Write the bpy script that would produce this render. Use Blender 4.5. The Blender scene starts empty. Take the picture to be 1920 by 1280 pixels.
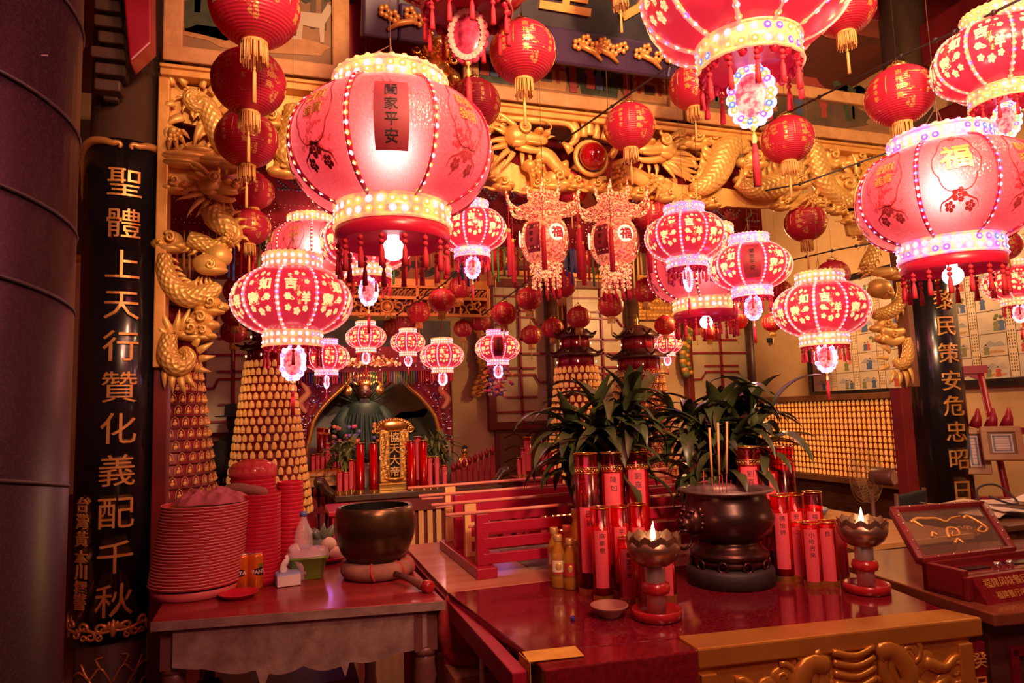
import bpy, bmesh, math, random
from mathutils import Vector, Matrix
random.seed(7)
S = bpy.context.scene
COL = S.collection
R = math.radians
PI = math.pi
V = Vector

# ------------------------------------------------------------------ camera, world, large lights, exposure
CAM_H = 1.54
cam_d = bpy.data.cameras.new('camera'); cam_d.lens = 24.0; cam_d.sensor_width = 36.0; cam_d.clip_start = .02
cam = bpy.data.objects.new('camera', cam_d); COL.objects.link(cam)
CAM_R = Matrix.Rotation(R(-18.4), 3, 'Z') @ Matrix.Rotation(R(95.9), 3, 'X') @ Matrix.Rotation(R(-1.87), 3, 'Z')
cam.matrix_world = Matrix.Translation((0, 0, CAM_H)) @ CAM_R.to_4x4()
S.camera = cam
S.view_settings.view_transform = 'Standard'; S.view_settings.look = 'None'
S.view_settings.gamma = 1; S.view_settings.exposure = 0.0
S.view_settings.use_curve_mapping = False
S.cycles.use_denoising = True
S.cycles.sample_clamp_indirect = 4.0
S.cycles.max_bounces = 5; S.cycles.transparent_max_bounces = 10; S.cycles.adaptive_threshold = .02
w = bpy.data.worlds.new('hall_gloom'); S.world = w; w.use_nodes = True
w.node_tree.nodes['Background'].inputs[0].default_value = (.50, .06, .10, 1)
w.node_tree.nodes['Background'].inputs[1].default_value = .22


def lamp(name, kind, loc, energy, col, size=.2, to=None, spot=None, sy=None):
    d = bpy.data.lights.new(name, kind); d.energy = energy; d.color = col
    if kind == 'AREA':
        d.size = size
        if sy: d.shape = 'RECTANGLE'; d.size_y = sy
    else: d.shadow_soft_size = size
    if spot: d.spot_size = R(spot); d.spot_blend = .6
    o = bpy.data.objects.new(name, d); COL.objects.link(o); o.location = loc
    if to: o.rotation_euler = (V(to) - V(loc)).to_track_quat('-Z', 'Y').to_euler()
    return o

WARM = (1, .60, .30)
lamp('front_hall_spot_light', 'SPOT', (.8, -1.0, 3.5), 1200, WARM, .22, (2.0, 4, 3.0), 70)
lamp('table_fill_light', 'AREA', (.7, -.2, 3.4), 55, (1, .34, .26), .7, (.6, 2.7, .8))  # unseen fill added to brighten the things on the tables
lamp('ceiling_lamp_light', 'AREA', (1.3, .5, 4.2), 60, WARM, .45, (1.7, 4, 2.4))
lamp('ceiling_lamp_light', 'AREA', (3.4, 1.0, 4.3), 40, WARM, .45, (3.2, 4, 2.6))
lamp('red_fill_light', 'AREA', (.9, 1.6, 3.9), 34, (1, .11, .20), 1.4, (.8, 3.0, .9))  # added red-pink fill over the tables, no fixture of its own
lamp('rear_hall_lamp_light', 'POINT', (4.6, 6.2, 3.0), 165, (1, .50, .19), .10)
lamp('rear_hall_lamp_light', 'POINT', (1.2, 5.6, 3.2), 60, (1, .30, .20), .25)
lamp('shrine_lamp_light', 'POINT', (.85, 7.35, 1.95), 7, (1, .50, .28), .08)
lamp('side_hall_lamp_light', 'POINT', (5.6, 3.5, 2.9), 42, (1, .56, .23), .1)


# ------------------------------------------------------------------ helpers
def at(x, y, X=None, Y=None, Z=None, d=None):
    """the world point seen at photo pixel (x, y) on a plane X=, Y=, Z= or at depth d"""
    v = CAM_R @ V(((x - 960) / 1280, -(y - 640) / 1280, -1.0))
    t = X / v.x if X is not None else Y / v.y if Y is not None else (Z - CAM_H) / v.z if Z is not None else d
    return V((0, 0, CAM_H)) + v * t

def depth(p):
    return -(CAM_R.transposed() @ (V(p) - V((0, 0, CAM_H)))).z

def smooth(pts, k=4):
    """Catmull-Rom through tuples of any length"""
    if len(pts) < 3 or k < 2: return [tuple(p) for p in pts]
    P = [pts[0]] + list(pts) + [pts[-1]]; out = []
    for i in range(1, len(P) - 2):
        for j in range(k):
            t = j / k
            out.append(tuple(.5 * (2*b + (c-a)*t + (2*a-5*b+4*c-d)*t*t + (3*b-a-3*c+d)*t*t*t)
                             for a, b, c, d in zip(P[i-1], P[i], P[i+1], P[i+2])))
    out.append(tuple(pts[-1])); return out

class MB:
    def __init__(s, M=None): s.v = []; s.f = []; s.m = []; s.s = []; s.uv = []; s.M = M or Matrix(); s.has_uv = False
    def add(s, vs, fs, mi=0, sm=True, uv=None):
        b = len(s.v); s.v += [s.M @ V(p) for p in vs]
        s.uv += uv if uv else [(0, 0)] * len(vs)
        if uv: s.has_uv = True
        for f in fs: s.f.append([i + b for i in f]); s.m.append(mi); s.s.append(sm)
        return s
    def box(s, c, d, mi=0, rz=0, rx=0, ry=0):
        T = Matrix.Translation(c) @ Matrix.Rotation(rz, 4, 'Z') @ Matrix.Rotation(ry, 4, 'Y') @ Matrix.Rotation(rx, 4, 'X')
        vs = [T @ V((x*d[0]/2, y*d[1]/2, z*d[2]/2)) for x in (-1, 1) for y in (-1, 1) for z in (-1, 1)]
        return s.add(vs, [(0,1,3,2), (4,6,7,5), (0,4,5,1), (2,3,7,6), (0,2,6,4), (1,5,7,3)], mi, False)
    def lathe(s, prof, n=24, mi=0, c=(0,0,0), cap=True, uv=False, a0=0, a1=2*PI, sm=True, sq=None):
        """prof = [(r, z)...] bottom to top; sq = function angle -> radius factor"""
        full = abs(a1 - a0 - 2*PI) < 1e-6; cols = n + 1 if (uv or not full) else n
        vs = []; fs = []; us = []; m = len(prof)
        for i, (r, z) in enumerate(prof):
            for j in range(cols):
                a = a0 + (a1 - a0) * j / n; q = r * (sq(a) if sq else 1)
                vs.append((c[0] + q*math.cos(a), c[1] + q*math.sin(a), c[2] + z)); us.append((j/n, i/(m-1)))
        for i in range(m - 1):
            for j in range(n):
                k = (j + 1) % cols
                fs.append((i*cols+j, i*cols+k, (i+1)*cols+k, (i+1)*cols+j))
        if cap and full:
            if prof[0][0] > 1e-5: fs.append(tuple(range(n))[::-1])
            if prof[-1][0] > 1e-5: fs.append(tuple((m-1)*cols + j for j in range(n)))
        return s.add(vs, fs, mi, sm, us if uv else None)
    def cyl(s, c, r, h, n=16, mi=0, r2=None, sm=True):
        return s.lathe([(r, 0), (r if r2 is None else r2, h)], n, mi, c, sm=sm)
    def rod(s, a, b, r, n=6, mi=0, r2=None):
        return s.tube([tuple(a), tuple(b)], [r, r if r2 is None else r2], n, mi)
    def ell(s, c, r, n=12, m=8, mi=0, T=None):
        vs = []; fs = []
        for i in range(m + 1):
            p = -PI/2 + PI*i/m
            for j in range(n):
                a = 2*PI*j/n
                q = V((r[0]*math.cos(p)*math.cos(a), r[1]*math.cos(p)*math.sin(a), r[2]*math.sin(p)))
                vs.append(V(c) + (T @ q if T else q))
        for i in range(m):
            for j in range(n): fs.append((i*n+j, i*n+(j+1) % n, (i+1)*n+(j+1) % n, (i+1)*n+j))
        return s.add(vs, fs, mi)
    def tube(s, pts, rad, n=8, mi=0, flat=1.0, ref=None, uv=False, cap=True):
        """sweep along pts; rad number or list; ref = fixed second axis scaled by flat"""
        P = [V(p) for p in pts]; N = len(P)
        if not isinstance(rad, (list, tuple)): rad = [rad] * N
        vs = []; fs = []; us = []; prev = None; cols = n + 1 if uv else n; L = 0
        for i in range(N):
            t = (P[min(i+1, N-1)] - P[max(i-1, 0)])
            t = t.normalized() if t.length > 1e-9 else V((0, 0, 1))
            if ref is not None: b = V(ref); a = t.cross(b); a = a.normalized() if a.length > 1e-6 else V((1, 0, 0))
            else:
                a = prev if prev is not None else t.orthogonal()
                a = (a - t * a.dot(t)); a = a.normalized() if a.length > 1e-6 else t.orthogonal().normalized()
                prev = a; b = t.cross(a)
            if i: L += (P[i] - P[i-1]).length
            for j in range(cols):
                q = -PI/2 + 2*PI*j/n
                vs.append(P[i] + a*(rad[i]*math.cos(q)) + b*(rad[i]*flat*math.sin(q))); us.append((j/n, L))
        for i in range(N - 1):
            for j in range(n):
                k = (j + 1) % cols; fs.append((i*cols+j, i*cols+k, (i+1)*cols+k, (i+1)*cols+j))
        if cap: fs.append(tuple(range(n))[::-1]); fs.append(tuple((N-1)*cols + j for j in range(n)))
        return s.add(vs, fs, mi, True, us if uv else None)
    def ring(s, c, r, t, n=20, m=6, mi=0, T=None, sq=None):
        pts = []
        for i in range(n):
            a = 2*PI*i/n; q = r * (sq(a) if sq else 1); p = V((q*math.cos(a), q*math.sin(a), 0))
            pts.append((V(c) + (T @ p if T else p), (T @ p if T else p).normalized() if True else 0))
        ax = (T @ V((0,0,1))) if T else V((0,0,1)); vs = []; fs = []
        for p, d in pts:
            for j in range(m):
                q = 2*PI*j/m; vs.append(p + d*(t*math.cos(q)) + ax*(t*math.sin(q)))
        for i in range(n):
            for j in range(m): fs.append((i*m+j, ((i+1) % n)*m+j, ((i+1) % n)*m+(j+1) % m, i*m+(j+1) % m))
        return s.add(vs, fs, mi)
    def prism(s, poly, d, T=None, mi=0, sm=False):
        """2D outline (counter-clockwise) in local xy extruded 0..d in z, placed by matrix T"""
        n = len(poly); T = T or Matrix()
        vs = [T @ V((x, y, 0)) for x, y in poly] + [T @ V((x, y, d)) for x, y in poly]
        fs = [tuple(range(n))[::-1], tuple(range(n, 2*n))] + [(i, (i+1) % n, n+(i+1) % n, n+i) for i in range(n)]
        return s.add(vs, fs, mi, sm)
    def hexa(s, b4, h, mi=0):
        """slab over four bottom corners, vertical"""
        vs = [V(p) for p in b4] + [V(p) + V((0, 0, h)) for p in b4]
        return s.add(vs, [(3,2,1,0), (4,5,6,7), (0,1,5,4), (1,2,6,5), (2,3,7,6), (3,0,4,7)], mi, False)
    def text(s, t, size, fn=None, mi=0, ext=.004, cuts=0, bold=0):
        vs, fs = text_mesh(t, size, ext, cuts, bold)
        return s.add([fn(*p) for p in vs] if fn else vs, fs, mi, False)
    def dot(s, p, nrm, r, mi=0):
        nrm = V(nrm).normalized(); a = nrm.orthogonal().normalized(); b = nrm.cross(a); p = V(p)
        vs = [p + a*r*math.cos(k*PI/3) + b*r*math.sin(k*PI/3) for k in range(6)] + [p + nrm*r*.6]
        return s.add(vs, [(k, (k+1) % 6, 6) for k in range(6)], mi)
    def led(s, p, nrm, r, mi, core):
        """a small light: coloured disc imitating a halo round a white core"""
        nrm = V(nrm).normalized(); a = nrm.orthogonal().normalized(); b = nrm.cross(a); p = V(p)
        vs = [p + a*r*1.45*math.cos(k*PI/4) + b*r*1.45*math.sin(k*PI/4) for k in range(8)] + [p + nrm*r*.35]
        s.add(vs, [(k, (k+1) % 8, 8) for k in range(8)], mi)  # flat emissive disc stands in for the glow round the core
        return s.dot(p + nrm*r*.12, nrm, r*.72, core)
    def build(s, name, mats, parent=None, bev=0, sub=0):
        me = bpy.data.meshes.new(name); me.from_pydata([tuple(p) for p in s.v], [], s.f)
        if not isinstance(mats, (list, tuple)): mats = [mats]
        for m in mats: me.materials.append(MT[m])
        me.polygons.foreach_set('material_index', s.m); me.polygons.foreach_set('use_smooth', s.s)
        if s.has_uv:
            ul = me.uv_layers.new(name='UVMap'); fl = []
            for lp in me.loops: fl.extend(s.uv[lp.vertex_index])
            ul.data.foreach_set('uv', fl)
        me.update()
        o = bpy.data.objects.new(name, me); COL.objects.link(o)
        if parent: o.parent = parent
        if bev:
            b = o.modifiers.new('edge', 'BEVEL'); b.width = bev; b.segments = 2; b.limit_method = 'ANGLE'; b.angle_limit = R(40)
        if sub:
            b = o.modifiers.new('sub', 'SUBSURF'); b.levels = sub; b.render_levels = sub
        return o

_tc = {}
def text_mesh(t, size, ext, cuts=0, bold=0):
    key = (t, size, ext, cuts, bold)
    if key in _tc: return _tc[key]
    cu = bpy.data.curves.new('t', 'FONT'); cu.body = t; cu.size = size; cu.align_x = 'CENTER'; cu.align_y = 'CENTER'
    cu.extrude = ext; cu.resolution_u = 2; cu.offset = bold
    o = bpy.data.objects.new('t', cu); COL.objects.link(o)
    bpy.context.view_layer.update()
    me = o.evaluated_get(bpy.context.evaluated_depsgraph_get()).to_mesh()
    bm = bmesh.new(); bm.from_mesh(me)
    if cuts:
        for ax in (0, 1) if cuts > 0 else (0,):
            n = abs(cuts); no = (1, 0, 0) if ax == 0 else (0, 1, 0)
            ks = [v.co[ax] for v in bm.verts]; lo, hi = min(ks), max(ks)
            for i in range(1, n):
                x = lo + (hi - lo) * i / n
                bmesh.ops.bisect_plane(bm, geom=bm.verts[:] + bm.edges[:] + bm.faces[:], plane_co=(x if ax == 0 else 0, x if ax == 1 else 0, 0), plane_no=no)
    bm.verts.index_update()
    xs = [v.co.x for v in bm.verts]; ys = [v.co.y for v in bm.verts]
    cx = (min(xs)+max(xs))/2; cy = (min(ys)+max(ys))/2
    out = ([(v.co.x-cx, v.co.y-cy, v.co.z) for v in bm.verts], [[v.index for v in f.verts] for f in bm.faces])
    bm.free(); COL.objects.unlink(o); bpy.data.objects.remove(o); bpy.data.curves.remove(cu)
    _tc[key] = out; return out

def tag(o, label, cat, group=None, kind=None):
    if label: o['label'] = label
    if cat: o['category'] = cat
    if group: o['group'] = group
    if kind: o['kind'] = kind
    return o
def thing(name, label, cat, loc=(0,0,0), rz=0, sc=1, group=None):
    o = bpy.data.objects.new(name, None); COL.objects.link(o); o.empty_display_size = .1
    o.location = loc; o.rotation_euler = (0, 0, rz); o.scale = (sc, sc, sc)
    return tag(o, label, cat, group)
def solo(mb, name, mats, label, cat, loc=(0,0,0), rz=0, group=None, bev=0, sub=0, kind=None, sc=1):
    o = mb.build(name, mats, None, bev, sub); o.location = loc; o.rotation_euler = (0, 0, rz); o.scale = (sc, sc, sc)
    return tag(o, label, cat, group, kind)
def struct(mb, name, mats, bev=0, label=None):
    o = mb.build(name, mats, None, bev); o['kind'] = 'structure'
    if label: o['label'] = label
    return o
def clone(root, loc, rz=0, sc=1, label=None, group=None):
    r = root.copy(); COL.objects.link(r); r.location = loc; r.rotation_euler = (0, 0, rz); r.scale = (sc, sc, sc)
    if label: r['label'] = label
    if group: r['group'] = group
    def rec(a, b):
        for ch in a.children:
            c = ch.copy(); COL.objects.link(c); c.parent = b; rec(ch, c)
    rec(root, r); return r
def LOC(p): return Matrix.Translation(-V(p))

# ------------------------------------------------------------------ materials
MT = {}
class NT:
    def __init__(s, name):
        m = bpy.data.materials.new(name); m.use_nodes = True; s.m = m; MT[name] = m
        s.t = m.node_tree; s.n = s.t.nodes; s.l = s.t.links
        s.b = s.n['Principled BSDF']; s.out = s.n['Material Output']
    def new(s, k, **kw):
        n = s.n.new(k)
        for a, b in kw.items(): setattr(n, a, b)
        return n
    def set(s, n, **kw):
        for a, b in kw.items():
            inp = n.inputs[a.replace('_', ' ')]
            if hasattr(b, 'is_output'): s.l.new(b, inp)
            else: inp.default_value = b
        return n
    def noise(s, scale, detail=4, co=None, rough=.6, st=None):
        n = s.new('ShaderNodeTexNoise'); n.inputs['Scale'].default_value = scale; n.inputs['Detail'].default_value = detail
        n.inputs['Roughness'].default_value = rough
        s.l.new(co or s.co(st), n.inputs['Vector']); return n.outputs['Fac']
    def co(s, st=None, kind='Object'):
        c = s.new('ShaderNodeTexCoord').outputs[kind]
        if st:
            mp = s.new('ShaderNodeMapping'); mp.inputs['Scale'].default_value = st; s.l.new(c, mp.inputs['Vector']); c = mp.outputs[0]
        return c
    def ramp(s, f, stops):
        r = s.new('ShaderNodeValToRGB'); s.l.new(f, r.inputs[0]); e = r.color_ramp.elements
        while len(e) < len(stops): e.new(.5)
        for x, (p, c) in zip(e, stops): x.position = p; x.color = c if len(c) == 4 else (*c, 1)
        return r.outputs[0]
    def mix(s, f, a, b):
        n = s.new('ShaderNodeMix', data_type='RGBA')
        for k, v in ((0, f), (6, a), (7, b)):
            if hasattr(v, 'is_output'): s.l.new(v, n.inputs[k])
            else: n.inputs[k].default_value = v if k == 0 or len(v) == 4 else (*v, 1)
        return n.outputs[2]
    def math(s, op, a, b=0, c=None):
        n = s.new('ShaderNodeMath', operation=op)
        for k, v in enumerate((a, b) if c is None else (a, b, c)):
            if hasattr(v, 'is_output'): s.l.new(v, n.inputs[k])
            else: n.inputs[k].default_value = v
        return n.outputs[0]
    def bump(s, h, st=.3, dist=.01):
        n = s.new('ShaderNodeBump'); n.inputs['Strength'].default_value = st; n.inputs['Distance'].default_value = dist
        s.l.new(h, n.inputs['Height']); s.l.new(n.outputs[0], s.b.inputs['Normal']); return n.outputs[0]

def mat(name, c1, c2=None, rough=.5, metal=0, scale=8, det=4, st=None, lo=.35, hi=.65, bump=0, bs=None, bst=None, es=0, ec=None, spec=None, coat=0, trans=0, ior=None, alpha=None):
    k = NT(name); b = k.b
    if c2:
        col = k.ramp(k.noise(scale, det, st=st), [(lo, c1), (hi, c2)]); k.l.new(col, b.inputs['Base Color'])
    else: b.inputs['Base Color'].default_value = (*c1, 1)
    b.inputs['Roughness'].default_value = rough; b.inputs['Metallic'].default_value = metal
    if spec is not None: b.inputs['Specular IOR Level'].default_value = spec
    if coat: b.inputs['Coat Weight'].default_value = coat; b.inputs['Coat Roughness'].default_value = .08
    if bump: k.bump(k.noise(bs or scale*4, 4, st=bst or st), bump)
    if es: b.inputs['Emission Color'].default_value = (*(ec or c1), 1); b.inputs['Emission Strength'].default_value = es
    if trans: b.inputs['Transmission Weight'].default_value = trans
    if ior: b.inputs['IOR'].default_value = ior
    if alpha is not None: b.inputs['Alpha'].default_value = alpha
    return k

def led(name, c, s):
    k = NT(name); e = k.new('ShaderNodeEmission'); e.inputs[0].default_value = (*c, 1); e.inputs[1].default_value = s
    k.l.new(e.outputs[0], k.out.inputs[0]); k.m.cycles.emission_sampling = 'NONE'; return k

# setting
mat('floor_tile', (.10, .02, .015), (.16, .035, .02), .18, scale=3, bump=.05)
mat('ceiling_red', (.10, .008, .01), (.05, .005, .006), .6, scale=3)
mat('red_paint', (.32, .008, .030), (.24, .005, .020), .38, scale=5, bump=.04)
mat('red_paint_dark', (.17, .008, .012), (.11, .005, .008), .45, scale=5, bump=.05)
mat('wall_cream', (.62, .42, .22), (.52, .34, .17), .75, scale=2.2, bump=.05)
mat('wall_red', (.22, .012, .016), (.15, .008, .01), .55, scale=3)
mat('pane', (.62, .50, .33), (.5, .4, .26), .35, scale=5)
mat('dark_wood', (.045, .018, .012), (.085, .03, .018), .35, scale=4, st=(1, 1, 8), bump=.1)
mat('brown_wood', (.12, .045, .02), (.2, .08, .035), .45, scale=5, st=(1, 1, .15), bump=.15)
mat('pillar_wood', (.05, .026, .016), (.10, .05, .03), .55, scale=6, st=(1, 1, .2), bump=.2)
mat('black_lacquer', (.006, .006, .009), (.014, .012, .016), .22, scale=3, coat=.4)
mat('purple_lacquer', (.030, .014, .05), (.05, .02, .065), .35, scale=6)
mat('plaque_black', (.010, .008, .012), (.03, .02, .03), .42, scale=4)
k = mat('granite', (.014, .005, .010), (.034, .012, .020), .36, scale=140, det=2, lo=.45, hi=.75, bump=.02, spec=.18)
mat('wire_dark', (.03, .02, .025), rough=.5)
mat('rag', (.20, .13, .17), rough=.9)
# gold
k = mat('gold_wood', (.66, .36, .085), (.80, .47, .13), .42, .35, scale=7, bump=0)
k.bump(k.noise(28, 5, st=(1, 1, .35)), .22, .012)
k = mat('gold_scale', (.66, .36, .085), (.80, .47, .13), .40, .35, scale=7)
uvn = k.new('ShaderNodeTexCoord').outputs['UV']; sp = k.new('ShaderNodeSeparateXYZ'); k.l.new(uvn, sp.inputs[0])
pu, pv = k.math('MULTIPLY', sp.outputs[0], 11), k.math('MULTIPLY', sp.outputs[1], 24)       # two staggered rows of round scales
def cell(off):
    a_ = [k.math('SUBTRACT', k.math('FRACT', k.math('ADD', c, off)), .5) for c in (pu, pv)]
    return k.math('SQRT', k.math('ADD', k.math('MULTIPLY', a_[0], a_[0]), k.math('MULTIPLY', a_[1], a_[1])))
k.bump(k.math('SUBTRACT', 1, k.math('MINIMUM', cell(0), cell(.5))), .9, .012)
mat('gold_paint', (.72, .36, .09), (.58, .27, .06), .45, .3, scale=12, bump=.08)
mat('gold_text', (.80, .42, .12), (.68, .33, .08), .35, .45, scale=14)
mat('gold_print', (.85, .50, .16), rough=.35, metal=.55)
mat('gold_foil', (.78, .43, .12), rough=.22, metal=.9)
mat('gold_fine', (.62, .33, .09), (.30, .13, .03), .35, .6, scale=26, bump=.6, bs=30)
mat('ruby', (.30, .004, .008), rough=.1, coat=.6)
# textiles
mat('tassel_red', (.52, .012, .03), rough=.7)
mat('tassel_gold', (.78, .45, .14), (.6, .3, .08), .6, scale=60, st=(8, 8, .3))
mat('tassel_blue', (.05, .10, .45), rough=.7)
mat('tassel_green', (.10, .28, .06), rough=.7)
mat('black_cloth', (.012, .010, .014), rough=.85)
mat('cloth_pink', (.50, .13, .16), (.40, .09, .12), .9, scale=8)
mat('cloth_red', (.40, .03, .03), rough=.9)
mat('cloth_brown', (.22, .085, .07), (.32, .13, .09), .85, scale=14, bump=.2)
mat('cord', (.10, .05, .03), rough=.6)
mat('cord_red', (.45, .02, .03), rough=.6)
# table, vessels, offerings
mat('altar_red', (.11, .005, .010), (.18, .010, .016), .14, scale=60, det=3, coat=.3)
k = mat('altar_stone', (.11, .003, .012), (.30, .035, .045), .12, scale=150, det=3, lo=.48, hi=.80, coat=.3)
mat('pale_wood', (.42, .16, .10), (.52, .23, .14), .22, scale=3, st=(.4, 5, 1), bump=.03, coat=.2)
mat('honey_wood', (.52, .25, .08), (.60, .32, .12), .25, scale=3, st=(.5, 6, 1), coat=.2)
mat('table_red', (.22, .014, .020), (.32, .034, .036), .24, scale=3, st=(.5, 5, 1), bump=.03, coat=.15)
mat('worn_wood', (.20, .115, .095), (.36, .245, .21), .6, scale=14, det=6, bump=.1)
mat('turned_wood', (.13, .045, .04), (.18, .07, .055), .4, scale=4)
mat('gold_altar', (.50, .22, .035), (.62, .29, .055), .33, .55, scale=5, bump=.1, bs=20)
mat('plastic_red', (.55, .014, .040), rough=.32)
mat('plastic_pink', (.72, .16, .16), rough=.35)
mat('plastic_melamine', (.62, .040, .065), (.66, .055, .08), .28, scale=10)
mat('plate_rim_highlight', (.80, .24, .22), rough=.3)  # pale edge highlight of the plates put into the rim colour
mat('orange_can', (.78, .20, .02), rough=.25, metal=.35)
mat('steel', (.58, .52, .48), rough=.30, metal=.7)
mat('wax_bright', (.66, .035, .065), rough=.3, coat=.3)
mat('navy', (.01, .01, .025), rough=.4)
mat('white_print', (.85, .75, .68), rough=.5)
mat('black_print', (.012, .006, .008), rough=.6)
mat('leaf_print', (.04, .25, .03), rough=.5)
mat('paper', (.74, .60, .48), (.66, .52, .4), .8, scale=5)
mat('paper_white', (.80, .72, .66), rough=.8)
mat('paper_yellow', (.62, .38, .05), (.5, .28, .03), .7, scale=18)
mat('tissue_blue', (.28, .34, .55), (.36, .42, .6), .6, scale=9)
k = mat('clear_plastic', (.9, .75, .75), rough=.12, alpha=.30)
k = mat('cloudy_plastic', (.75, .5, .55), rough=.3, alpha=.55)
mat('blue_plastic', (.10, .14, .35), rough=.3)
k = mat('dark_bag', (.10, .11, .09), (.2, .2, .16), .25, scale=9, alpha=.8)
mat('green_plastic', (.16, .30, .03), (.22, .36, .05), .3, scale=6)
mat('fishy_mix', (.30, .08, .03), (.18, .14, .04), .6, scale=60)
mat('bun', (.80, .62, .50), (.74, .5, .4), .6, scale=10)
mat('bowl_bronze', (.040, .022, .015), (.12, .055, .02), .30, .75, scale=2.2, st=(.3, .3, 4), bump=.02)
mat('bowl_inside', (.008, .006, .006), rough=.5, metal=.4)
mat('censer_bronze', (.030, .011, .012), (.085, .018, .020), .32, .7, scale=5, bump=.05)
mat('censer_rim', (.20, .13, .13), (.15, .09, .09), .45, .6, scale=8)
mat('ash', (.20, .14, .13), (.3, .2, .18), .95, scale=30, bump=.3)
mat('stand_dark', (.016, .009, .010), (.03, .017, .018), .6, scale=20, bump=.1)
mat('copper', (.26, .13, .095), (.40, .24, .18), .32, .85, scale=9, bump=.06)
mat('lamp_red', (.42, .015, .02), (.30, .01, .015), .25, scale=8, coat=.3)
mat('clay', (.30, .12, .08), (.38, .18, .12), .7, scale=10)
mat('incense', (.62, .30, .12), (.55, .24, .09), .85, scale=20)
mat('stick_red', (.45, .01, .02), rough=.6)
mat('wax_red', (.50, .012, .038), (.42, .009, .028), .38, scale=5)
mat('candle_label', (.62, .06, .095), rough=.6)
mat('oil', (.46, .20, .025), rough=.08, alpha=.55)
mat('label_cream', (.70, .55, .35), rough=.6)
mat('label_red', (.40, .03, .03), rough=.5)
mat('cap_gold', (.6, .33, .12), rough=.35, metal=.5)
mat('leaf', (.020, .030, .010), (.050, .056, .018), .40, scale=5)
mat('leaf_bright', (.10, .13, .03), (.16, .18, .05), .5, scale=6)
mat('stem', (.05, .06, .02), rough=.6)
mat('vase', (.05, .045, .09), (.16, .03, .05), .25, scale=8)
mat('porcelain', (.62, .5, .42), rough=.25)
k = mat('box_glass', (.16, .10, .08), rough=.04, alpha=.32)
mat('rivet', (.75, .7, .65), rough=.25, metal=1)
mat('mural', (.07, .09, .075), (.26, .22, .22), .5, scale=2.4, det=6)
mat('robe_green', (.012, .036, .028), (.03, .07, .05), .6, scale=8)
mat('flower_pink', (.62, .10, .20), rough=.7)
mat('flower_blue', (.18, .16, .5), rough=.7)
mat('flower_orange', (.75, .26, .08), rough=.7)
mat('face_dark', (.05, .012, .01), rough=.4)
mat('frieze_frame', (.50, .24, .09), (.40, .18, .06), .55, scale=14, bump=.2)
mat('frieze_tan', (0.232, 0.109, 0.036), (0.160, 0.072, 0.029), .6, scale=6, det=6)
mat('frieze_dark', (0.043, 0.026, 0.013), (0.109, 0.054, 0.022), .55, scale=5, det=7, lo=.3, hi=.7)
mat('frieze_green', (0.036, 0.041, 0.013), (0.014, 0.020, 0.009), .6, scale=16, det=6)
mat('frieze_red', (0.217, 0.022, 0.014), rough=.6)
mat('frieze_ochre', (0.377, 0.174, 0.051), (0.290, 0.123, 0.036), .6, scale=14)
mat('frieze_white', (0.362, 0.261, 0.174), rough=.6)
mat('frieze_blue', (0.036, 0.051, 0.116), rough=.6)
mat('tile_cream', (.80, .66, .46), (.7, .54, .36), .45, scale=2.5)
mat('tile_sky', (.5, .46, .42), (.74, .6, .42), .5, scale=2, st=(1, 1, 3))
mat('ink', (.04, .03, .03), rough=.7)
mat('robe_blue', (.06, .13, .32), rough=.6)
mat('robe_red', (.5, .07, .05), rough=.6)
mat('robe_olive', (.2, .22, .1), rough=.6)
mat('skin_paint', (.7, .42, .26), rough=.6)
mat('mountain', (.3, .32, .36), (.45, .42, .4), .6, scale=5)
mat('blossom', (.65, .2, .18), rough=.6)
mat('tree_green', (.12, .16, .05), (.2, .22, .08), .7, scale=20)
mat('banner_red', (.26, .006, .018), (.21, .004, .012), .6, scale=5)
mat('sequin', (.25, .3, .5), rough=.15, metal=.9)
mat('sequin_silver', (.75, .7, .75), rough=.12, metal=1)
mat('banner_gold', (.65, .25, .10), rough=.55)
mat('banner_pink', (.65, .14, .14), rough=.7)
mat('rack_red', (.36, .008, .036), (.28, .006, .026), .30, scale=6)
mat('rack_pale', (.66, .22, .16), rough=.45)
mat('rack_yellow', (.62, .32, .12), rough=.5)
mat('roof_dark', (.06, .012, .012), rough=.4)
mat('candle_bulb', (1, .6, .3), es=5, ec=(1, .55, .25))
mat('motor', (.10, .03, .025), rough=.4)
k = mat('fan_plastic', (.5, .25, .12), rough=.3, alpha=.35)
mat('cert', (.62, .48, .42), (.7, .56, .5), .6, scale=8)
mat('cert_blue', (.2, .22, .32), rough=.6)
mat('frame_wood', (.32, .13, .04), (.42, .2, .07), .4, scale=8)
mat('rattan', (.58, .32, .14), (.46, .22, .08), .55, scale=40, bump=.3)
mat('concrete', (.30, .26, .26), rough=.7)
mat('gas_green', (.03, .035, .02), rough=.4)

# glowing things
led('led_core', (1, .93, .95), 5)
led('led_white', (1, .72, .76), 1.25)  # this and the next four colour the halo discs round the cores
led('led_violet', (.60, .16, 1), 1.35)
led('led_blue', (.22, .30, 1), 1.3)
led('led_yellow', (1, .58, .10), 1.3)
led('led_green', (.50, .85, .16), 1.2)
led('flame', (1, .72, .34), 9)
led('flame_small', (1, .55, .30), 6)
def glow(name, c, s, c2=None, scale=20, lo=.4, hi=.6, rough=.3, kind='Object', bump=0):
    k = NT(name); b = k.b; b.inputs['Roughness'].default_value = rough
    if c2:
        col = k.ramp(k.noise(scale, 3), [(lo, c), (hi, c2)])
        k.l.new(col, b.inputs['Base Color']); k.l.new(col, b.inputs['Emission Color'])
    else:
        b.inputs['Base Color'].default_value = (*c, 1); b.inputs['Emission Color'].default_value = (*c, 1)
    b.inputs['Emission Strength'].default_value = s
    if bump: k.bump(k.noise(scale*2, 3), bump)
    return k
glow('band_warm', (1, .50, .16), 1.0, (.95, .22, .14), 12)
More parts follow.
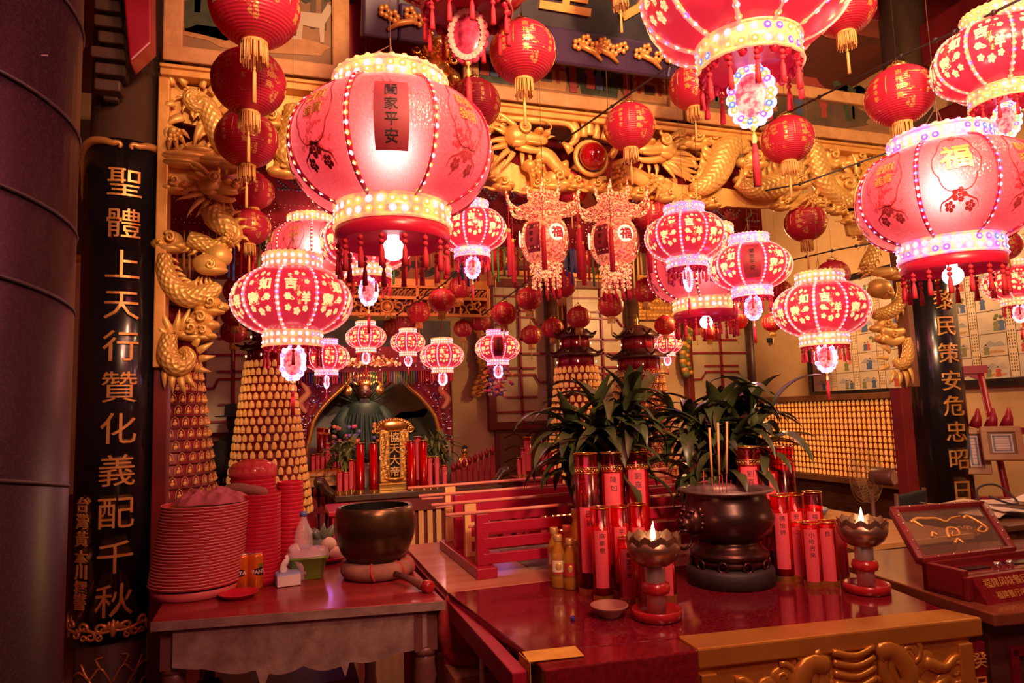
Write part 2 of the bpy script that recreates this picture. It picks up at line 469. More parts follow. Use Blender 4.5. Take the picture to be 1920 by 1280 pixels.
glow('band_violet', (.9, .22, .60), .95, (1, .5, .25), 12)
glow('medal_core', (.95, .30, .30), .95, (.9, .05, .10), 34)
glow('medal_edge', (.85, .55, .95), 1.6)
glow('strip_gold', (.95, .30, .22), .75)
glow('skirt_red', (.45, .008, .03), .22)
glow('crystal', (.98, .50, .20), 1.0, (.30, .025, .015), 24, .44, .54)
glow('crystal_pink', (.92, .32, .13), .8, (.32, .02, .02), 26, .45, .56)
glow('bulb', (1, .82, .85), 2.0)
glow('egg', (.92, .38, .09), .30, (.80, .26, .045), 60, rough=.14)
glow('egg_dim', (.85, .34, .09), .16, (.5, .14, .04), 60, rough=.15)
glow('egg_panel', (.90, .36, .06), .42, rough=.16)

def skin(name, base, bs, motif, ms, thr, panels, cells=0):
    """lit lantern skin: uv.x counts round the lantern, uv.y runs up; printed motifs sit in the middle of each panel"""
    k = NT(name); b = k.b; b.inputs['Roughness'].default_value = .22
    uv = k.new('ShaderNodeTexCoord').outputs['UV']; sp = k.new('ShaderNodeSeparateXYZ'); k.l.new(uv, sp.inputs[0])
    fx = k.math('FRACT', k.math('MULTIPLY', sp.outputs[0], panels))
    dx = k.math('ABSOLUTE', k.math('SUBTRACT', fx, .5)); dy = k.math('ABSOLUTE', k.math('SUBTRACT', sp.outputs[1], .5))
    cen = k.math('SUBTRACT', 1, k.math('ADD', k.math('MULTIPLY', k.math('POWER', dx, 2), 9), k.math('MULTIPLY', k.math('POWER', dy, 2), 11)))
    mp = k.new('ShaderNodeMapping'); mp.inputs['Scale'].default_value = (panels * 1.0, 1.3, 1); k.l.new(uv, mp.inputs[0])
    nz = k.noise(6.5, 3, co=mp.outputs[0]); f = k.math('GREATER_THAN', k.math('ADD', nz, k.math('MULTIPLY', k.math('MAXIMUM', cen, -1), .16)), thr)
    fine = k.math('GREATER_THAN', k.noise(26, 2, co=mp.outputs[0]), .47); f = k.math('MULTIPLY', f, fine)
    base_c = base
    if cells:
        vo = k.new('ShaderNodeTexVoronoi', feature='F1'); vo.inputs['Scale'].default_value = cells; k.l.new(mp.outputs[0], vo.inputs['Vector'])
        base_c = k.ramp(vo.outputs['Distance'], [(.0, tuple(min(1, c*2.2+.16) for c in base)), (.20, base), (1, tuple(c*.80 for c in base))])  # pale cell centres: sparkle painted into the skin colour
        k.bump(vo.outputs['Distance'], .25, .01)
    col = k.mix(f, base_c, motif); k.l.new(col, b.inputs['Base Color']); k.l.new(col, b.inputs['Emission Color'])
    st = k.math('ADD', bs, k.math('MULTIPLY', f, ms - bs)); k.l.new(st, b.inputs['Emission Strength'])
    return k
skin('skin_print', (.70, .026, .052), .70, (.90, .32, .10), .80, .72, 10)
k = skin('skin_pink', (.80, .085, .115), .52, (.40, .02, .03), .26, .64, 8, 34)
def see_bulb(k, amt):
    """let part of the bulb shine through the moulded skin"""
    r = k.new('ShaderNodeBsdfRefraction'); r.inputs['Color'].default_value = (1, .42, .40, 1); r.inputs['Roughness'].default_value = .8; r.inputs['IOR'].default_value = 1.35
    mx = k.new('ShaderNodeMixShader'); mx.inputs[0].default_value = amt
    k.l.new(k.b.outputs[0], mx.inputs[1]); k.l.new(r.outputs[0], mx.inputs[2]); k.l.new(mx.outputs[0], k.out.inputs[0])
see_bulb(k, .20)

k = NT('paper_lantern'); b = k.b; b.inputs['Roughness'].default_value = .42
uv = k.new('ShaderNodeTexCoord').outputs['UV']; sp = k.new('ShaderNodeSeparateXYZ'); k.l.new(uv, sp.inputs[0])
mp = k.new('ShaderNodeMapping'); mp.inputs['Scale'].default_value = (8, 3, 1); k.l.new(uv, mp.inputs[0])
fx = k.math('ABSOLUTE', k.math('SUBTRACT', k.math('FRACT', k.math('MULTIPLY', sp.outputs[0], 4)), .5))
f = k.math('GREATER_THAN', k.math('ADD', k.noise(2.2, 5, co=mp.outputs[0]), k.math('MULTIPLY', fx, -.35)), .50)
f = k.math('MULTIPLY', f, k.math('GREATER_THAN', k.noise(9, 2, co=mp.outputs[0]), .46))
f = k.math('MULTIPLY', f, k.math('LESS_THAN', k.math('ABSOLUTE', k.math('SUBTRACT', sp.outputs[1], .42)), .26))
col = k.mix(f, (.52, .020, .055), (.84, .48, .17)); k.l.new(col, b.inputs['Base Color'])
k.l.new(k.math('MULTIPLY', f, .5), b.inputs['Metallic'])
wv = k.math('SINE', k.math('MULTIPLY', sp.outputs[1], 190)); nn = k.bump(wv, .25, .004)
tr = k.new('ShaderNodeBsdfTranslucent'); tr.inputs[0].default_value = (.72, .012, .06, 1)
mx = k.new('ShaderNodeMixShader'); mx.inputs[0].default_value = .30
k.l.new(b.outputs[0], mx.inputs[1]); k.l.new(tr.outputs[0], mx.inputs[2]); k.l.new(mx.outputs[0], k.out.inputs[0])

k = NT('candle_glass')     # thin tinted tube: mostly see-through red, some gloss
tp = k.new('ShaderNodeBsdfTransparent'); tp.inputs[0].default_value = (.92, .24, .27, 1)
gl = k.new('ShaderNodeBsdfGlossy'); gl.inputs['Color'].default_value = (1, .55, .55, 1); gl.inputs['Roughness'].default_value = .16
lw = k.new('ShaderNodeLayerWeight'); lw.inputs[0].default_value = .25
mx = k.new('ShaderNodeMixShader'); k.l.new(k.math('ADD', k.math('MULTIPLY', lw.outputs['Facing'], .22), .04), mx.inputs[0])
k.l.new(tp.outputs[0], mx.inputs[1]); k.l.new(gl.outputs[0], mx.inputs[2]); k.l.new(mx.outputs[0], k.out.inputs[0])
# ------------------------------------------------------------------ the setting
YB = 8.3; XW = 6.3; YA = 3.96
struct(MB().box((1.2, 3, -.05), (11, 12.5, .1)), 'floor', 'floor_tile')
struct(MB().box((1.2, 3, 5.25), (11, 12.5, .1)), 'ceiling', 'ceiling_red')
struct(MB().box((1.2, YB+.06, 2.6), (10.6, .12, 5.2)), 'wall_back', 'wall_cream')
struct(MB().box((XW+.06, 3.3, 2.6), (.12, 10, 5.2)), 'wall_right', 'wall_cream')
struct(MB().box((-3.7, 3.3, 2.6), (.12, 10, 5.2)), 'wall_left', 'wall_red')
m = MB(); m.box((1.2, YB-.03, .42), (10, .05, .84)); struct(m, 'baseboard_back', 'wall_red')
m = MB(); m.box((XW-.02, 3.3, .30), (.05, 10, .6)); struct(m, 'baseboard_right', 'dark_wood')
m = MB(); m.box((1.2, YB-.05, 4.1), (10, .1, 1.5)); struct(m, 'trim_1', 'frieze_dark')
m = MB(); m.box((1.2, YB-.06, 3.32), (10, .12, .06)); struct(m, 'trim_2', 'gold_paint')
# ceiling beams
for i, (c, d, rz) in enumerate([((4.95, 1.5, 4.35), (.26, 4.8, .34), 0), ((3.2, 2.6, 4.75), (6.5, .22, .3), 0), ((5.9, 2.6, 4.1), (.2, 5, .26), 0),
                                ((5.7, 3.0, 3.75), (1.4, .16, .2), 0), ((2.0, 4.25, 4.9), (8, .26, .4), 0), ((-.86, 1.6, 4.6), (.26, 4.8, .3), 0)]):
    o = solo(MB().box(c, d, 0, rz), 'ceiling_beam', 'red_paint_dark', ['red beam running from the right black pillar towards the viewer', 'red cross beam under the ceiling in front of the plaque', 'red beam along the top of the right wall',
             'short red beam between right pillar and right wall', 'red beam over the gold carved arch', 'dark red beam above the left black pillar'][i], 'beam', bev=.02)

# windows with red fretwork in the back wall
def window(i, x0, x1, y0, y1):
    a = at(x0, y1, Y=YB); b = at(x1, y0, Y=YB); W = b.x - a.x; Hh = 1.72; z0 = 1.42; cx = (a.x+b.x)/2
    o = struct(MB().box((cx, YB-.02, z0+Hh/2), (W, .05, Hh)), 'window_%d' % i, 'pane')
    f = MB()
    for s in (-1, 1): f.box((cx+s*(W/2+.04), YB-.06, z0+Hh/2), (.1, .12, Hh+.2)); f.box((cx, YB-.06, z0+Hh/2+s*(Hh/2+.05)), (W, .124, .1))
    f.build('window_frame', 'red_paint_dark', o, .01)
    l = MB(); l.box((cx, YB-.065, z0+Hh/2), (.028, .03, Hh)); y = YB-.065
    for j in range(9):
        z = z0 + .12 + j*(Hh-.24)/8
        if j % 4 == 2:
            for s in (-1, 1):
                l.box((cx+s*W*.42, y, z), (W*.16, .03, .024)); l.rod((cx+s*W*.34, y, z), (cx+s*W*.26, y, z+.10), .014, 4); l.box((cx+s*W*.14, y, z+.10), (W*.26, .03, .024))
        elif j % 2: l.box((cx, y, z), (W*.55, .03, .024))
        else: l.box((cx, y, z), (W, .03, .024))
    l.build('lattice', 'red_paint', o)
    # carved board under the window
    p = solo(MB().box((cx, YB-.03, .86), (W, .06, .95)), 'dado_panel', 'brown_wood', 'brown carved dado board under back window %s' % ['at the left behind the towers', 'right of the main shrine', 'behind the twin towers', 'beside the right wall'][i-1], 'panel', 'back'[:0] or (0,0,0), bev=.01)
    c = MB(); q = .36*W
    for k in range(5):
        zz = .62 + k*.15
        c.tube(smooth([(cx-q, YB-.065, zz), (cx-q*.4, YB-.065, zz+.05), (cx, YB-.065, zz-.02), (cx+q*.5, YB-.065, zz+.06), (cx+q, YB-.065, zz)], 4), .006, 5)
    c.build('carved_line', 'dark_wood', p)
    fr = MB()
    for s in (-1, 1): fr.box((cx+s*W*.48, YB-.06, .86), (.05, .05, .95)); fr.box((cx, YB-.06, .86+s*.46), (W, .054, .05))
    fr.build('panel_frame', 'red_paint_dark', p)
window(1, 385, 492, 600, 783); window(2, 926, 1020, 600, 783); window(3, 1075, 1178, 600, 783); window(4, 1296, 1398, 600, 783)
for n, x in enumerate((1036, 1060, 1190, 1412)):
    p = at(x, 700, Y=YB-.12)
    if n == 1: continue
    solo(MB().cyl((0, 0, 0), .09, 4.0, 16), 'wall_post', 'dark_wood', ['dark post left of the twin egg towers', '', 'dark post behind the right egg tower', 'dark corner post where back and right walls meet'][n], 'post', (p.x, YB-.14, 0))

# ------------------------------------------------------------------ big foreground column
t = thing('column', 'massive dark speckled column in the left foreground', 'column', (-.893, 2.13, 0))
MB().lathe([(.36, 0), (.36, .2), (.335, .25), (.325, 5.2)], 56).build('shaft', 'granite', t)
for z in (.9, 1.42, 1.9, 2.12, 2.40, 2.72, 2.98):
    m = MB(); T = Matrix.Rotation(R(6), 3, 'Y') @ Matrix.Rotation(R(-7), 3, 'X')
    m.ring((0, 0, z), .333, .006, 56, 6, 0, T); m.build('wire_band', 'wire_dark', t)
m = MB(); a = at(3, 92, d=1.72) - V((-.893, 2.13, 0)); b = at(90, 104, d=1.78) - V((-.893, 2.13, 0))
m.tube([tuple(a), tuple((a+b)/2+V((0,0,-.008))), tuple(b)], [.004, .0035, .002], 6); m.build('wire_end', 'rag', t, )

# ------------------------------------------------------------------ black couplet pillars
def couplet_pillar(loc, face, chars, small, label, name_side):
    t = thing('pillar', label, 'pillar', loc)
    MB().lathe([(.24, 0), (.24, .12), (.165, .2), (.165, 5.2)], 32).build('shaft', 'pillar_wood', t)
    RB = .188; a0, a1 = face-R(112), face+R(112)
    m = MB(); z0, z1 = .50, 3.02
    vs = []; fs = []; n = 40
    for i in range(n+1):
        a = a0 + (a1-a0)*i/n; top = z1 - .015 - .05*abs(math.cos((a-face)*3)) if False else z1
        for r, z in ((RB, z0), (RB, top), (RB-.02, top), (RB-.02, z0)): vs.append((r*math.cos(a), r*math.sin(a), z))
    for i in range(n):
        for j in range(4): fs.append((i*4+j, (i+1)*4+j, (i+1)*4+(j+1) % 4, i*4+(j+1) % 4))
    fs += [(0, 1, 2, 3), (n*4+3, n*4+2, n*4+1, n*4)]
    m.add(vs, fs); b = m.build('couplet_board', 'black_lacquer', t)
    def wrap(ac, zc, eps=.001):
        return lambda x, y, z: ((RB+eps+z+.004)*math.cos(ac+x/RB), (RB+eps+z+.004)*math.sin(ac+x/RB), zc+y)
    for c, zz in chars:
        MB().text(c, .166, wrap(face, zz), 0, .006, -7, 0).build('gold_character', 'gold_text', b)
    for c, zz in small:
        MB().text(c, .078, wrap(face-R(48), zz), 0, .004, -3, .001).build('small_character', 'gold_text', b)
    # gold corner scrolls at the top, lotus scroll at the foot
    for s in (-1, 1):
        m = MB()
        pts = [(.035+.012*math.cos(q*.9), .012*math.sin(q*.9)) for q in range(0, 6)]
        path = [(.03, -.035), (.022, -.02), (.035, -.008), (.06, -.012), (.10, 0), (.17, .005), (.24, -.015), (.30, -.045), (.33, -.09), (.335, -.16), (.325, -.22), (.33, -.28)]
        pp = [((RB+.004)*math.cos(face+s*u/RB), (RB+.004)*math.sin(face+s*u/RB), z1-.02+v, r) for (u, v), r in zip(path, (.007, .011, .014, .017, .02, .022, .024, .026, .022, .014, .012, .006))]
        pp = smooth(pp, 3); m.tube([p[:3] for p in pp], [p[3] for p in pp], 8); m.build('corner_scroll', 'gold_text', b)
    m = MB()
    def on(u, v): return ((RB+.005)*math.cos(face+u/RB), (RB+.005)*math.sin(face+u/RB), z0+.055+v)
    for s in (-1, 1):
        for uc, vc, q, fl, rr in ((.055, .012, .026, 1, .0085), (.095, -.02, .024, -1, .008), (.135, .02, .026, 1, .008), (.175, -.012, .024, -1, .0075), (.215, .03, .026, 1, .007), (.255, -.015, .024, -1, .0065), (.295, .03, .03, 1, .006), (.13, -.03, .018, 1, .006), (.06, -.03, .016, -1, .006)):
            pp = [on(s*(uc+q*(.2+.8*k/13)*math.cos(fl*(k*.55)+2.6)), vc+q*(.2+.8*k/13)*math.sin(fl*(k*.55)+2.6)) for k in range(14)]
            m.tube(pp, [rr*(.6+.5*k/13) for k in range(14)], 6)
        pp = smooth([on(s*u, v) for u, v in ((0, 0), (.06, -.005), (.12, .01), (.19, .0), (.26, .015), (.33, .07))], 4); m.tube(pp, .008, 6)
    for k in range(-2, 3): m.ell(on(.017*k, .030-.006*abs(k)), (.010, .010, .024-.003*abs(k)), 8, 6)
    m.ell(on(0, -.01), (.014, .014, .016), 8, 6)
    m.ell(((RB+.006)*math.cos(face), (RB+.006)*math.sin(face), z0+.06), (.015, .02, .04), 8, 6)
    m.build('lotus_scroll', 'gold_text', b)
    m = MB()
    for s in (-1, 1):
        for path in ([(.0, .30, .004), (.05, .38, .006), (.1, .33, .006), (.15, .40, .005)], [(.02, .2, .005), (.08, .3, .006), (.15, .36, .006), (.22, .33, .005)], [(.1, .2, .005), (.16, .28, .006), (.21, .24, .004)], [(.05, .38, .006), (.07, .42, .006), (.04, .43, .004)]):
            pp = smooth([(.168*math.cos(face+s*u/.168), .168*math.sin(face+s*u/.168), v, r) for u, v, r in path], 4)
            m.tube([p[:3] for p in pp], [p[3] for p in pp], 6)
    m.build('foot_vine', 'gold_text', t)
    return t
pL = at(223, 745, Y=4.05); pR = at(1757, 740, Y=4.05)
cL = [(c, at(x, y, Y=3.9).z) for c, x, y in zip('聖體上天行贊化義配千秋', (222, 220, 218, 216, 213, 212, 210, 206, 205, 204, 201), (345, 421, 497, 574, 649, 726, 803, 881, 961, 1043, 1123))]
sL = [(c, at(154, y, Y=3.9).z) for c, y in zip('台灣黃本川撰書', (946, 977, 1010, 1045, 1072, 1103, 1128))]
couplet_pillar((pL.x, pL.y, 0), R(-90+12), cL, sL, 'black lacquer pillar with large gold characters left of the tables', 'l')
cR = [(c, at(x, y, Y=3.9).z) for c, x, y in zip('永保黎民策安危忠昭日月', (1758, 1766, 1772, 1777, 1783, 1788, 1793, 1797, 1803, 1808, 1813), (455, 512, 563, 612, 662, 713, 760, 808, 860, 918, 970))]
couplet_pillar((pR.x, pR.y, 0), R(-90-17), cR, [], 'black lacquer pillar with gold characters behind the glass lidded box', 'r')
# red bracket ends coming off the pillars
P = [at(x, y, Y=3.62) for x, y in ((226, -60), (243, 118), (284, 80), (283, -60))]; m = MB()
m.prism([(p.x, p.z) for p in P], .14, Matrix.Translation((0, 3.76, 0)) @ Matrix.Rotation(R(90), 4, 'X'))
solo(m, 'bracket_beam', 'red_paint', 'bright red slanting beam end above the left black pillar', 'beam', bev=.01)
m = MB()
for i in range(9): m.box((-.86+.01*(i % 2), 3.80, 3.25+i*.085), (.12+.02*(i % 3), .10, .06)); 
m.box((-.86, 3.84, 3.6), (.07, .05, .8)); solo(m, 'carved_bracket', 'pillar_wood', 'dark carved bracket against the left pillar top', 'bracket', bev=.01)

# ------------------------------------------------------------------ painted frieze above the arch
def quadboard(mb, x0, y0, x1, y1, Y, th=.04, mi=0):
    a = at(x0, y0, Y=Y); b = at(x1, y1, Y=Y); mb.box(((a.x+b.x)/2, Y+th/2, (a.z+b.z)/2), (abs(b.x-a.x), th, abs(a.z-b.z)), mi); return a, b
def figure(mb, x, z, h, mi, Y, skin, lean=0):
    """small painted figure, low relief"""
    T = Matrix.Translation((x, Y, z)) @ Matrix.Rotation(R(90), 4, 'X')
    mb.prism([(-.17*h, 0), (.17*h, 0), (.14*h+lean, .45*h), (.24*h+lean, .6*h), (.1*h+lean, .8*h), (-.1*h+lean, .8*h), (-.22*h+lean, .55*h), (-.12*h+lean, .4*h)], .003, T, mi)
    mb.prism([(lean + .09*h*math.cos(a*PI/4), .88*h + .1*h*math.sin(a*PI/4)) for a in range(8)], .004, T, skin)
    mb.prism([(lean + .09*h*math.cos(a*PI/4), .95*h + .06*h*math.sin(a*PI/4)) for a in range(8)], .005, T, 0)
def blob(mb, x, z, rx, rz, mi, Y, n=14, wob=.25, d=.003):
    T = Matrix.Translation((x, Y, z)) @ Matrix.Rotation(R(90), 4, 'X')
    mb.prism([(rx*(1+random.uniform(-wob, wob))*math.cos(2*PI*a/n), rz*(1+random.uniform(-wob, wob))*math.sin(2*PI*a/n)) for a in range(n)], d, T, mi)
def frieze(x0, x1, zt, label, scene):
    a = at(x0, 200, Y=3.9); b = at(x1, 200, Y=3.9); zb = 3.475; W = b.x-a.x; Hh = zt-zb; cx = (a.x+b.x)/2
    t = thing('painted_frieze', label, 'painting', (cx, 3.9, zb))
    MB().box((0, .03, Hh/2), (W, .06, Hh)).build('painted_board', 'frieze_tan', t)
    f = MB()
    for s in (-1, 1): f.box((s*(W/2-.05), -.012, Hh/2), (.10, .05, Hh)); f.box((0, -.012, Hh/2+s*(Hh/2-.045)), (W-.002, .054, .09))
    f.build('frieze_frame', 'frieze_frame', t, .01)
    m = MB(); scene(m, W-.2, Hh-.18, .09)
    m.build('painted_scene', ['ink', 'frieze_green', 'frieze_red', 'frieze_ochre', 'frieze_white', 'frieze_blue', 'frieze_dark', 'skin_paint'], t)
def tree(m, x, z, s):
    m.prism([(-.03*s, 0), (.04*s, 0), (.06*s, .5*s), (-.02*s, .6*s)], .003, Matrix.Translation((x, -.001, z)) @ Matrix.Rotation(R(90), 4, 'X'), 6)
    for k in range(7): blob(m, x+random.uniform(-.35, .35)*s, z+s*random.uniform(.5, .9), .2*s, .12*s, 1, -.002, 12, .4)
def house(m, x, z, s):
    T = Matrix.Translation((x, -.002, z)) @ Matrix.Rotation(R(90), 4, 'X')
    m.prism([(-.5*s, 0), (.5*s, 0), (.5*s, .45*s), (-.5*s, .45*s)], .002, T, 3); m.prism([(-.2*s, 0), (.2*s, 0), (.2*s, .34*s), (-.2*s, .34*s)], .004, T, 6)
    for s2 in (-1, 1): m.prism([(s2*.4*s-.06*s, 0), (s2*.4*s+.06*s, 0), (s2*.4*s+.06*s, .45*s), (s2*.4*s-.06*s, .45*s)], .004, T, 2)
    m.prism([(-.72*s, .44*s), (.72*s, .44*s), (.55*s, .54*s), (.42*s, .7*s), (-.42*s, .7*s), (-.55*s, .54*s)], .005, T, 2)
def horse(m, x, z, s):
    T = Matrix.Translation((x, -.003, z)) @ Matrix.Rotation(R(90), 4, 'X')
    m.prism([(-.3*s, .4*s), (-.3*s, 0), (-.22*s, 0), (-.2*s, .35*s), (.15*s, .33*s), (.17*s, 0), (.25*s, 0), (.27*s, .45*s), (.42*s, .75*s), (.5*s, .7*s), (.48*s, .85*s), (.34*s, .95*s), (.2*s, .68*s), (-.25*s, .66*s)], .003, T, 4)
def sceneA(m, W, Hh, z):
    blob(m, 0, z+.1, W*.49, .07, 3, -.001, 20, .2); blob(m, -W*.3, z+.2, .22, .12, 1, -.001); house(m, -W*.2, z+.33, .34)
    for x in (-.42, -.02, .36, .44): tree(m, x*W, z+.22, .42)
    figure(m, W*.02, z+.22, .2, 2, -.002, 7); figure(m, W*.2, z+.16, .24, 2, -.002, 7); figure(m, W*.24, z+.14, .18, 4, -.002, 7); horse(m, W*.36, z+.14, .26)
def sceneB(m, W, Hh, z):
    for i, x in enumerate((-.42, -.16, .12, .40)):
        T = Matrix.Translation((x*W, -.001, z)) @ Matrix.Rotation(R(90), 4, 'X'); m.prism([(-.13, .03), (.13, .03), (.16, .2), (.12, .34), (-.12, .34), (-.16, .2)], .002, T, 3 if i % 2 else 1)
        if i % 2: house(m, x*W, z+.08, .2)
        else:
            for s in (-1, 0, 1): figure(m, x*W+s*.06, z+.07, .2, (2, 5, 1)[s+1], -.003, 7)
    for x in (-.29, -.02, .27): blob(m, x*W, z+.15, .05, .1, 1, -.002); m.box((x*W, -.003, z+.2), (.05, .01, .34), 2)
def sceneC(m, W, Hh, z):
    blob(m, 0, z+.12, W*.48, .1, 6, -.001, 20, .2); house(m, W*.05, z+.2, .26)
    for x in (-.4, .3, .42): tree(m, x*W, z+.1, .3)
    for i in range(5): figure(m, (-.25+i*.13)*W, z+.08, .17, (2, 3, 5, 2, 1)[i], -.002, 7)
frieze(304, 656, 4.12, 'dark painted frieze with a pale horse and trees', sceneA)
frieze(868, 1275, 3.86, 'painted frieze of framed figures and temples under the plaque', sceneB)
frieze(1280, 1682, 3.86, 'dim painted frieze whose end meets the dark upper pillar by the easel', sceneC)
a = at(656, 100, Y=3.95); b = at(868, 100, Y=3.95)
solo(MB().box(((a.x+b.x)/2, 4.0, 3.9), (b.x-a.x, .06, .9)), 'wall_board', 'red_paint', 'plain red board behind the gold lion bracket', 'board')

# gold lion bracket under the plaque
p = at(812, 190, Y=3.8); t = thing('lion_bracket', 'gilded lion bracket figure between the two friezes', 'statue', (p.x, p.y, p.z))
m = MB(); m.box((0, .08, .02), (.30, .2, .05)); m.ell((0, 0, .16), (.12, .1, .14)); m.ell((.01, -.08, .30), (.095, .09, .09)); m.ell((.01, -.16, .27), (.06, .05, .045)); 
for s in (-1, 1):
    m.ell((.01+s*.045, -.155, .33), (.022, .02, .022), 8, 6); m.ell((.01+s*.09, -.05, .37), (.03, .02, .04), 8, 6); m.tube(smooth([(s*.08, -.05, .16, .045), (s*.10, -.12, .10, .04), (s*.09, -.14, .05, .045)], 3), .042, 8) if False else m.tube([(s*.08, -.05, .16), (s*.10, -.12, .10), (s*.09, -.14, .05)], [.045, .04, .05], 8)
m.build('lion_body', 'gold_foil', t)
m = MB()
for i in range(22):
    a = 2*PI*i/11; r = .09 + .03*(i > 10); c = V((.01+r*math.cos(a), -.05-.02*(i > 10), .30+r*math.sin(a))); m.ring(c, .022, .010, 8, 5, 0, Matrix.Rotation(R(90), 3, 'X'))
m.build('mane', 'gold_foil', t)

# leaning plaque
bl = at(676, 68, Y=3.72); br = at(1290, 156, Y=3.72); W = br.x-bl.x; cx = (bl.x+br.x)/2
t = thing('plaque', 'purple framed black name plaque leaning out above the arch', 'plaque', (cx, 3.72, (bl.z+br.z)/2)); t.rotation_euler = (R(24), 0, 0)
MB().box((0, .0, .6), (W-.3, .05, 1.0)).build('plaque_board', 'plaque_black', t)
f = MB()
for s in (-1, 1): f.box((s*(W/2-.1), -.02, .6), (.2, .1, 1.2)); f.box((0, -.02, .6+s*.5), (W-.4, .096, .2))
fr = f.build('plaque_frame', 'purple_lacquer', t, .015)
def blossom(m, x, z, s, flip=1):
    m.tube(smooth([(x-.10*s*flip, -.08, z+.02*s, .02*s), (x, -.085, z-.01*s, .018*s), (x+.06*s*flip, -.08, z-.05*s, .01*s)], 3) and [(x-.10*s*flip, -.08, z+.02*s), (x, -.085, z-.01*s), (x+.06*s*flip, -.08, z-.05*s)], [.02*s, .018*s, .01*s], 6)
    for dx, dz in ((-.11, .02), (-.06, .05), (.03, .02), (.08, .04)):
        for k in range(5): a = 2*PI*k/5; m.ell((x+dx*s*flip+.022*s*math.cos(a), -.085, z+dz*s+.022*s*math.sin(a)), (.017*s, .012, .017*s), 6, 5)
for px in (742, 1098, 1128, 1207, 1262):
    q = (at(px, 90, Y=3.72).x - cx); m = MB(); blossom(m, q, .1, 1.0, 1 if px != 742 else -1); m.build('flower_ornament', 'gold_text', fr)
for ch, px in (('聖', 900), ('堂', 1040), ('天', 1185), ('宮', 780)):
    q = at(px, 20, Y=3.72).x - cx; MB().text(ch, .36, lambda x, y, z: (q+x, -.035-z, .46+y), 0, .012, 0, .01).build('plaque_character', 'gold_text', t)
# ------------------------------------------------------------------ gilded dragon arch
AO = V((1.9, YA, 1.6))
arch = thing('carved_arch', 'gilded openwork arch of carved dragons spanning the two black pillars', 'arch', AO)
KX = depth(at(960, 400, Y=YA))
def A(x, y, wd=0.0):
    p = at(x, y, Y=YA); return V((p.x - AO.x, -wd, p.z - AO.z))
def sc(x, y): return depth(at(x, y, Y=YA)) / 1280.0      # metres per photo pixel on the arch plane
def path(pts, wd=0.03, k=4):
    """[(px, py, radius px, (depth))] -> smooth points and radii on the arch plane"""
    out = []
    for p in pts:
        s = sc(p[0], p[1]); q = A(p[0], p[1], p[3] if len(p) > 3 else wd); out.append((q.x, q.y, q.z, p[2]*s))
    out = smooth(out, k); return [o[:3] for o in out], [max(.0015, o[3]) for o in out]
def stroke(mb, pts, wd=.03, flat=.7, n=8, k=4, mi=0, uv=False):
    P, r = path(pts, wd, k); mb.tube(P, r, n, mi, flat, (0, -1, 0), uv)
def dragon(pts, side=1, wd=.05, spikes=True, name='dragon_body'):
    m = MB(); stroke(m, pts, wd, .8, 14, 5, 0, True)
    P, r = path(pts, wd, 5); f = m
    for i in range(2, len(P)-2, 3):
        t = (V(P[i+1])-V(P[i-1])).normalized(); nrm = V((-t.z, 0, t.x))*side; b = V(P[i])+nrm*r[i]*.85
        if spikes: f.tube([tuple(b), tuple(b+nrm*r[i]*.5+t*r[i]*.15), tuple(b+nrm*r[i]*.95+t*r[i]*.6)], [r[i]*.34, r[i]*.22, .002], 5, 1, .5, (0, -1, 0))
        q = V(P[i])-nrm*r[i]*.85; f.ell(q + V((0, -r[i]*.1, 0)), (r[i]*.16, r[i]*.16, r[i]*.16), 7, 5, 1)
    return m.build(name, ['gold_scale', 'gold_wood'], arch)
def flame(mb, x, y, ang, ln, wpx, bend=.3, wd=.04):
    """curved tapering tongue of carved fire or hair; ang in degrees, photo sense (0 right, 90 up)"""
    a = R(ang); pts = []
    for i in range(5):
        t = i/4; b = a + bend*t*t*1.4; pts.append((x+ln*t*math.cos(a+bend*t*.5), y-ln*t*math.sin(a+bend*t*.5), wpx*(1-t)**.75*(1 if i else .8)+.3, wd+.015*math.sin(PI*t)))
    stroke(mb, pts, wd, .55, 6, 3)
def one_flame(x, y, an, ln, w_, bend, name='carved_flame'):
    g = MB(); flame(g, x, y, an, ln, w_, bend); g.build(name, 'gold_wood', arch)
def curl(mb, x, y, s, flip=1, turns=1.5, wd=.06, a0=0):
    pts = []
    for i in range(15):
        t = i/14; a = a0 + flip*turns*2*PI*t; r = s*(.12+.88*t)**1.1*.8
        pts.append((x+r*math.cos(a), y-r*math.sin(a), s*(.16+.12*t), wd+.02*(1-t)))
    stroke(mb, pts, wd, .8, 7, 2)
def cloud(x, y, s, flip=1, tail=True, name='cloud_scroll'):
    m = MB(); q = sc(x, y)
    for dx, dy, rx, ry in ((0, 0, .95, .8), (-.9*flip, .35, .8, .5), (.75*flip, .55, .8, .45), (-.1*flip, .75, 1.2, .4)):
        m.ell(A(x+dx*s, y+dy*s, .02), (rx*s*q, .05, ry*s*q), 14, 8)
    curl(m, x, y-.05*s, s*.62, flip, 1.4, .075)
    curl(m, x-.95*flip*s, y+.3*s, s*.38, -flip, 1.2, .06)
    if tail: stroke(m, [(x+.6*flip*s, y+.6*s, .32*s), (x+1.4*flip*s, y+.85*s, .26*s), (x+2.2*flip*s, y+.6*s, .14*s), (x+2.8*flip*s, y+.7*s, .04*s)], .03, .6)
    return m.build(name, 'gold_wood', arch)
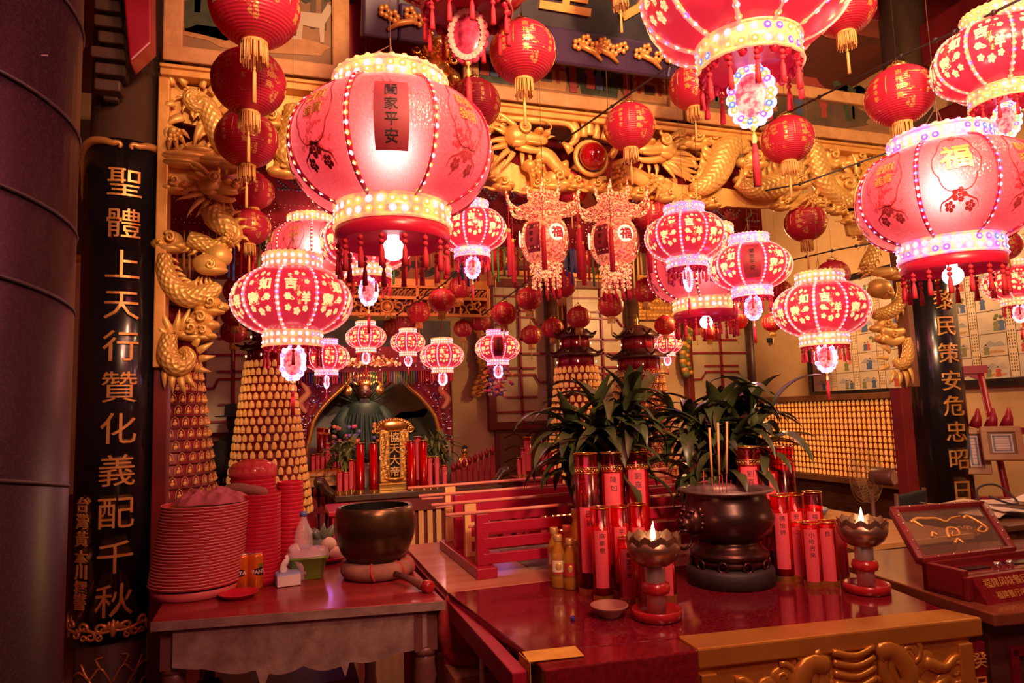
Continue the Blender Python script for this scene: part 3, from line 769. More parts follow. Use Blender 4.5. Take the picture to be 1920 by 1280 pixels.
def claw(x, y, s, ang, name='dragon_claw'):
    m = MB(); m.ell(A(x, y, .07), (s*.55*sc(x, y), .05, s*.5*sc(x, y)), 10, 8)
    for i in range(4):
        a = R(ang + (i-1.5)*34); c, d = math.cos(a), -math.sin(a)
        stroke(m, [(x+.3*s*c, y+.3*s*d, .24*s, .07), (x+.8*s*c, y+.8*s*d, .26*s, .10), (x+1.15*s*c, y+1.15*s*d+.1*s, .20*s, .09), (x+1.45*s*c, y+1.45*s*d+.3*s, .04*s, .06)], .07, .9, 7, 3)
        for k in (.55, .95): m.ell(A(x+k*s*c, y+k*s*d, .11), (s*.2*sc(x, y),)*3, 7, 5)
    return m.build(name, 'gold_wood', arch)
def head(x, y, s, flip=1, rot=0):
    """dragon head in profile, looking to +x when flip = 1"""
    def L(u, v): c, d = math.cos(rot), math.sin(rot); uu, vv = u*c-v*d, u*d+v*c; return x+flip*uu*s, y-vv*s
    def st(mb, pts, wd=.08, flat=.8, k=3, n=8): stroke(mb, [(*L(u, v), r*s, w_) for u, v, r, w_ in pts], wd, flat, n, k)
    q = sc(x, y)*s; m = MB()
    m.ell(A(*L(0, 0), .07), (.55*q, .07, .45*q), 16, 10)
    st(m, [(.1, 0, .36, .08), (.55, -.1, .30, .09), (.95, -.12, .25, .09), (1.2, -.08, .18, .08)])
    st(m, [(.0, -.35, .20, .07), (.5, -.52, .17, .08), (.95, -.55, .13, .08), (1.15, -.46, .07, .08)])
    m.ell(A(*L(1.12, .06), .11), (.17*q, .05, .15*q), 10, 8); m.ell(A(*L(.78, .13), .12), (.2*q, .05, .12*q), 10, 8)
    st(m, [(.30, -.28, .06, .12), (.7, -.36, .06, .13), (1.1, -.34, .05, .12)], .12, .8, 3, 6)
    st(m, [(-.2, -.25, .2, .09), (.05, -.3, .2, .1), (.3, -.25, .12, .1)], .1)
    h = m.build('dragon_head', 'gold_wood', arch)
    e = MB(); c = A(*L(.18, .22), .15); e.ring(c, .20*q, .07*q, 16, 6, 0, Matrix.Rotation(R(90), 3, 'X')); e.ell(c, (.15*q,)*3, 10, 8); e.build('eye', 'gold_wood', h)
    g = MB()
    for s2 in (0, .16):
        st(g, [(-.1, .38, .12, .09), (-.45-s2, .62+s2, .11, .08), (-.8-s2, .66+s2*1.6, .08, .07), (-1.1-s2, .9+s2, .02, .06)], .08)
    st(g, [(.1, .45, .1, .1), (.3, .6, .08, .1), (.25, .78, .03, .1)], .1); g.build('horn', 'gold_wood', h)
    g = MB()
    for i, (u, v, a, ln, wd_) in enumerate([(-.3, .1, 160, .9, .16), (-.35, -.1, 182, 1.1, .17), (-.35, -.3, 200, 1.2, .17), (-.25, -.5, 218, 1.15, .16), (-.05, -.6, 238, .95, .15), (.3, -.62, 262, .7, .13), (.6, -.66, 275, .55, .11), (.9, -.62, 290, .45, .09), (-.4, .25, 145, .6, .13), (1.25, .1, 60, .4, .08), (1.2, .0, 20, .45, .08)]):
        X, Y = L(u, v); flame(g, X, Y, (a if flip > 0 else 180-a), ln*s, wd_*s, .35*(1 if i % 2 else -.5)*flip, .05)
    g.build('mane', 'gold_wood', h)
    g = MB(); st(g, [(1.1, .1, .035, .12), (1.35, .35, .03, .1), (1.2, .62, .03, .09), (.9, .72, .015, .08)], .1, .9, 4, 6); g.build('whisker', 'gold_wood', h)
    return h

# frame mouldings and posts
m = MB(); a = A(305, 136); b = A(1672, 287)
W = b.x-a.x; zt = (a.z+b.z)/2; m.box(((a.x+b.x)/2, -.02, zt-.03), (W, .14, .055)); m.box(((a.x+b.x)/2, -.05, zt-.012), (W, .12, .02)); m.build('top_rail', 'gold_paint', arch, .006)
for x0, y0, x1, y1, mt in ((308, 140, 304, 690, 'gold_paint'), (1676, 300, 1699, 726, 'brown_wood')):
    a = A(x0, y0); b = A(x1, y1); m = MB(); m.box(((a.x+b.x)/2, 0, (a.z+b.z)/2), (.055, .12, abs(a.z-b.z)), 0, 0, 0, 0); m.build('side_post', mt, arch, .006)
m = MB(); m.box((b.x-.03, .03, (b.z-1.6)/2), (.10, .10, b.z+1.6)); m.build('lower_post', 'red_paint_dark', arch, .006)
a = A(303, 690); m = MB(); m.box((a.x, .03, (a.z-1.6)/2), (.07, .10, a.z+1.6)); m.build('lower_post', 'red_paint_dark', arch, .006)
# solid carved ground behind the densest carving
def ground(pts, d=.03):
    P = [A(x, y) for x, y in pts]; m = MB(); m.prism([(p.x, p.z) for p in P], d, Matrix.Translation((0, d, 0)) @ Matrix.Rotation(R(90), 4, 'X')); m.build('carved_ground', 'gold_wood', arch)
def ground2(cols):
    """strip between an upper and a lower wavy line: [(x, ytop, ybottom)]"""
    for (x0, t0, b0), (x1, t1, b1) in zip(cols, cols[1:]): pass
    m = MB(); n = len(cols); vs = []
    for x, t, b_ in cols:
        for d in (0, .03): vs += [A(x, t, -d), A(x, b_, -d)]
    fs = []
    for i in range(n-1):
        o = i*4; fs += [(o, o+1, o+5, o+4), (o+2, o+6, o+7, o+3), (o, o+4, o+6, o+2), (o+1, o+3, o+7, o+5)]
    fs += [(0, 2, 3, 1), ((n-1)*4, (n-1)*4+1, (n-1)*4+3, (n-1)*4+2)]
    m.add(vs, fs, 0, False); m.build('carved_ground', 'gold_wood', arch)
ground2([(310, 285, 338), (335, 272, 350), (370, 262, 345), (410, 250, 330), (440, 262, 322), (475, 290, 330)])
ground2([(315, 150, 215), (345, 160, 230), (380, 165, 238), (420, 170, 240)])
ground2([(500, 180, 318), (530, 172, 326), (565, 168, 330), (620, 168, 300), (700, 185, 290), (800, 195, 280), (890, 205, 285)])
ground2([(885, 275, 320), (930, 290, 340), (970, 310, 358), (1030, 320, 362), (1090, 330, 352), (1130, 330, 366), (1200, 330, 372), (1270, 335, 372)])
ground2([(1270, 345, 372), (1340, 350, 384), (1420, 362, 390), (1500, 365, 388), (1560, 350, 386), (1600, 340, 400), (1640, 320, 430), (1672, 310, 450)])
ground2([(1500, 262, 290), (1560, 275, 315), (1620, 285, 330), (1668, 300, 340)])
ground2([(1240, 248, 275), (1300, 252, 282), (1340, 258, 300)])

# left post dragon
dragon([(372, 190, 8), (362, 184, 12), (358, 196, 13), (372, 206, 15), (388, 204, 17), (398, 225, 19), (410, 255, 21), (428, 285, 22), (450, 305, 20)], -1)
g = MB()
for x, y, an, ln, w_ in ((325, 165, 100, 30, 9), (330, 200, 190, 28, 9), (345, 225, 200, 45, 11), (380, 170, 60, 30, 8), (395, 180, 40, 34, 9), (415, 215, 30, 36, 10), (430, 245, 20, 36, 10), (350, 165, 130, 26, 9), (320, 240, 250, 40, 10), (385, 235, 235, 50, 10)): one_flame(x, y, an, ln, w_, .4, 'carved_flame')
claw(330, 258, 20, 300)
for x, y, rx, ry in ((350, 300, 46, 12), (408, 308, 40, 12), (375, 290, 30, 12), (340, 312, 34, 8), (440, 318, 34, 9)):
    g = MB(); q = sc(x, y); g.ell(A(x, y, .04), (rx*q, .045, ry*q), 18, 8); g.ell(A(x, y-2, .065), (rx*.8*q, .03, ry*.6*q), 16, 8); g.build('cloud_scroll', 'gold_wood', arch)
head(398, 356, 42, 1, -.12)
cloud(330, 346, 18, -1, False)
dragon([(396, 395, 20), (408, 415, 22), (425, 428, 21), (438, 442, 18), (436, 452, 14), (420, 460, 13), (402, 466, 14), (375, 458, 17), (356, 452, 15)], 1)
claw(424, 456, 14, 20)
cloud(322, 452, 22, 1, True)
g = MB(); q = sc(405, 495); g.ell(A(395, 500, .06), (30*q, .07, 20*q), 16, 10); g.ell(A(412, 485, .06), (24*q, .06, 22*q), 14, 10); g.ell(A(400, 512, .08), (28*q, .05, 10*q), 14, 8); curl(g, 398, 504, 12, 1, 1.2, .12); g.build('cloud_scroll', 'gold_wood', arch)
dragon([(312, 480, 12), (312, 505, 16), (320, 530, 18), (336, 550, 20), (358, 560, 21), (382, 556, 19), (402, 546, 15), (412, 536, 8)], 1)
cloud(396, 570, 20, -1, False); cloud(378, 598, 22, 1, False); cloud(360, 618, 20, -1, False); cloud(382, 622, 16, 1, False)
g = MB()
for x, y, an, ln, w_ in ((322, 628, 105, 55, 10), (330, 625, 70, 45, 9), (316, 632, 130, 36, 8), (338, 620, 55, 48, 9)): one_flame(x, y, an, ln, w_, .3, 'carved_flame')
dragon([(322, 628, 13), (318, 650, 17), (320, 672, 20), (334, 686, 21), (350, 684, 17), (357, 670, 13), (350, 660, 10), (342, 664, 7)], -1, .06, False)
g = MB()
for x, y, an, ln, w_ in ((365, 650, 50, 30, 8), (372, 660, 25, 34, 9), (374, 674, 5, 32, 9), (368, 690, -20, 30, 9), (350, 702, -60, 36, 9), (340, 704, -80, 40, 9), (326, 700, -95, 38, 9), (314, 690, -100, 40, 8), (360, 640, 75, 28, 7)): one_flame(x, y, an, ln, w_, .2, 'tail_fin')

# beam: body behind the big lantern, head facing the pearl
dragon([(548, 205, 16), (552, 235, 22), (545, 265, 24), (540, 295, 24), (560, 315, 22), (600, 310, 20), (660, 270, 20), (740, 250, 22), (830, 270, 24), (880, 292, 24), (915, 290, 22)], 1)
cloud(590, 196, 20, 1); cloud(512, 225, 18, -1, False); cloud(535, 312, 22, -1, False); cloud(700, 210, 20, 1); cloud(800, 225, 20, -1); claw(560, 258, 16, 250)
cloud(900, 240, 16, -1, False)
head(962, 264, 45, 1, -.05)
claw(985, 318, 23, 330); claw(905, 328, 16, 200)
stroke_m = MB(); stroke(stroke_m, [(1000, 292, 14), (1022, 300, 15), (1040, 320, 13), (1060, 330, 9)], .06); stroke(stroke_m, [(905, 225, 5), (960, 228, 7), (1010, 232, 9), (1060, 238, 7), (1075, 262, 8), (1060, 280, 4)], .05); stroke_m.build('carved_ribbon', 'gold_wood', arch)
cloud(1040, 336, 22, 1, True); cloud(1000, 350, 16, -1, True)
# flaming pearl
g = MB()
for x, y, an, ln, w_ in ((1076, 262, 100, 48, 12), (1090, 262, 95, 34, 9), (1100, 258, 92, 54, 10), (1112, 264, 84, 36, 9), (1128, 268, 75, 56, 12), (1066, 290, 130, 30, 11), (1060, 315, 170, 18, 12), (1138, 300, 55, 40, 10), (1142, 318, 30, 34, 9), (1068, 330, 240, 20, 10)): one_flame(x, y, an, ln, w_, .25, 'pearl_flame')
q = sc(1102, 300); g.ring(A(1102, 302, .05), 31*q, 5*q, 24, 8, 0, Matrix.Rotation(R(90), 3, 'X')); g.build('pearl_setting', 'gold_wood', arch)
MB().ell(A(1101, 302, .09), (26*q, 22*q, 26*q), 28, 18).build('pearl', 'ruby', arch)
# right beam dragon
head(1236, 286, 43, -1, .05)
claw(1225, 345, 20, 210); claw(1160, 340, 18, 160)
g = MB(); stroke(g, [(1145, 322, 10), (1165, 326, 13), (1190, 336, 16), (1215, 350, 15), (1250, 358, 12)], .05)
for i in range(5): flame(g, 1225+i*6, 300+i*4, -8-i*8, 95-i*9, 9, .25)
g.build('carved_ribbon', 'gold_wood', arch)
dragon([(1290, 360, 12), (1312, 352, 19), (1330, 335, 25), (1342, 312, 28), (1350, 290, 27), (1366, 276, 23), (1385, 280, 16), (1390, 292, 8)], 1)
dragon([(1378, 350, 10), (1400, 360, 17), (1425, 358, 22), (1450, 348, 24), (1470, 330, 22), (1484, 312, 18)], 1)
dragon([(1512, 268, 12), (1518, 290, 20), (1524, 315, 22), (1532, 340, 22), (1548, 362, 20), (1570, 378, 16), (1600, 384, 10)], -1)
cloud(1408, 300, 20, 1, False); cloud(1395, 330, 16, -1, False); cloud(1550, 296, 20, 1, True); cloud(1492, 342, 15, 1, False); cloud(1576, 350, 30, 1, True); cloud(1600, 300, 18, -1, False); cloud(1300, 262, 20, -1, True); cloud(1270, 256, 14, 1, False)
g = MB()
for x, y in ((1416, 372), (1352, 372)): curl(g, x, y, 18 if x > 1400 else 14, 1, 1.8, .06); q = sc(x, y); g.ell(A(x, y, .02), (20*q, .05, 18*q), 14, 8)
stroke(g, [(1300, 376, 7), (1350, 380, 9), (1400, 386, 9), (1450, 378, 10), (1480, 384, 6), (1520, 380, 10), (1560, 388, 6)], .04)
for x, y, an, ln, w_ in ((1375, 356, 70, 40, 9), (1388, 350, 100, 30, 7), (1455, 378, 60, 26, 6), (1470, 378, 30, 34, 7), (1300, 340, 60, 40, 8), (1615, 380, 240, 40, 12), (1300, 320, 120, 26, 6)): one_flame(x, y, an, ln, w_, .3, 'carved_flame')
claw(1508, 375, 15, 250)
dragon([(1600, 372, 12), (1612, 345, 14), (1622, 320, 13), (1636, 308, 10), (1646, 316, 6)], 1, .05, True)
g = MB()
for x, y, an, ln, w_ in ((1600, 330, 100, 50, 9), (1590, 340, 120, 40, 8), (1640, 300, 80, 30, 8), (1655, 305, 50, 22, 7)): one_flame(x, y, an, ln, w_, .3, 'carved_flame')
for x, y, s_, f_ in ((900, 322, 13, 1), (940, 345, 14, -1), (1075, 344, 13, 1), (1112, 348, 14, -1), (1150, 356, 14, 1), (1192, 362, 13, -1), (1245, 366, 13, 1), (1290, 372, 12, -1), (1330, 380, 12, 1), (1460, 384, 12, 1), (1530, 380, 12, -1), (1566, 392, 12, 1), (620, 285, 15, 1), (690, 275, 15, -1), (770, 270, 14, 1), (1590, 410, 11, -1), (1480, 276, 12, 1), (1360, 264, 12, 1), (1330, 262, 12, -1), (1440, 292, 11, -1), (930, 232, 12, 1)): cloud(x, y, s_, f_, True)
# right post dragon
ground2([(1584, 372, 400), (1592, 372, 440), (1606, 372, 445), (1630, 380, 440), (1668, 380, 430)])
head(1618, 440, 24, -1, -.35)
dragon([(1632, 462, 12), (1626, 478, 13), (1618, 492, 13), (1610, 506, 11)], 1)
claw(1612, 512, 13, 170); stroke_m = MB(); stroke(stroke_m, [(1616, 512, 7), (1635, 514, 9), (1655, 512, 9)], .07); stroke_m.build('dragon_arm', 'gold_scale', arch)
cloud(1672, 512, 13, 1, False); g = MB(); q = sc(1630, 545); g.ell(A(1634, 544, .07), (24*q, .08, 18*q), 16, 10); g.ell(A(1644, 556, .09), (14*q, .06, 9*q), 12, 8); curl(g, 1638, 552, 9, 1, 1.2, .14); g.build('cloud_scroll', 'gold_wood', arch)
dragon([(1678, 530, 8), (1682, 550, 11), (1676, 570, 12), (1662, 584, 13), (1645, 590, 12), (1628, 592, 8)], 1)
cloud(1650, 608, 15, -1, False); cloud(1660, 630, 15, 1, False)
stroke_m = MB(); stroke(stroke_m, [(1640, 620, 8), (1660, 626, 9), (1682, 622, 6)], .06); stroke(stroke_m, [(1640, 634, 8), (1662, 642, 9), (1682, 636, 6)], .06); stroke_m.build('carved_ribbon', 'gold_wood', arch)
dragon([(1686, 635, 9), (1690, 655, 11), (1688, 674, 12), (1678, 684, 11), (1668, 680, 8), (1668, 672, 5)], -1, .06, False)
g = MB()
for x, y, an, ln, w_ in ((1660, 660, 150, 22, 6), (1656, 672, 175, 24, 6), (1658, 686, 200, 22, 6), (1668, 696, 245, 26, 7), (1678, 698, 262, 30, 7), (1688, 696, 272, 32, 7), (1696, 690, 278, 34, 6)): one_flame(x, y, an, ln, w_, .15, 'tail_fin')
# ------------------------------------------------------------------ embroidered banner behind the arch
bl = at(300, 440, Y=4.42); br = at(1432, 478, Y=4.42); zt = 3.5; zb = (bl.z+br.z)/2
t = thing('embroidered_banner', 'wide red embroidered banner hanging behind the gold arch', 'banner', ((bl.x+br.x)/2, 4.42, zb)); W = br.x-bl.x; Hh = zt-zb
m = MB(); n = 60
for i in range(n):
    x0 = -W/2+W*i/n; x1 = x0+W/n; y0 = .012*math.sin(i*.9); y1 = .012*math.sin((i+1)*.9)
    m.add([(x0, y0, 0), (x1, y1, 0), (x1, y1, Hh), (x0, y0, Hh), (x0, y0+.008, 0), (x1, y1+.008, 0), (x1, y1+.008, Hh), (x0, y0+.008, Hh)], [(0,1,2,3), (7,6,5,4), (0,4,5,1), (3,2,6,7)])
m.build('cloth', 'banner_red', t)
m = MB()
for i in range(150):
    x = -W/2+W*(i+.5)/150; 
    for z in (.05, .20): m.dot((x, -.016, z), (0, -1, 0), .006)
for k in range(22):
    cx = -W/2+W*(k+.5)/22
    for j in range(14): a = 2*PI*j/14; m.dot((cx+.075*math.cos(a), -.016, .125+.055*math.sin(a)), (0, -1, 0), .0055)
for cx in (-W*.31, -W*.29, -W*.02, W*.2, W*.36, W*.44):
    for s in (-1, 1):
        pp = smooth([(cx, -.018, .32), (cx+s*.09, -.018, .42), (cx+s*.16, -.018, .36), (cx+s*.1, -.018, .3), (cx+s*.22, -.018, .30)], 6)
        for p in pp: m.dot(p, (0, -1, 0), .010, 1)
m.build('sequin_pattern', ['sequin_silver', 'sequin'], t)
for cx, cz, s in ((-W*.35, .40, .1), (-W*.26, .40, .1), (-W*.115, .38, .14), (W*.035, .36, .1), (W*.30, .32, .15), (W*.43, .30, .12), (W*.40, .38, .09)):
    m = MB()
    for k in range(-3, 4):
        a = R(90-k*24); m.prism([(0, 0), (s*.28*math.cos(a-.5), s*.28*math.sin(a-.5)), (s*math.cos(a)*.7, s*math.sin(a)*.7), (s*.28*math.cos(a+.5), s*.28*math.sin(a+.5))], .006, Matrix.Translation((cx, -.012-.001*(k % 2), cz)) @ Matrix.Rotation(R(90), 4, 'X'), 0)
    m.ell((cx, -.014, cz+s*.15), (s*.3, .004, s*.2), 10, 6); m.build('lotus_applique', 'banner_pink', t)
m = MB(); cx = at(1100, 380, Y=4.42).x - t.location.x
for pts, mi in (([(cx-.05, .62, .05), (cx-.10, .50, .06), (cx-.06, .40, .055), (cx+.02, .36, .05), (cx-.03, .28, .04)], 0), ([(cx+.10, .62, .04), (cx+.06, .52, .07), (cx+.12, .44, .09), (cx+.10, .36, .05)], 1), ([(cx+.25, .45, .05), (cx+.33, .50, .06), (cx+.4, .42, .05)], 0)):
    pp = smooth([(x, -.02, z, r) for x, z, r in pts], 4); m.tube([p[:3] for p in pp], [p[3] for p in pp], 8, mi, .25, (0, -1, 0))
for k in range(5): m.rod((cx-.04+.02*k-.03, -.02, .28), (cx-.09+.045*k-.03, -.02, .19+.02*abs(k-2)), .013, 6, 0)
m.build('dragon_applique', ['banner_gold', 'sequin'], t)
m = MB()
for k in range(3):
    for q in range(3): m.tube([(W/2-.05-.0*q, -.014, .08+k*.17), (W/2-.13, -.014, .08+k*.17), (W/2-.13, -.014, .19+k*.17), (W/2-.05, -.014, .19+k*.17), (W/2-.05, -.014, .12+k*.17), (W/2-.09, -.014, .12+k*.17), (W/2-.09, -.014, .155+k*.17)], .005, 4) if q == 0 else None
m.build('key_border', 'banner_pink', t)
fr = MB()
for i in range(120):
    x = -W/2+W*(i+.5)/120+random.uniform(-.008, .008); L = random.uniform(.16, .30); c = (i//3) % 7
    fr.rod((x, -.006, .005), (x+random.uniform(-.005, .005), -.006, -L), .006, 5, 1 if c == 1 else 2 if c == 3 else 3 if c == 5 else 0, .009)
o = fr.build('fringe', ['tassel_red', 'tassel_gold', 'tassel_blue', 'tassel_green'], t); o['kind'] = 'stuff'

# ------------------------------------------------------------------ lanterns
def prof_print(n=18):
    return [(.5*abs(math.cos(R(a)))**.82, .305*math.sin(R(a))) for a in [-66+132*i/n for i in range(n+1)]]
def prof_pink(n=20):
    return [(.5*abs(math.cos(R(a)))**.62, .31*math.sin(R(a))) for a in [-68+136*i/n for i in range(n+1)]]
def pr(prof, z):
    for (r0, z0), (r1, z1) in zip(prof, prof[1:]):
        if z0 <= z <= z1: return r0+(r1-r0)*(z-z0)/(z1-z0+1e-9)
    return prof[0][0] if z < prof[0][1] else prof[-1][0]
def on_skin(prof, ac, zc, lift=.004):
    """maps flat lettering onto the lantern skin, read from outside"""
    def f(x, y, z):
        zz = zc+y; r = pr(prof, max(prof[0][1], min(prof[-1][1], zz))); a = ac + x/max(.2, pr(prof, zc))
        return ((r+lift+z)*math.cos(a), (r+lift+z)*math.sin(a), zz)
    return f
def tassel(mb, L=.2, r=.012, beads=2):
    z = 0
    mb.rod((0, 0, .02), (0, 0, -.03), .003, 4)
    for i in range(beads): z -= .028; mb.ell((0, 0, z), (.014, .014, .014), 7, 5)
    z -= .012; mb.tube([(0, 0, z), (0, 0, z-.03), (0, 0, z-L*.6), (0, 0, z-L)], [.005, r, r*1.1, r*1.3], 7)
def rosette(m, prof, ac, du, zc, s, mi, petals=5, rot=0):
    """flat printed flower on a lantern skin"""
    f = on_skin(prof, ac, 0, .0035)
    for i in range(petals+1):
        a = rot+2*PI*i/petals; cx, cz, q = (du+s*.62*math.cos(a), zc+s*.62*math.sin(a), s*.40) if i < petals else (du, zc, s*.25)
        m.add([f(cx+q*math.cos(b*PI/3), cz+q*math.sin(b*PI/3), 0) for b in range(6)], [tuple(range(6))], mi, False)
def sprig(m, prof, ac, pts, w_, mi):
    f = on_skin(prof, ac, 0, .003); P = smooth(pts, 4); n = len(P)
    for i in range(n-1):
        (x0, y0), (x1, y1) = P[i], P[i+1]; d = math.hypot(x1-x0, y1-y0) or 1; nx, ny = -(y1-y0)/d, (x1-x0)/d; a, b = w_*(1-i/n)+.001, w_*(1-(i+1)/n)+.001
        m.add([f(x0+nx*a, y0+ny*a, 0), f(x0-nx*a, y0-ny*a, 0), f(x1-nx*b, y1-ny*b, 0), f(x1+nx*b, y1+ny*b, 0)], [(0, 1, 2, 3)], mi, False)
def led_lantern(name, label, loc, D, rz, style, pal, panels, slip=None, drum=False):
    """style 'print' = red printed lantern, 'pink' = large moulded lantern; pal = LED materials"""
    prof = prof_print() if style == 'print' else prof_pink()
    t = thing(name, label, 'lantern', loc, rz, D)
    m = MB(); m.lathe(prof, 80, 0, cap=False, uv=True)
    dA = 2*PI/panels
    if style == 'print':
        words = [('吉祥', -1), ('如意', 1), ('', 0), ('平安', -1), ('吉祥', 1), ('如意', -1), ('', 0), ('平安', 1), ('吉祥', -1), ('如意', 1)]
        for k in range(panels):
            ac = (k+.5)*dA; wd, s = words[k % 10]
            if slip is not None and k == 0: continue
            for (du, zc, q) in ((-.075, -.125, .028), (0, -.15, .032), (.07, -.13, .026), (.0, .17, .024), (-.06, .15, .018), (.06, .16, .018)): rosette(m, prof, ac, du, zc, q, 1, 5, k)
            if not wd:           # leaping carp among flowers
                sprig(m, prof, ac, [(-.07, -.06), (-.03, .03), (.04, .05), (.07, 0)], .032, 1); sprig(m, prof, ac, [(-.07, -.06), (-.10, -.03)], .02, 1); sprig(m, prof, ac, [(-.07, -.06), (-.09, -.10)], .02, 1)
                for q in range(4): rosette(m, prof, ac, -.09+.06*q, .11-.01*(q % 2)*3, .02, 1)
            else:
                for q in (-1, 1): sprig(m, prof, ac, [(s*.085, -.02*q-.04), (s*.05, .01*q-.05), (s*.02, -.06)], .008, 1)
                rosette(m, prof, ac, s*.075, -.035, .030, 1, 6); rosette(m, prof, ac, -s*.08, .09, .024, 1, 5)
            for j, ch in enumerate(wd):
                zc = .075-.12*j; m.text(ch, .105, on_skin(prof, ac+(-.045+.09*j)*(1 if s < 0 else -1)/.45, zc), 1, .003, 3, .004)
    else:
        for k in range(panels):
            ac = (k+.5)*dA
            if slip is not None and k == 0: continue
            if k % 2 == 0: m.text('福', .15, on_skin(prof, ac, .10), 2, .005, 4, .004)
            else:
                for j, ch in enumerate(('恭喜', '發財') if k % 4 == 1 else ('招財', '進寶')): m.text(ch, .062, on_skin(prof, ac, .14-.075*j), 2, .003, 4)
            f = on_skin(prof, ac, 0, .004); q = []
            for i in range(48):      # scalloped outline round each emblem
                a = 2*PI*i/48; rr = 1+.13*abs(math.cos(3*a)); q.append(f(.105*rr*math.cos(a), .07+.155*rr*math.sin(a), 0))
            m.tube(q+[q[0]], .0030, 4, 3)
            for cx, cz, s in ((0, -.115, .03), (-.05, -.17, .022), (.055, -.175, .022), (.0, .235, .02)):
                rosette(m, prof, ac, cx, cz, s*1.35, 3, 5, k)
            for e in (-1, 1): sprig(m, prof, ac, [(e*.01, -.10), (e*.05, -.13), (e*.09, -.15), (e*.10, -.19)], .006, 3)
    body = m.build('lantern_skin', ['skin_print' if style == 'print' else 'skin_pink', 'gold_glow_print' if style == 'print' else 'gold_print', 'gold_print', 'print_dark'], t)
    core = 'led_off' if pal[0] == 'led_off' else 'led_core'
    nl = 15 if style == 'print' else 17
    strip = MB(); pp = [(r+.006, 0, z) for r, z in prof]; strip.tube(pp, .016 if style == 'print' else .014, 6, 0, .4)
    for i in range(nl):
        u = (i+.5)/nl*(len(prof)-1); j = int(u); f_ = u-j; r = prof[j][0]+(prof[j+1][0]-prof[j][0])*f_; z = prof[j][1]+(prof[j+1][1]-prof[j][1])*f_
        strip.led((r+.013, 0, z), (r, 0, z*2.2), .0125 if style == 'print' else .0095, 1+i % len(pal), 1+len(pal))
    sm = None
    for k in range(panels):
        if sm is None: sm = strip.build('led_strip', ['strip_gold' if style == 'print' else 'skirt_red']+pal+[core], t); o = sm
        else: o = sm.copy(); COL.objects.link(o); o.parent = t
        o.rotation_euler = (0, 0, k*dA)
    rt, rb = prof[-1][0], prof[0][0]
    bm = 'band_violet' if pal[0] == 'led_violet' else 'band_warm'
    for nm, z0, z1, rr in (('top_band', prof[-1][1]-.005, prof[-1][1]+(.115 if style == 'print' else .085), rt+.012), ('bottom_band', prof[0][1]-(.12 if style == 'print' else .10), prof[0][1]+.005, rb+.012)):
        m = MB(); m.lathe([(rr-.012, z0), (rr, z0), (rr, z1), (rr-.012, z1), (rr-.012, z0)], 48, 0, cap=False)
        for q in (z0, z1): m.ring((0, 0, q), rr, .010, 48, 5, 0)
        cnt = 26 if style == 'print' else 32
        for i in range(cnt):
            a = 2*PI*i/cnt
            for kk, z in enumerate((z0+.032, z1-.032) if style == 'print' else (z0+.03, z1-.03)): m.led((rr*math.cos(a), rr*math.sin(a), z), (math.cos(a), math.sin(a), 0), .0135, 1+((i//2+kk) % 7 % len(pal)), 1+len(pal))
        if nm == 'top_band':
            for i in range(30): a = 2*PI*i/30; m.ell(((rr-.01)*math.cos(a), (rr-.01)*math.sin(a), z1+.006), (.02, .02, .016), 6, 4, 0)
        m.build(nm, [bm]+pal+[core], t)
    zb = prof[0][1]-(.12 if style == 'print' else .10)
    if drum:
        m = MB(); m.lathe([(rb, zb-.075), (rb+.01, zb-.06), (rb+.01, zb), (rb-.01, zb), (rb-.015, zb-.07)], 40, 0, cap=False); m.lathe([(0, zb-.03), (rb, zb-.03)], 40, 0, cap=False); m.build('skirt', 'skirt_red', t)
        m = MB(); m.ell((0, 0, zb-.10), (.058, .058, .058), 18, 12); m.cyl((0, 0, zb-.06), .03, .05, 12, 0); m.build('bulb', 'bulb', t)
        zb -= .07
    else:
        m = MB(); m.lathe([(0, zb+.02), (rb, zb+.02), (rb, zb)], 32, 0, cap=False)
        for i in range(20): a = 2*PI*i/20; m.ell(((rb-.01)*math.cos(a), (rb-.01)*math.sin(a), zb-.008), (.024, .024, .03), 6, 4)
        m.build('skirt', 'skirt_red', t)
        m = MB(); T = Matrix.Rotation(R(90), 3, 'X'); md = zb-.135
        m.ell((0, 0, md), (.022, .085, .125), 20, 10, 0)
        for i in range(16): a = 2*PI*i/16; m.ell((0, .095*math.cos(a), md+.14*math.sin(a)), (.02, .030, .032), 7, 5, 1)
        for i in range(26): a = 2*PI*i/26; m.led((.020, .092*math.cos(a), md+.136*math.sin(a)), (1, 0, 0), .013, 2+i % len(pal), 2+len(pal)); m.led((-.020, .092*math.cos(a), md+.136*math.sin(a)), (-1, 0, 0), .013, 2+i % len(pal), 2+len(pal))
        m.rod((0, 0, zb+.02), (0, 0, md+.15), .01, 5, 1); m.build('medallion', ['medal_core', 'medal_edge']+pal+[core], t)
        m = MB(); m.M = Matrix.Translation((0, 0, md-.16)); m.ell((0, 0, 0), (.016, .016, .02), 8, 6, 1); m.rod((0, 0, 0), (0, 0, -.06), .004, 5, 1); m.ell((0, 0, -.06), (.013, .013, .03), 8, 6, 1); m.tube([(0, 0, -.085), (0, 0, -.12), (0, 0, -.3)], [.008, .016, .019], 8); m.build('end_tassel', ['tassel_red', 'tassel_gold'], t)
    tm = MB(); tassel(tm, .11 if not drum else .10); o0 = None; cnt = 12 if not drum else 16
    for i in range(cnt):
        if o0 is None: o0 = o = tm.build('tassel', 'tassel_red', t)
        else: o = o0.copy(); COL.objects.link(o); o.parent = t
        a = 2*PI*(i+.5)/cnt; o.location = ((rb-.005)*math.cos(a), (rb-.005)*math.sin(a), zb)
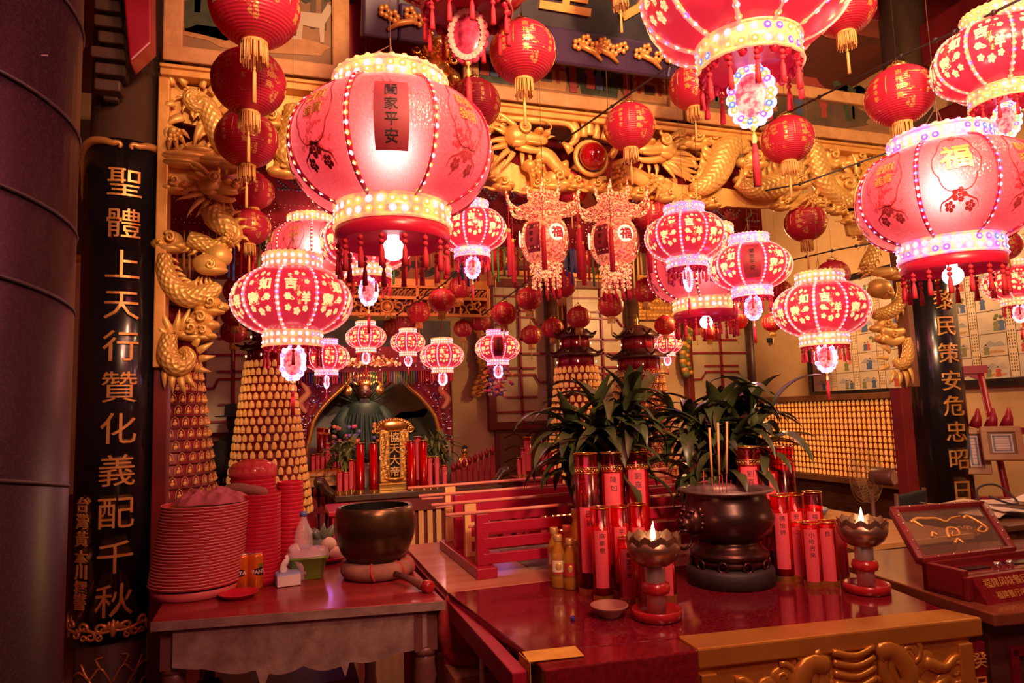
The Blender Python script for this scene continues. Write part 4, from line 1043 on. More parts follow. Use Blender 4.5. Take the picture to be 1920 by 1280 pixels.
    if slip is not None:
        f = on_skin(prof, slip, -.005, .010); m = MB(); W, Hs = (.075, .155) if style == 'pink' else (.105, .205); n, q = 6, 10; fs = []
        vs = [f(-W+2*W*i/n, -Hs+2*Hs*j/q, d) for d in (0, .003) for i in range(n+1) for j in range(q+1)]; o_ = (n+1)*(q+1)
        for i in range(n):
            for j in range(q): e = i*(q+1)+j; fs += [(e+o_, e+q+1+o_, e+q+2+o_, e+1+o_), (e, e+1, e+q+2, e+q+1)]
        m.add(vs, fs, 0, True)
        for j, ch in enumerate('闔家平安'): m.text(ch, .062, on_skin(prof, slip, .105-.07*j, .015), 1, .001, 2)
        m.build('paper_slip', ['slip_red', 'black_print'], t)
    m = MB(); m.tube([(0, 0, prof[-1][1]+.08), (0, 0, .62)], .004, 5)
    for s in (-1, 1): m.rod((s*rt, 0, prof[-1][1]+.09), (0, 0, .58), .003, 4)
    L = (5.22 - loc[2])/D
    m.rod((0, 0, .6), (0, 0, L), .0022, 4); m.build('hanger', 'cord', t)
    if style == 'print' and core == 'led_core':
        ld = bpy.data.lights.new('led_glow_light', 'POINT'); ld.energy = 7*D*D; ld.color = (.62, .20, 1) if pal[0] == 'led_violet' else (1, .42, .40); ld.shadow_soft_size = .12*D
        lo = bpy.data.objects.new('led_glow_light', ld); COL.objects.link(lo); lo.parent = t; lo.location = (0, 0, -.82)
    if style == 'pink':
        ld = bpy.data.lights.new('lantern_bulb_light', 'POINT'); ld.energy = 4*D*D/.36; ld.color = (1, .62, .58); ld.shadow_soft_size = .05*D
        lo = bpy.data.objects.new('lantern_bulb_light', ld); COL.objects.link(lo); lo.parent = t; lo.location = (0, 0, .05)
    return t
glow('gold_glow_print', (1, .62, .26), 1.25)
mat('print_dark', (.36, .03, .04), rough=.4)
mat('slip_red', (.22, .012, .03), (.30, .025, .04), .6, scale=8)
NW, NV, NM, NX = ['led_white', 'led_white', 'led_white', 'led_violet'], ['led_violet', 'led_white', 'led_white', 'led_violet', 'led_blue'], ['led_yellow', 'led_white', 'led_violet', 'led_yellow', 'led_blue'], ['led_green', 'led_yellow', 'led_white', 'led_yellow', 'led_violet']
NY = ['led_yellow', 'led_white', 'led_yellow']
G1 = 'big pink moulded lanterns'; G2 = 'red printed lanterns with rows of lights'
def face_cam(p, extra=0):
    return math.atan2(-p[1], -p[0]) + extra
def put_led(px, py, wpx, D, style, pal, label, grp, extra=0, slip=None, drum=False, proto={}):
    d = 1280*D/wpx; p = at(px, py, d=d); n = 10 if style == 'print' else 8
    rz = face_cam(p) - PI/n + R(extra)
    key = (style, tuple(pal), slip is None, drum)
    if key in proto and slip is None:
        o = clone(proto[key], p, rz, D, label, grp)
        for c in o.children:     # each hanging cord reaches the ceiling from its own height
            if c.name.startswith('hanger'):
                m = MB(); rt = prof_print()[-1][0]; m.rod((0, 0, .38), (0, 0, (5.22-p.z)/D), .0022, 4)
                for s in (-1, 1): m.rod((s*rt, 0, .38), (0, 0, .58), .003, 4)
                h = m.build('hanger', 'cord', o); bpy.data.objects.remove(c); break
        return o
    o = led_lantern('led_lantern', label, p, D, rz, style, pal, n, slip, drum); o['group'] = grp
    if slip is None: proto[key] = o
    return o
SL = PI/8 + 0.0
# big moulded ones
put_led(735, 290, 372, .60, 'pink', NY, 'biggest pink lantern with a dark red paper slip, front centre', G1, 0, PI/8, True)
put_led(1772, 370, 306, .60, 'pink', NV, 'big pink lantern with violet lights hanging before the pillar by the easel', G1, 8, None, True)
put_led(588, 470, 166, .55, 'pink', NY, 'pink moulded lantern half hidden behind the front centre lanterns', G1, 20, None, True)
put_led(1318, 505, 205, .68, 'pink', NY, 'pink moulded lantern with a warm lit lower band behind the right pair', G1, 15, None, True)
# unlit-looking one at the top edge
OFF = {'skin_print': 'skin_unlit', 'gold_glow_print': 'gold_print', 'gold_print': 'gold_print', 'print_dark': 'print_dark', 'strip_gold': 'skirt_unlit', 'led_off': 'led_off', 'band_warm': 'band_unlit', 'skirt_red': 'skirt_unlit', 'medal_core': 'medal_unlit', 'medal_edge': 'medal_unlit'}
mat('skin_unlit', (.55, .05, .07), rough=.25); mat('skirt_unlit', (.30, .006, .03), rough=.35); mat('led_off', (.7, .35, .3), rough=.2); mat('band_unlit', (.55, .16, .10), (.35, .02, .05), .3, scale=12); mat('medal_unlit', (.55, .06, .14), (.38, .02, .06), .25, scale=30)
o = put_led(872, -100, 330, .72, 'print', ['led_off'], 'large unlit lantern cut by the top edge, dark crimson seen from below', G2, 10)
for c in o.children:
    if c.type == 'MESH':
        for i, q in enumerate(c.data.materials):
            if q.name in OFF: c.data.materials[i] = MT[OFF[q.name]]
# printed ones
put_led(1395, -10, 372, .62, 'print', NM, 'large printed lantern with yellow and blue lights at the top edge', G2, 12)
put_led(549, 565, 214, .42, 'print', NW, 'printed lantern reading 吉祥 如意 with white lights, above the plate stack', G2, 4)
put_led(690, 455, 172, .42, 'print', NW, 'printed lantern partly behind the biggest pink lantern', G2, -8)
put_led(884, 432, 132, .42, 'print', NV, 'printed lantern with violet bands right of the biggest pink lantern', G2, 6)
put_led(1285, 445, 148, .42, 'print', NV, 'printed lantern whose medallion hangs edge on, right of the two crystal lanterns', G2, 84)
put_led(1407, 500, 145, .42, 'print', NV, 'printed lantern with a dark red paper slip, right of centre', G2, 3, PI/10)
put_led(1541, 580, 170, .42, 'print', NW, 'printed lantern with warm white lights before the picture tiles', G2, 10)
put_led(1874, 112, 222, .50, 'print', NX, 'printed lantern with green and yellow lights above the big violet lit pink one', G2, -6)
put_led(1906, 530, 108, .42, 'print', NX, 'printed lantern with green lights at the right edge of the picture', G2, 4)
put_led(612, 670, 84, .42, 'print', NV, 'small looking printed lantern with violet bands beside the left egg tower', G2, 80)
put_led(686, 632, 73, .375, 'print', NW, 'small looking printed lantern high in front of the shrine curtain', G2, -4)
put_led(765, 642, 64, .335, 'print', NW, 'smallest looking printed lantern, behind dark red lanterns before the shrine', G2, 12)
put_led(829, 667, 80, .42, 'print', NW, 'small looking printed lantern with white lights at the right shrine curtain', G2, 5)
put_led(933, 652, 82, .42, 'print', NV, 'small looking printed lantern with a dark slip right of the shrine', G2, 2, PI/10)
put_led(1250, 645, 58, .37, 'print', NW, 'printed lantern beside the twin egg towers', G2, 18)

# ------------------------------------------------------------------ round paper lanterns
def round_lantern(label, loc, D, rz, long_tail=True):
    t = thing('paper_lantern', label, 'lantern', loc, rz, D)
    prof = [(.5*math.cos(R(a))**.96, .455*math.sin(R(a))) for a in [-74+148*i/22 for i in range(23)]]
    m = MB(); m.lathe(prof, 40, 0, cap=False, uv=True)
    for k in range(4):
        for j, ch in enumerate('吉祥如意'): m.text(ch, .10, on_skin(prof, PI/2*k+.42, .21-.125*j, .002), 1, .002, 3, .002)
        for j, ch in enumerate('恭喜發財'): m.text(ch, .075, on_skin(prof, PI/2*k-.28, .18-.10*j, .002), 1, .002, 2, .002)
        f = on_skin(prof, PI/2*k+.05, 0, .003); m.tube([f(0, .2-.06*i, 0) for i in range(6)], .006, 4, 1)
    m.build('lantern_skin', ['paper_lantern', 'gold_print'], t)
    m = MB(); m.lathe([(.15, .425), (.165, .43), (.165, .475), (.15, .478), (.145, .43)], 24, 0, cap=False)
    for i in range(3): a = 2*PI*i/3; m.tube(smooth([(.15*math.cos(a), .15*math.sin(a), .47), (.10*math.cos(a), .10*math.sin(a), .54), (0, 0, .57)], 3), .008, 5)
    m.build('top_ring', 'gold_foil', t)
    m = MB(); m.lathe([(.135, -.47), (.145, -.465), (.145, -.43), (.13, -.425)], 24, 0, cap=False)
    for i in range(44):
        a = 2*PI*i/44+random.uniform(-.04, .04); r = .135+random.uniform(-.01, .01); L = random.uniform(.20, .27)
        m.rod((r*math.cos(a), r*math.sin(a), -.45), (r*1.06*math.cos(a), r*1.06*math.sin(a), -.45-L), .0085, 4)
    m.build('fringe', 'tassel_gold', t)
    m = MB(); m.rod((0, 0, -.42), (0, 0, -.72), .006, 4); m.ell((0, 0, -.74), (.018, .018, .03), 7, 5); m.tube([(0, 0, -.76), (0, 0, -.80), (0, 0, -1.15)], [.01, .022, .026], 7); m.build('tail_tassel', 'tassel_gold', t)
    m = MB(); m.ring((0, 0, .60), .03, .006, 10, 5, 0, Matrix.Rotation(R(90), 3, 'X')); m.rod((0, 0, .62), (0, 0, .80), .004, 4); m.build('hook', 'wire_dark', t)
    return t
rl0 = None
G3 = 'red paper lanterns with gold writing'
lanterns = []
def put_round(px, py, rpx, D, label, extra=0):
    global rl0
    if rpx < 33: D = .235 if rpx > 18.5 else .21
    p = at(px, py, d=1280*D/(2*rpx)); rz = face_cam(p)+R(extra)
    if rl0 is None: o = rl0 = round_lantern(label, p, D, rz); rl0['group'] = G3
    else:
        o = clone(rl0, p, rz, D, label, G3)
        for c in list(o.children):
            if c.name.startswith('hanging_cord'): bpy.data.objects.remove(c)
    m = MB(); m.rod((0, 0, .56), (0, 0, (5.2-p.z)/D), .004, 4); m.build('hanging_cord', 'wire_dark', o); return o
RL = [(478, 12, 82, .32, 'red paper lantern at the top of the left hanging string'), (467, 155, 67, .30, 'brightest pink red paper lantern in front of the upper left painted frieze'), (463, 262, 57, .30, 'red paper lantern against the left gold clouds, third on its string'),
 (475, 358, 38, .233, 'paper lantern behind the gold dragon head, fourth down the left string'), (468, 425, 38, .233, 'paper lantern level with the left dragon chin'), (462, 490, 36, .32, 'dim paper lantern right of the left dragon bulb'),
 (450, 545, 30, .30, 'dim paper lantern beside the left dragon belly'), (440, 590, 25, .30, 'small looking paper lantern low on the left string'), (438, 622, 24, .30, 'lowest paper lantern of the left string with a long gold tail'),
 (980, 98, 62, .30, 'red paper lantern hanging below the purple plaque'), (888, 195, 51, .30, 'red paper lantern half behind the biggest pink lantern'), (1180, 238, 48, .30, 'red paper lantern right of the ruby pearl'), (1300, 163, 46, .30, 'paper lantern half behind the large lantern with blue lights'),
 (1476, 262, 48, .30, 'red paper lantern over the right beam dragon'), (1687, 180, 60, .30, 'red paper lantern at the end of the right frieze'), (1582, 15, 56, .30, 'paper lantern cut by the top edge beside the large lantern'), (1160, -52, 52, .30, 'paper lantern above the frame with only its gold fringe showing'),
 (1510, 418, 38, .30, 'dim red paper lantern under the right end of the arch'), (1562, 515, 30, .30, 'dark paper lantern just behind the warm white printed lantern'), (1070, 352, 34, .242, 'paper lantern peeping under the ruby pearl'), (1220, 400, 34, .252, 'paper lantern behind the right crystal lantern'),
 (928, 488, 24, .30, 'dark paper lantern right of the violet banded lantern'), (1052, 533, 29, .30, 'dark paper lantern below the left crystal lantern'), (992, 560, 24, .30, 'dark paper lantern left of the crystal lantern fringe'), (945, 588, 24, .30, 'dark shaded paper lantern over the right shrine window'),
 (996, 628, 20, .30, 'small paper lantern in front of the fretwork window'), (1036, 615, 21, .30, 'small paper lantern left of the first pagoda roof'), (1085, 595, 23, .30, 'paper lantern hanging over the first pagoda roof'), (1145, 573, 24, .30, 'dark paper lantern between the two pagoda roofs'),
 (1210, 545, 25, .30, 'dark paper lantern over the second pagoda roof'), (1120, 480, 26, .30, 'paper lantern behind the right crystal lantern tassels'), (1247, 610, 20, .30, 'orange lit paper lantern at the second pagoda roof'), (1305, 597, 22, .30, 'orange lit paper lantern below the warm lower band'),
 (1330, 622, 17, .30, 'small dark paper lantern at the right fretwork window'), (1382, 600, 20, .30, 'dark paper lantern left of the slip lantern medallion'), (1460, 546, 24, .30, 'orange lit paper lantern between the two right printed lanterns'), (1448, 604, 19, .30, 'small paper lantern on the plain right wall'),
 (1370, 570, 19, .30, 'shiny paper lantern at the slip lantern band'), (828, 563, 25, .30, 'darkest paper lantern in front of the gold openwork panel'), (862, 540, 22, .30, 'dark paper lantern behind the violet medallion'), (785, 585, 22, .30, 'dark paper lantern high on the shrine cable'), (762, 600, 20, .30, 'dark paper lantern in the middle of the shrine cable'), (737, 615, 19, .30, 'orange lit paper lantern at the lower end of the shrine cable'),
 (900, 603, 20, .30, 'red paper lantern above the shrine side wall'), (868, 616, 18, .30, 'orange paper lantern beside the shrine curtain'), (1880, 460, 32, .30, 'dim paper lantern behind the right big pink lantern')]
for i, (x, y, r, D, lb) in enumerate(RL): put_round(x, y, r, D, lb, (i*53) % 90 - 45)

# black cables the lanterns hang from
def cable(pts, label, r=.006):
    P = [at(x, y, d=d) for x, y, d in pts]; c = P[0]
    m = MB(); m.tube([tuple(p-c) for p in P], r, 6)
    for p in smooth([tuple(p-c) for p in P], 2): m.ell(p, (r*2.2,)*3, 6, 4)
    solo(m, 'lantern_cable', 'wire_dark', label, 'cable', c)
cable([(1050, 268, 4.35), (1260, 120, 3.9), (1300, 95, 3.7)], 'black cable crossing the painted frieze above the ruby pearl')
cable([(1420, 240, 4.25), (1690, 105, 3.4), (1790, 60, 3.0), (1930, -10, 2.6)], 'black cable rising to the upper right corner')
cable([(1180, 405, 5.2), (1500, 345, 4.7), (1680, 280, 4.3)], 'black cable under the right end of the arch')
cable([(745, 590, 6.6), (835, 530, 5.9), (905, 455, 4.9)], 'black cable of the dark lanterns before the shrine')
cable([(905, 590, 6.8), (1000, 520, 5.9), (1070, 500, 5.5)], 'black cable over the fretwork windows')
cable([(1475, 490, 5.2), (1560, 470, 4.9), (1640, 455, 4.7)], 'black cable in front of the plain right wall')

# ------------------------------------------------------------------ crystal palace lanterns
glow('crystal_body', (.92, .30, .14), .6, (.55, .06, .04), 20, .42, .58); glow('crystal_disc', (1, .70, .50), 1.1)
def palace(label, loc, D, rz):
    t = thing('palace_lantern', label, 'lantern', loc, rz, D)
    prof = [(.5*math.cos(R(a))**.7, .50*math.sin(R(a))) for a in [-62+124*i/14 for i in range(15)]]
    m = MB(); m.lathe(prof, 40, 0, cap=False)
    for k in range(6):
        ac = (k+.5)*PI/3; f = on_skin(prof, ac, 0, .01)
        if k % 2:
            m.prism([(.17*math.cos(2*PI*i/20), .17*math.sin(2*PI*i/20)) for i in range(20)], .02, Matrix.Translation(((.5+.0)*math.cos(ac), .5*math.sin(ac), .07)) @ Matrix.Rotation(ac+PI/2, 4, 'Z') @ Matrix.Rotation(R(90), 4, 'X'), 2)
            m.text('福', .24, on_skin(prof, ac, .07, .045), 3, .004, 4, .006)
        else:
            vs = []; n = 6
            for i in range(n+1):
                for y in (-.30, -.1, .1, .30): vs.append(f(-.17+.34*i/n, y, 0))
            m.add(vs, [(i*4+j, (i+1)*4+j, (i+1)*4+j+1, i*4+j+1) for i in range(n) for j in range(3)], 1)
            for j, ch in enumerate('闔家平安'): m.text(ch, .10, on_skin(prof, ac, .21-.14*j, .02), 4, .002, 3)
        q = [f(-.25, -.35+.1*i, 0) for i in range(8)]; m.tube(q, .03, 5, 5)
    m.build('lantern_body', ['crystal_body', 'slip_red', 'crystal_disc', 'tassel_red', 'black_print', 'crystal'], t)
    m = MB(); m.lathe([(.30, .40), (.34, .46), (.30, .52), (.55, .60), (.60, .66), (.40, .72), (.30, .86), (.30, .98), (.25, 1.0)], 24, 0, cap=False)
    m.build('roof', 'crystal_pink', t)
    for i in range(6):
        a = 2*PI*i/6; c, s = math.cos(a), math.sin(a); m = MB()
        m.tube(smooth([(.30*c, .30*s, .60), (.58*c, .58*s, .60), (.78*c, .78*s, .72), (.84*c, .84*s, .95)], 3), [.05]*3+[.045]*3+[.035]*3+[.01], 6); m.ell((.84*c, .84*s, .96), (.02, .02, .03), 6, 4); m.build('eave', 'crystal', t)
        m = MB(); m.tube(smooth([(.28*c, .28*s, .88), (.36*c, .36*s, 1.0), (.38*c, .38*s, 1.22)], 3), [.045, .045, .04, .035, .025, .02, .006], 6); m.build('crown_point', 'crystal', t)
        m = MB(); m.rod((.80*c, .80*s, .74), (.80*c, .80*s, .15), .008, 4); m.ell((.80*c, .80*s, .15), (.035, .035, .05), 7, 5, 1); m.tube([(.80*c, .80*s, .12), (.80*c, .80*s, .05), (.80*c, .80*s, -.75)], [.02, .045, .055], 8); m.build('tassel', ['tassel_red', 'tassel_gold'], t)
    m = MB(); m.lathe([(.27, -.46), (.30, -.50), (.28, -.62), (.24, -.72)], 24, 0, cap=False)
    m.build('crystal_band', 'crystal', t)
    for z, r in ((-.52, .31), (-.62, .29), (.50, .36)):
        m = MB(); m.ring((0, 0, z), r, .012, 24, 5)
        for i in range(18): a = 2*PI*i/18; m.ell((r*math.cos(a), r*math.sin(a), z), (.04, .04, .04), 7, 5, 0)
        m.build('bead_ring', 'crystal', t)
    for i in range(12):
        a = 2*PI*i/12; c, s = math.cos(a)*.27, math.sin(a)*.27; m = MB()
        for k in range(3): m.ell((c, s, -.76-.09*k), (.036, .036, .042), 7, 5, k % 2)
        m.tube([(c, s, -1.0), (c, s, -1.04), (c, s, -1.18)], [.008, .022, .028], 6, 2); m.build('bead_string', ['crystal', 'crystal_pink', 'tassel_red'], t)
    m = MB(); m.rod((0, 0, 1.0), (0, 0, 1.5), .012, 5); m.rod((0, 0, 1.5), (0, 0, (5.22-loc[2])/D), .006, 4); m.build('hanger', 'cord', t)
    return t
p = at(1022, 452, d=1280*.30/92); o = palace('crystal palace lantern nearer the biggest pink lantern', p, .30, face_cam(p)-R(62)); o['group'] = 'crystal palace lanterns'
p2 = at(1152, 455, d=1280*.30/92); clone(o, p2, face_cam(p2)-R(64), .30, 'crystal palace lantern nearer the printed lanterns with violet lights', 'crystal palace lanterns')
# ------------------------------------------------------------------ long side table at the left
TZ = .85
def slab(quad, z, th): return [V((x, y, z-th)) for x, y in quad]
LT = [(-.45, 2.76), (.565, 2.585), (.52, 4.12), (-.48, 4.28)]
t = thing('side_table', 'long worn wooden side table with scalloped apron, carrying the red plates', 'table', (0, 3.4, 0))
def rel(q, o): return [(x-o[0], y-o[1]) for x, y in q]
q = rel(LT, (0, 3.4)); m = MB(); m.hexa(slab(q, TZ, .035), .035); m.build('tabletop', ['table_red'], t, .006)
a, b = V((*q[0], 0)), V((*q[1], 0)); d = (b-a).normalized(); nrm = V((d.y, -d.x, 0))
m = MB(); L = (b-a).length; pts = [(0.06, .815), (L-.06, .815)]
low = []
for i in range(61):
    x = L-.07-(L-.14)*i/60; u = abs((x-L/2)/(L/2-.07))
    z = .655 - .028*abs(math.sin(u*PI*2.6))*(1-u) - (.045 if .30 < u < .36 else 0) + .03*max(0, u-.45)/.55
    low.append((x, z))
T = Matrix.Translation(a + nrm*-.035) @ Matrix(((d.x, 0, -nrm.x, 0), (d.y, 0, -nrm.y, 0), (0, 1, 0, 0), (0, 0, 0, 1)))
m.prism([(.07, .815), (.07, low[-1][1])] + low[::-1] + [(L-.07, .815)], -.022, T); m.build('apron', 'worn_wood', t)
m = MB(); m.hexa([a+nrm*.003+V((0,0,TZ-.033)), b+nrm*.003+V((0,0,TZ-.033)), b-nrm*.004+V((0,0,TZ-.033)), a-nrm*.004+V((0,0,TZ-.033))], .031); m.build('top_edge', 'worn_wood', t)
for (x, y), (ox, oy) in zip(q, ((.07, .07), (-.07, .07), (-.07, -.07), (.07, -.07))):
    m = MB(); m.box((x+ox, y+oy, .745), (.085, .085, .15)); m.ell((x+ox, y+oy, .665), (.05, .05, .03), 14, 8)
    m.lathe([(.036, 0), (.042, .02), (.036, .06), (.03, .12), (.034, .2), (.044, .27), (.038, .33), (.045, .345), (.038, .36), (.045, .385), (.036, .41), (.045, .44), (.045, .50), (.036, .53), (.046, .57), (.038, .62), (.042, .66)], 20, 0, (x+ox, y+oy, 0)); m.build('leg', 'turned_wood', t)
# frames and things seen under it
def frame_table(name, label, cat, x0, x1, y0, y1, z, mt, leg=.05, rail=True, th=.03):
    t = thing(name, label, cat, ((x0+x1)/2, (y0+y1)/2, 0)); w_, d_ = x1-x0, y1-y0
    MB().box((0, 0, z-th/2), (w_, d_, th)).build('top', mt, t, .004)
    for sx in (-1, 1):
        for sy in (-1, 1): MB().box((sx*(w_/2-leg), sy*(d_/2-leg), (z-th)/2), (leg, leg, z-th)).build('leg', mt, t, .004)
    if rail:
        m = MB()
        for sy in (-1, 1): m.box((0, sy*(d_/2-leg), z-th-.05), (w_-2*leg, .02, .09)); m.box((0, sy*(d_/2-leg), .15), (w_-2*leg, .02, .04))
        m.build('rail', mt, t, .003)
    return t
frame_table('low_bench', 'low reddish bench standing in the dark under the side table', 'bench', -.28, .30, 3.15, 3.75, .42, 'red_paint_dark')
t = thing('gas_bottle', 'dark gas bottle with brass valve under the side table', 'bottle', (-.28, 2.98, 0))
MB().lathe([(.10, 0), (.11, .02), (.11, .42), (.095, .50), (.05, .545), (.035, .56)], 24).build('body', 'gas_green', t); MB().lathe([(.022, .55), (.022, .60), (.035, .605), (.035, .66), (.02, .67)], 12).build('valve', 'gold_foil', t)
solo(MB().box((0, 0, 0), (.18, .025, .9), 0, 0, 0, R(35)), 'plank', 'red_paint', 'red plank leaning in the dark beneath the side table', 'plank', (.22, 3.95, .45))
m = MB(); m.tube(smooth([(0, 0, .0, .05), (.03, .02, .1, .05), (-.02, 0, .2, .055), (.04, .02, .28, .06), (.02, .0, .34, .03)], 3) and [(0, 0, 0), (.03, .02, .1), (-.02, 0, .2), (.04, .02, .28), (.02, 0, .34)], [.05, .045, .055, .06, .03], 9); m.tube([(.05, -.02, .02), (.07, -.03, .12), (.02, -.04, .24), (.05, -.03, .33)], [.03, .035, .04, .03], 8)
p = at(845, 1280, d=2.62); solo(m, 'hanging_cloth', 'cloth_red', 'crumpled red cloth hanging at the table leg beside the open altar', 'cloth', (p.x, p.y, p.z), sub=1)
p = at(905, 1270, d=2.55); t = thing('storage_box', 'pale tiled box with a red bag on top under the altar', 'box', (p.x+.05, p.y+.1, 0)); m = MB(); m.box((0, 0, .3), (.34, .3, .58)); m.build('box_body', 'rattan', t, .005); m = MB(); m.ell((-.05, 0, .62), (.12, .1, .05)); m.build('red_bag', 'cloth_red', t)
p = at(930, 1225, d=2.4); m = MB(); m.tube(smooth([(-.05, 0, -.16), (-.05, 0, 0), (-.03, 0, .07), (.0, 0, .09), (.03, 0, .07), (.05, 0, 0), (.05, 0, -.16)], 4), .010, 8); m.box((0, 0, -.2), (.16, .1, .1)); solo(m, 'basket', 'tile_cream', 'small basket with a yellow loop handle under the altar', 'basket', p)

# ------------------------------------------------------------------ altar counter
t = thing('altar_counter', 'broad altar counter with dark red top and gold carved front', 'counter', (1.4, 2.4, 0))
o = (1.4, 2.4)
FL, FR, BRr, BLl, ML, MR, GM = (.66, 1.80), (2.075, 1.655), (2.50, 3.75), (.60, 3.75), (.60, 2.69), (2.27, 2.69), (1.115, 1.765)
m = MB(); m.hexa(slab(rel([(FL[0], FL[1]+.13), (FR[0]-.02, FR[1]+.11), MR, ML], o), TZ, .03), .03); m.build('stone_top', 'altar_stone', t, .003)
m = MB(); m.hexa(slab(rel([ML, MR, BRr, BLl], o), TZ, .03), .0302); m.build('pale_top', 'pale_wood', t, .003)
m = MB(); m.hexa(slab(rel([FL, GM, (GM[0]+.005, GM[1]+.125), (FL[0], FL[1]+.13)], o), TZ, .85), .848); m.box((FL[0]+.24-o[0], FL[1]-.035-o[1], .55), (.34, .012, .36), 0, R(-4.5)); m.build('drawer_block', 'altar_red', t, .005)
m = MB(); m.hexa(slab(rel([GM, FR, (FR[0]-.02, FR[1]+.115), (GM[0]+.01, GM[1]+.125)], o), TZ, .055), .057); m.build('gold_edge', 'gold_altar', t, .006)
a, b = V((GM[0]-o[0], GM[1]-o[1], 0)), V((FR[0]-o[0], FR[1]-o[1], 0)); d = (b-a).normalized(); nrm = V((d.y, -d.x, 0)); L = (b-a).length
T = Matrix.Translation(a-nrm*.012) @ Matrix(((d.x, 0, nrm.x, 0), (d.y, 0, nrm.y, 0), (0, 1, 0, 0), (0, 0, 0, 1)))     # x along, y up, z outwards
m = MB(); m.prism([(.0, 0), (L-.045, 0), (L-.045, .795), (0, .795)], -.03, T); m.build('gold_panel', 'gold_altar', t)
for bx in (.03, L-.07): MB(T).box((bx, .39, 0), (.05, .78, .03)).build('panel_border', 'gold_altar', t, .004)
def relief_cloud(m, x, y, s, fl=1):
    for k, (dx, dy, r) in enumerate(((0, 0, .05), (-.055, -.02, .04), (.05, -.03, .04), (0, -.045, .05))): m.ell((x+dx*s*fl, y+dy*s, 0), (r*s*1.1, r*s*.8, .016), 14, 6)
    pts = []
    for i in range(18): u = i/17; an = fl*u*2.6*PI; r = .042*s*(.15+u); pts.append((x+r*math.cos(an), y+r*math.sin(an), .012))
    m.tube(pts, [.007*s+.004*s*i/17 for i in range(18)], 6)
    m.tube(smooth([(x+.05*s*fl, y-.03*s, .006), (x+.12*s*fl, y-.06*s, .006), (x+.17*s*fl, y-.03*s, .006), (x+.21*s*fl, y-.05*s, .004)], 3), [.02*s]*3+[.016*s]*3+[.012*s]*3+[.003], 6)
for x, y, s, fl in ((.13, .63, 1.1, 1), (.27, .67, .9, 1), (.78, .70, 1.0, 1), (.86, .63, .8, -1), (.68, .68, .8, -1), (.12, .5, 1, -1), (.83, .5, 1, 1), (.3, .5, .8, 1)):
    m = MB(T @ Matrix.Diagonal((1, 1, .5, 1))); relief_cloud(m, min(x, .70 if fl > 0 else .86), y+.07, s, fl); m.build('relief_cloud', 'gold_altar', t)
m = MB(T @ Matrix.Translation((0, .07, 0)) @ Matrix.Diagonal((1, 1, .45, 1)))                   # dragon belly and coils in low relief
m.ell((.50, .62, 0), (.085, .11, .035), 20, 10)
for k in range(7): m.tube(smooth([(.43, .55+.03*k, .025), (.50, .535+.03*k, .045), (.57, .55+.03*k, .025)], 4), .011, 6)
for s in (-1, 1):
    for k, r in ((0, .02), (1, .014), (2, .011)): m.tube(smooth([(.50+s*(.12+.03*k), .74, .01), (.50+s*(.10+.03*k), .66, .015), (.50+s*(.13+.03*k), .58, .012), (.50+s*(.10+.04*k), .48, .01)], 4), r, 7)
m.tube(smooth([(.36, .55, .01), (.31, .62, .015), (.35, .70, .015), (.42, .69, .02)], 4), [.03]*4+[.034]*4+[.03]*4+[.014], 8); m.tube(smooth([(.64, .55, .01), (.69, .63, .015), (.64, .71, .015), (.58, .71, .02)], 4), [.03]*4+[.034]*4+[.03]*4+[.014], 8)
m.build('relief_dragon', 'gold_altar', t)
m = MB(T); m.box((L-.022, .39, .0), (.045, .775, .02)); bp = m.build('corner_post', 'altar_red', t)
for j, ch in enumerate('癸巳年五月'): MB(T).text(ch, .052, lambda x, y, z: (L-.022+x, .725-.072*j+y, .012+z), 0, .002).build('gold_character', 'gold_text', bp)
m = MB()                    # open red side frame on the left
for (x, y) in ((.625, 1.95), (.61, 3.0), (.61, 3.7)): m.box((x-o[0], y-o[1], .41), (.05, .05, .82))
m.box((.615-o[0], 2.8-o[1], .79), (.045, 1.85, .07)); m.build('side_frame', 'red_paint', t, .004)
m = MB(); m.hexa(slab(rel([(.9, 2.0), (2.1, 1.9), (2.4, 3.7), (1.0, 3.7)], o), .82, .82), .80); m.build('counter_body', 'dark_wood', t)
p0 = V((.69, 1.77, .855))
m = MB(); m.box((0, 0, 0), (.002, .095, .22)); c = MB()
f = solo(m, 'paper_strip', ['paper_yellow'], 'yellow paper strip with black marks hanging at the altar corner', 'paper', (.640, 1.905, .740))
for k in range(5): c.text('符咒平安福'[k] if False else '一十土工王'[k], .024, lambda x, y, z: (-.003-z, -x, .08-.038*k+y), 0, .0005)
c.build('ink_marks', 'black_print', f)
f = solo(MB().box((0, 0, 0), (.16, .085, .0015), 0, R(-6)), 'paper_slip', 'paper_yellow', 'tan paper slip lying on the altar edge over the yellow strip', 'paper', (.722, 1.895, .852))
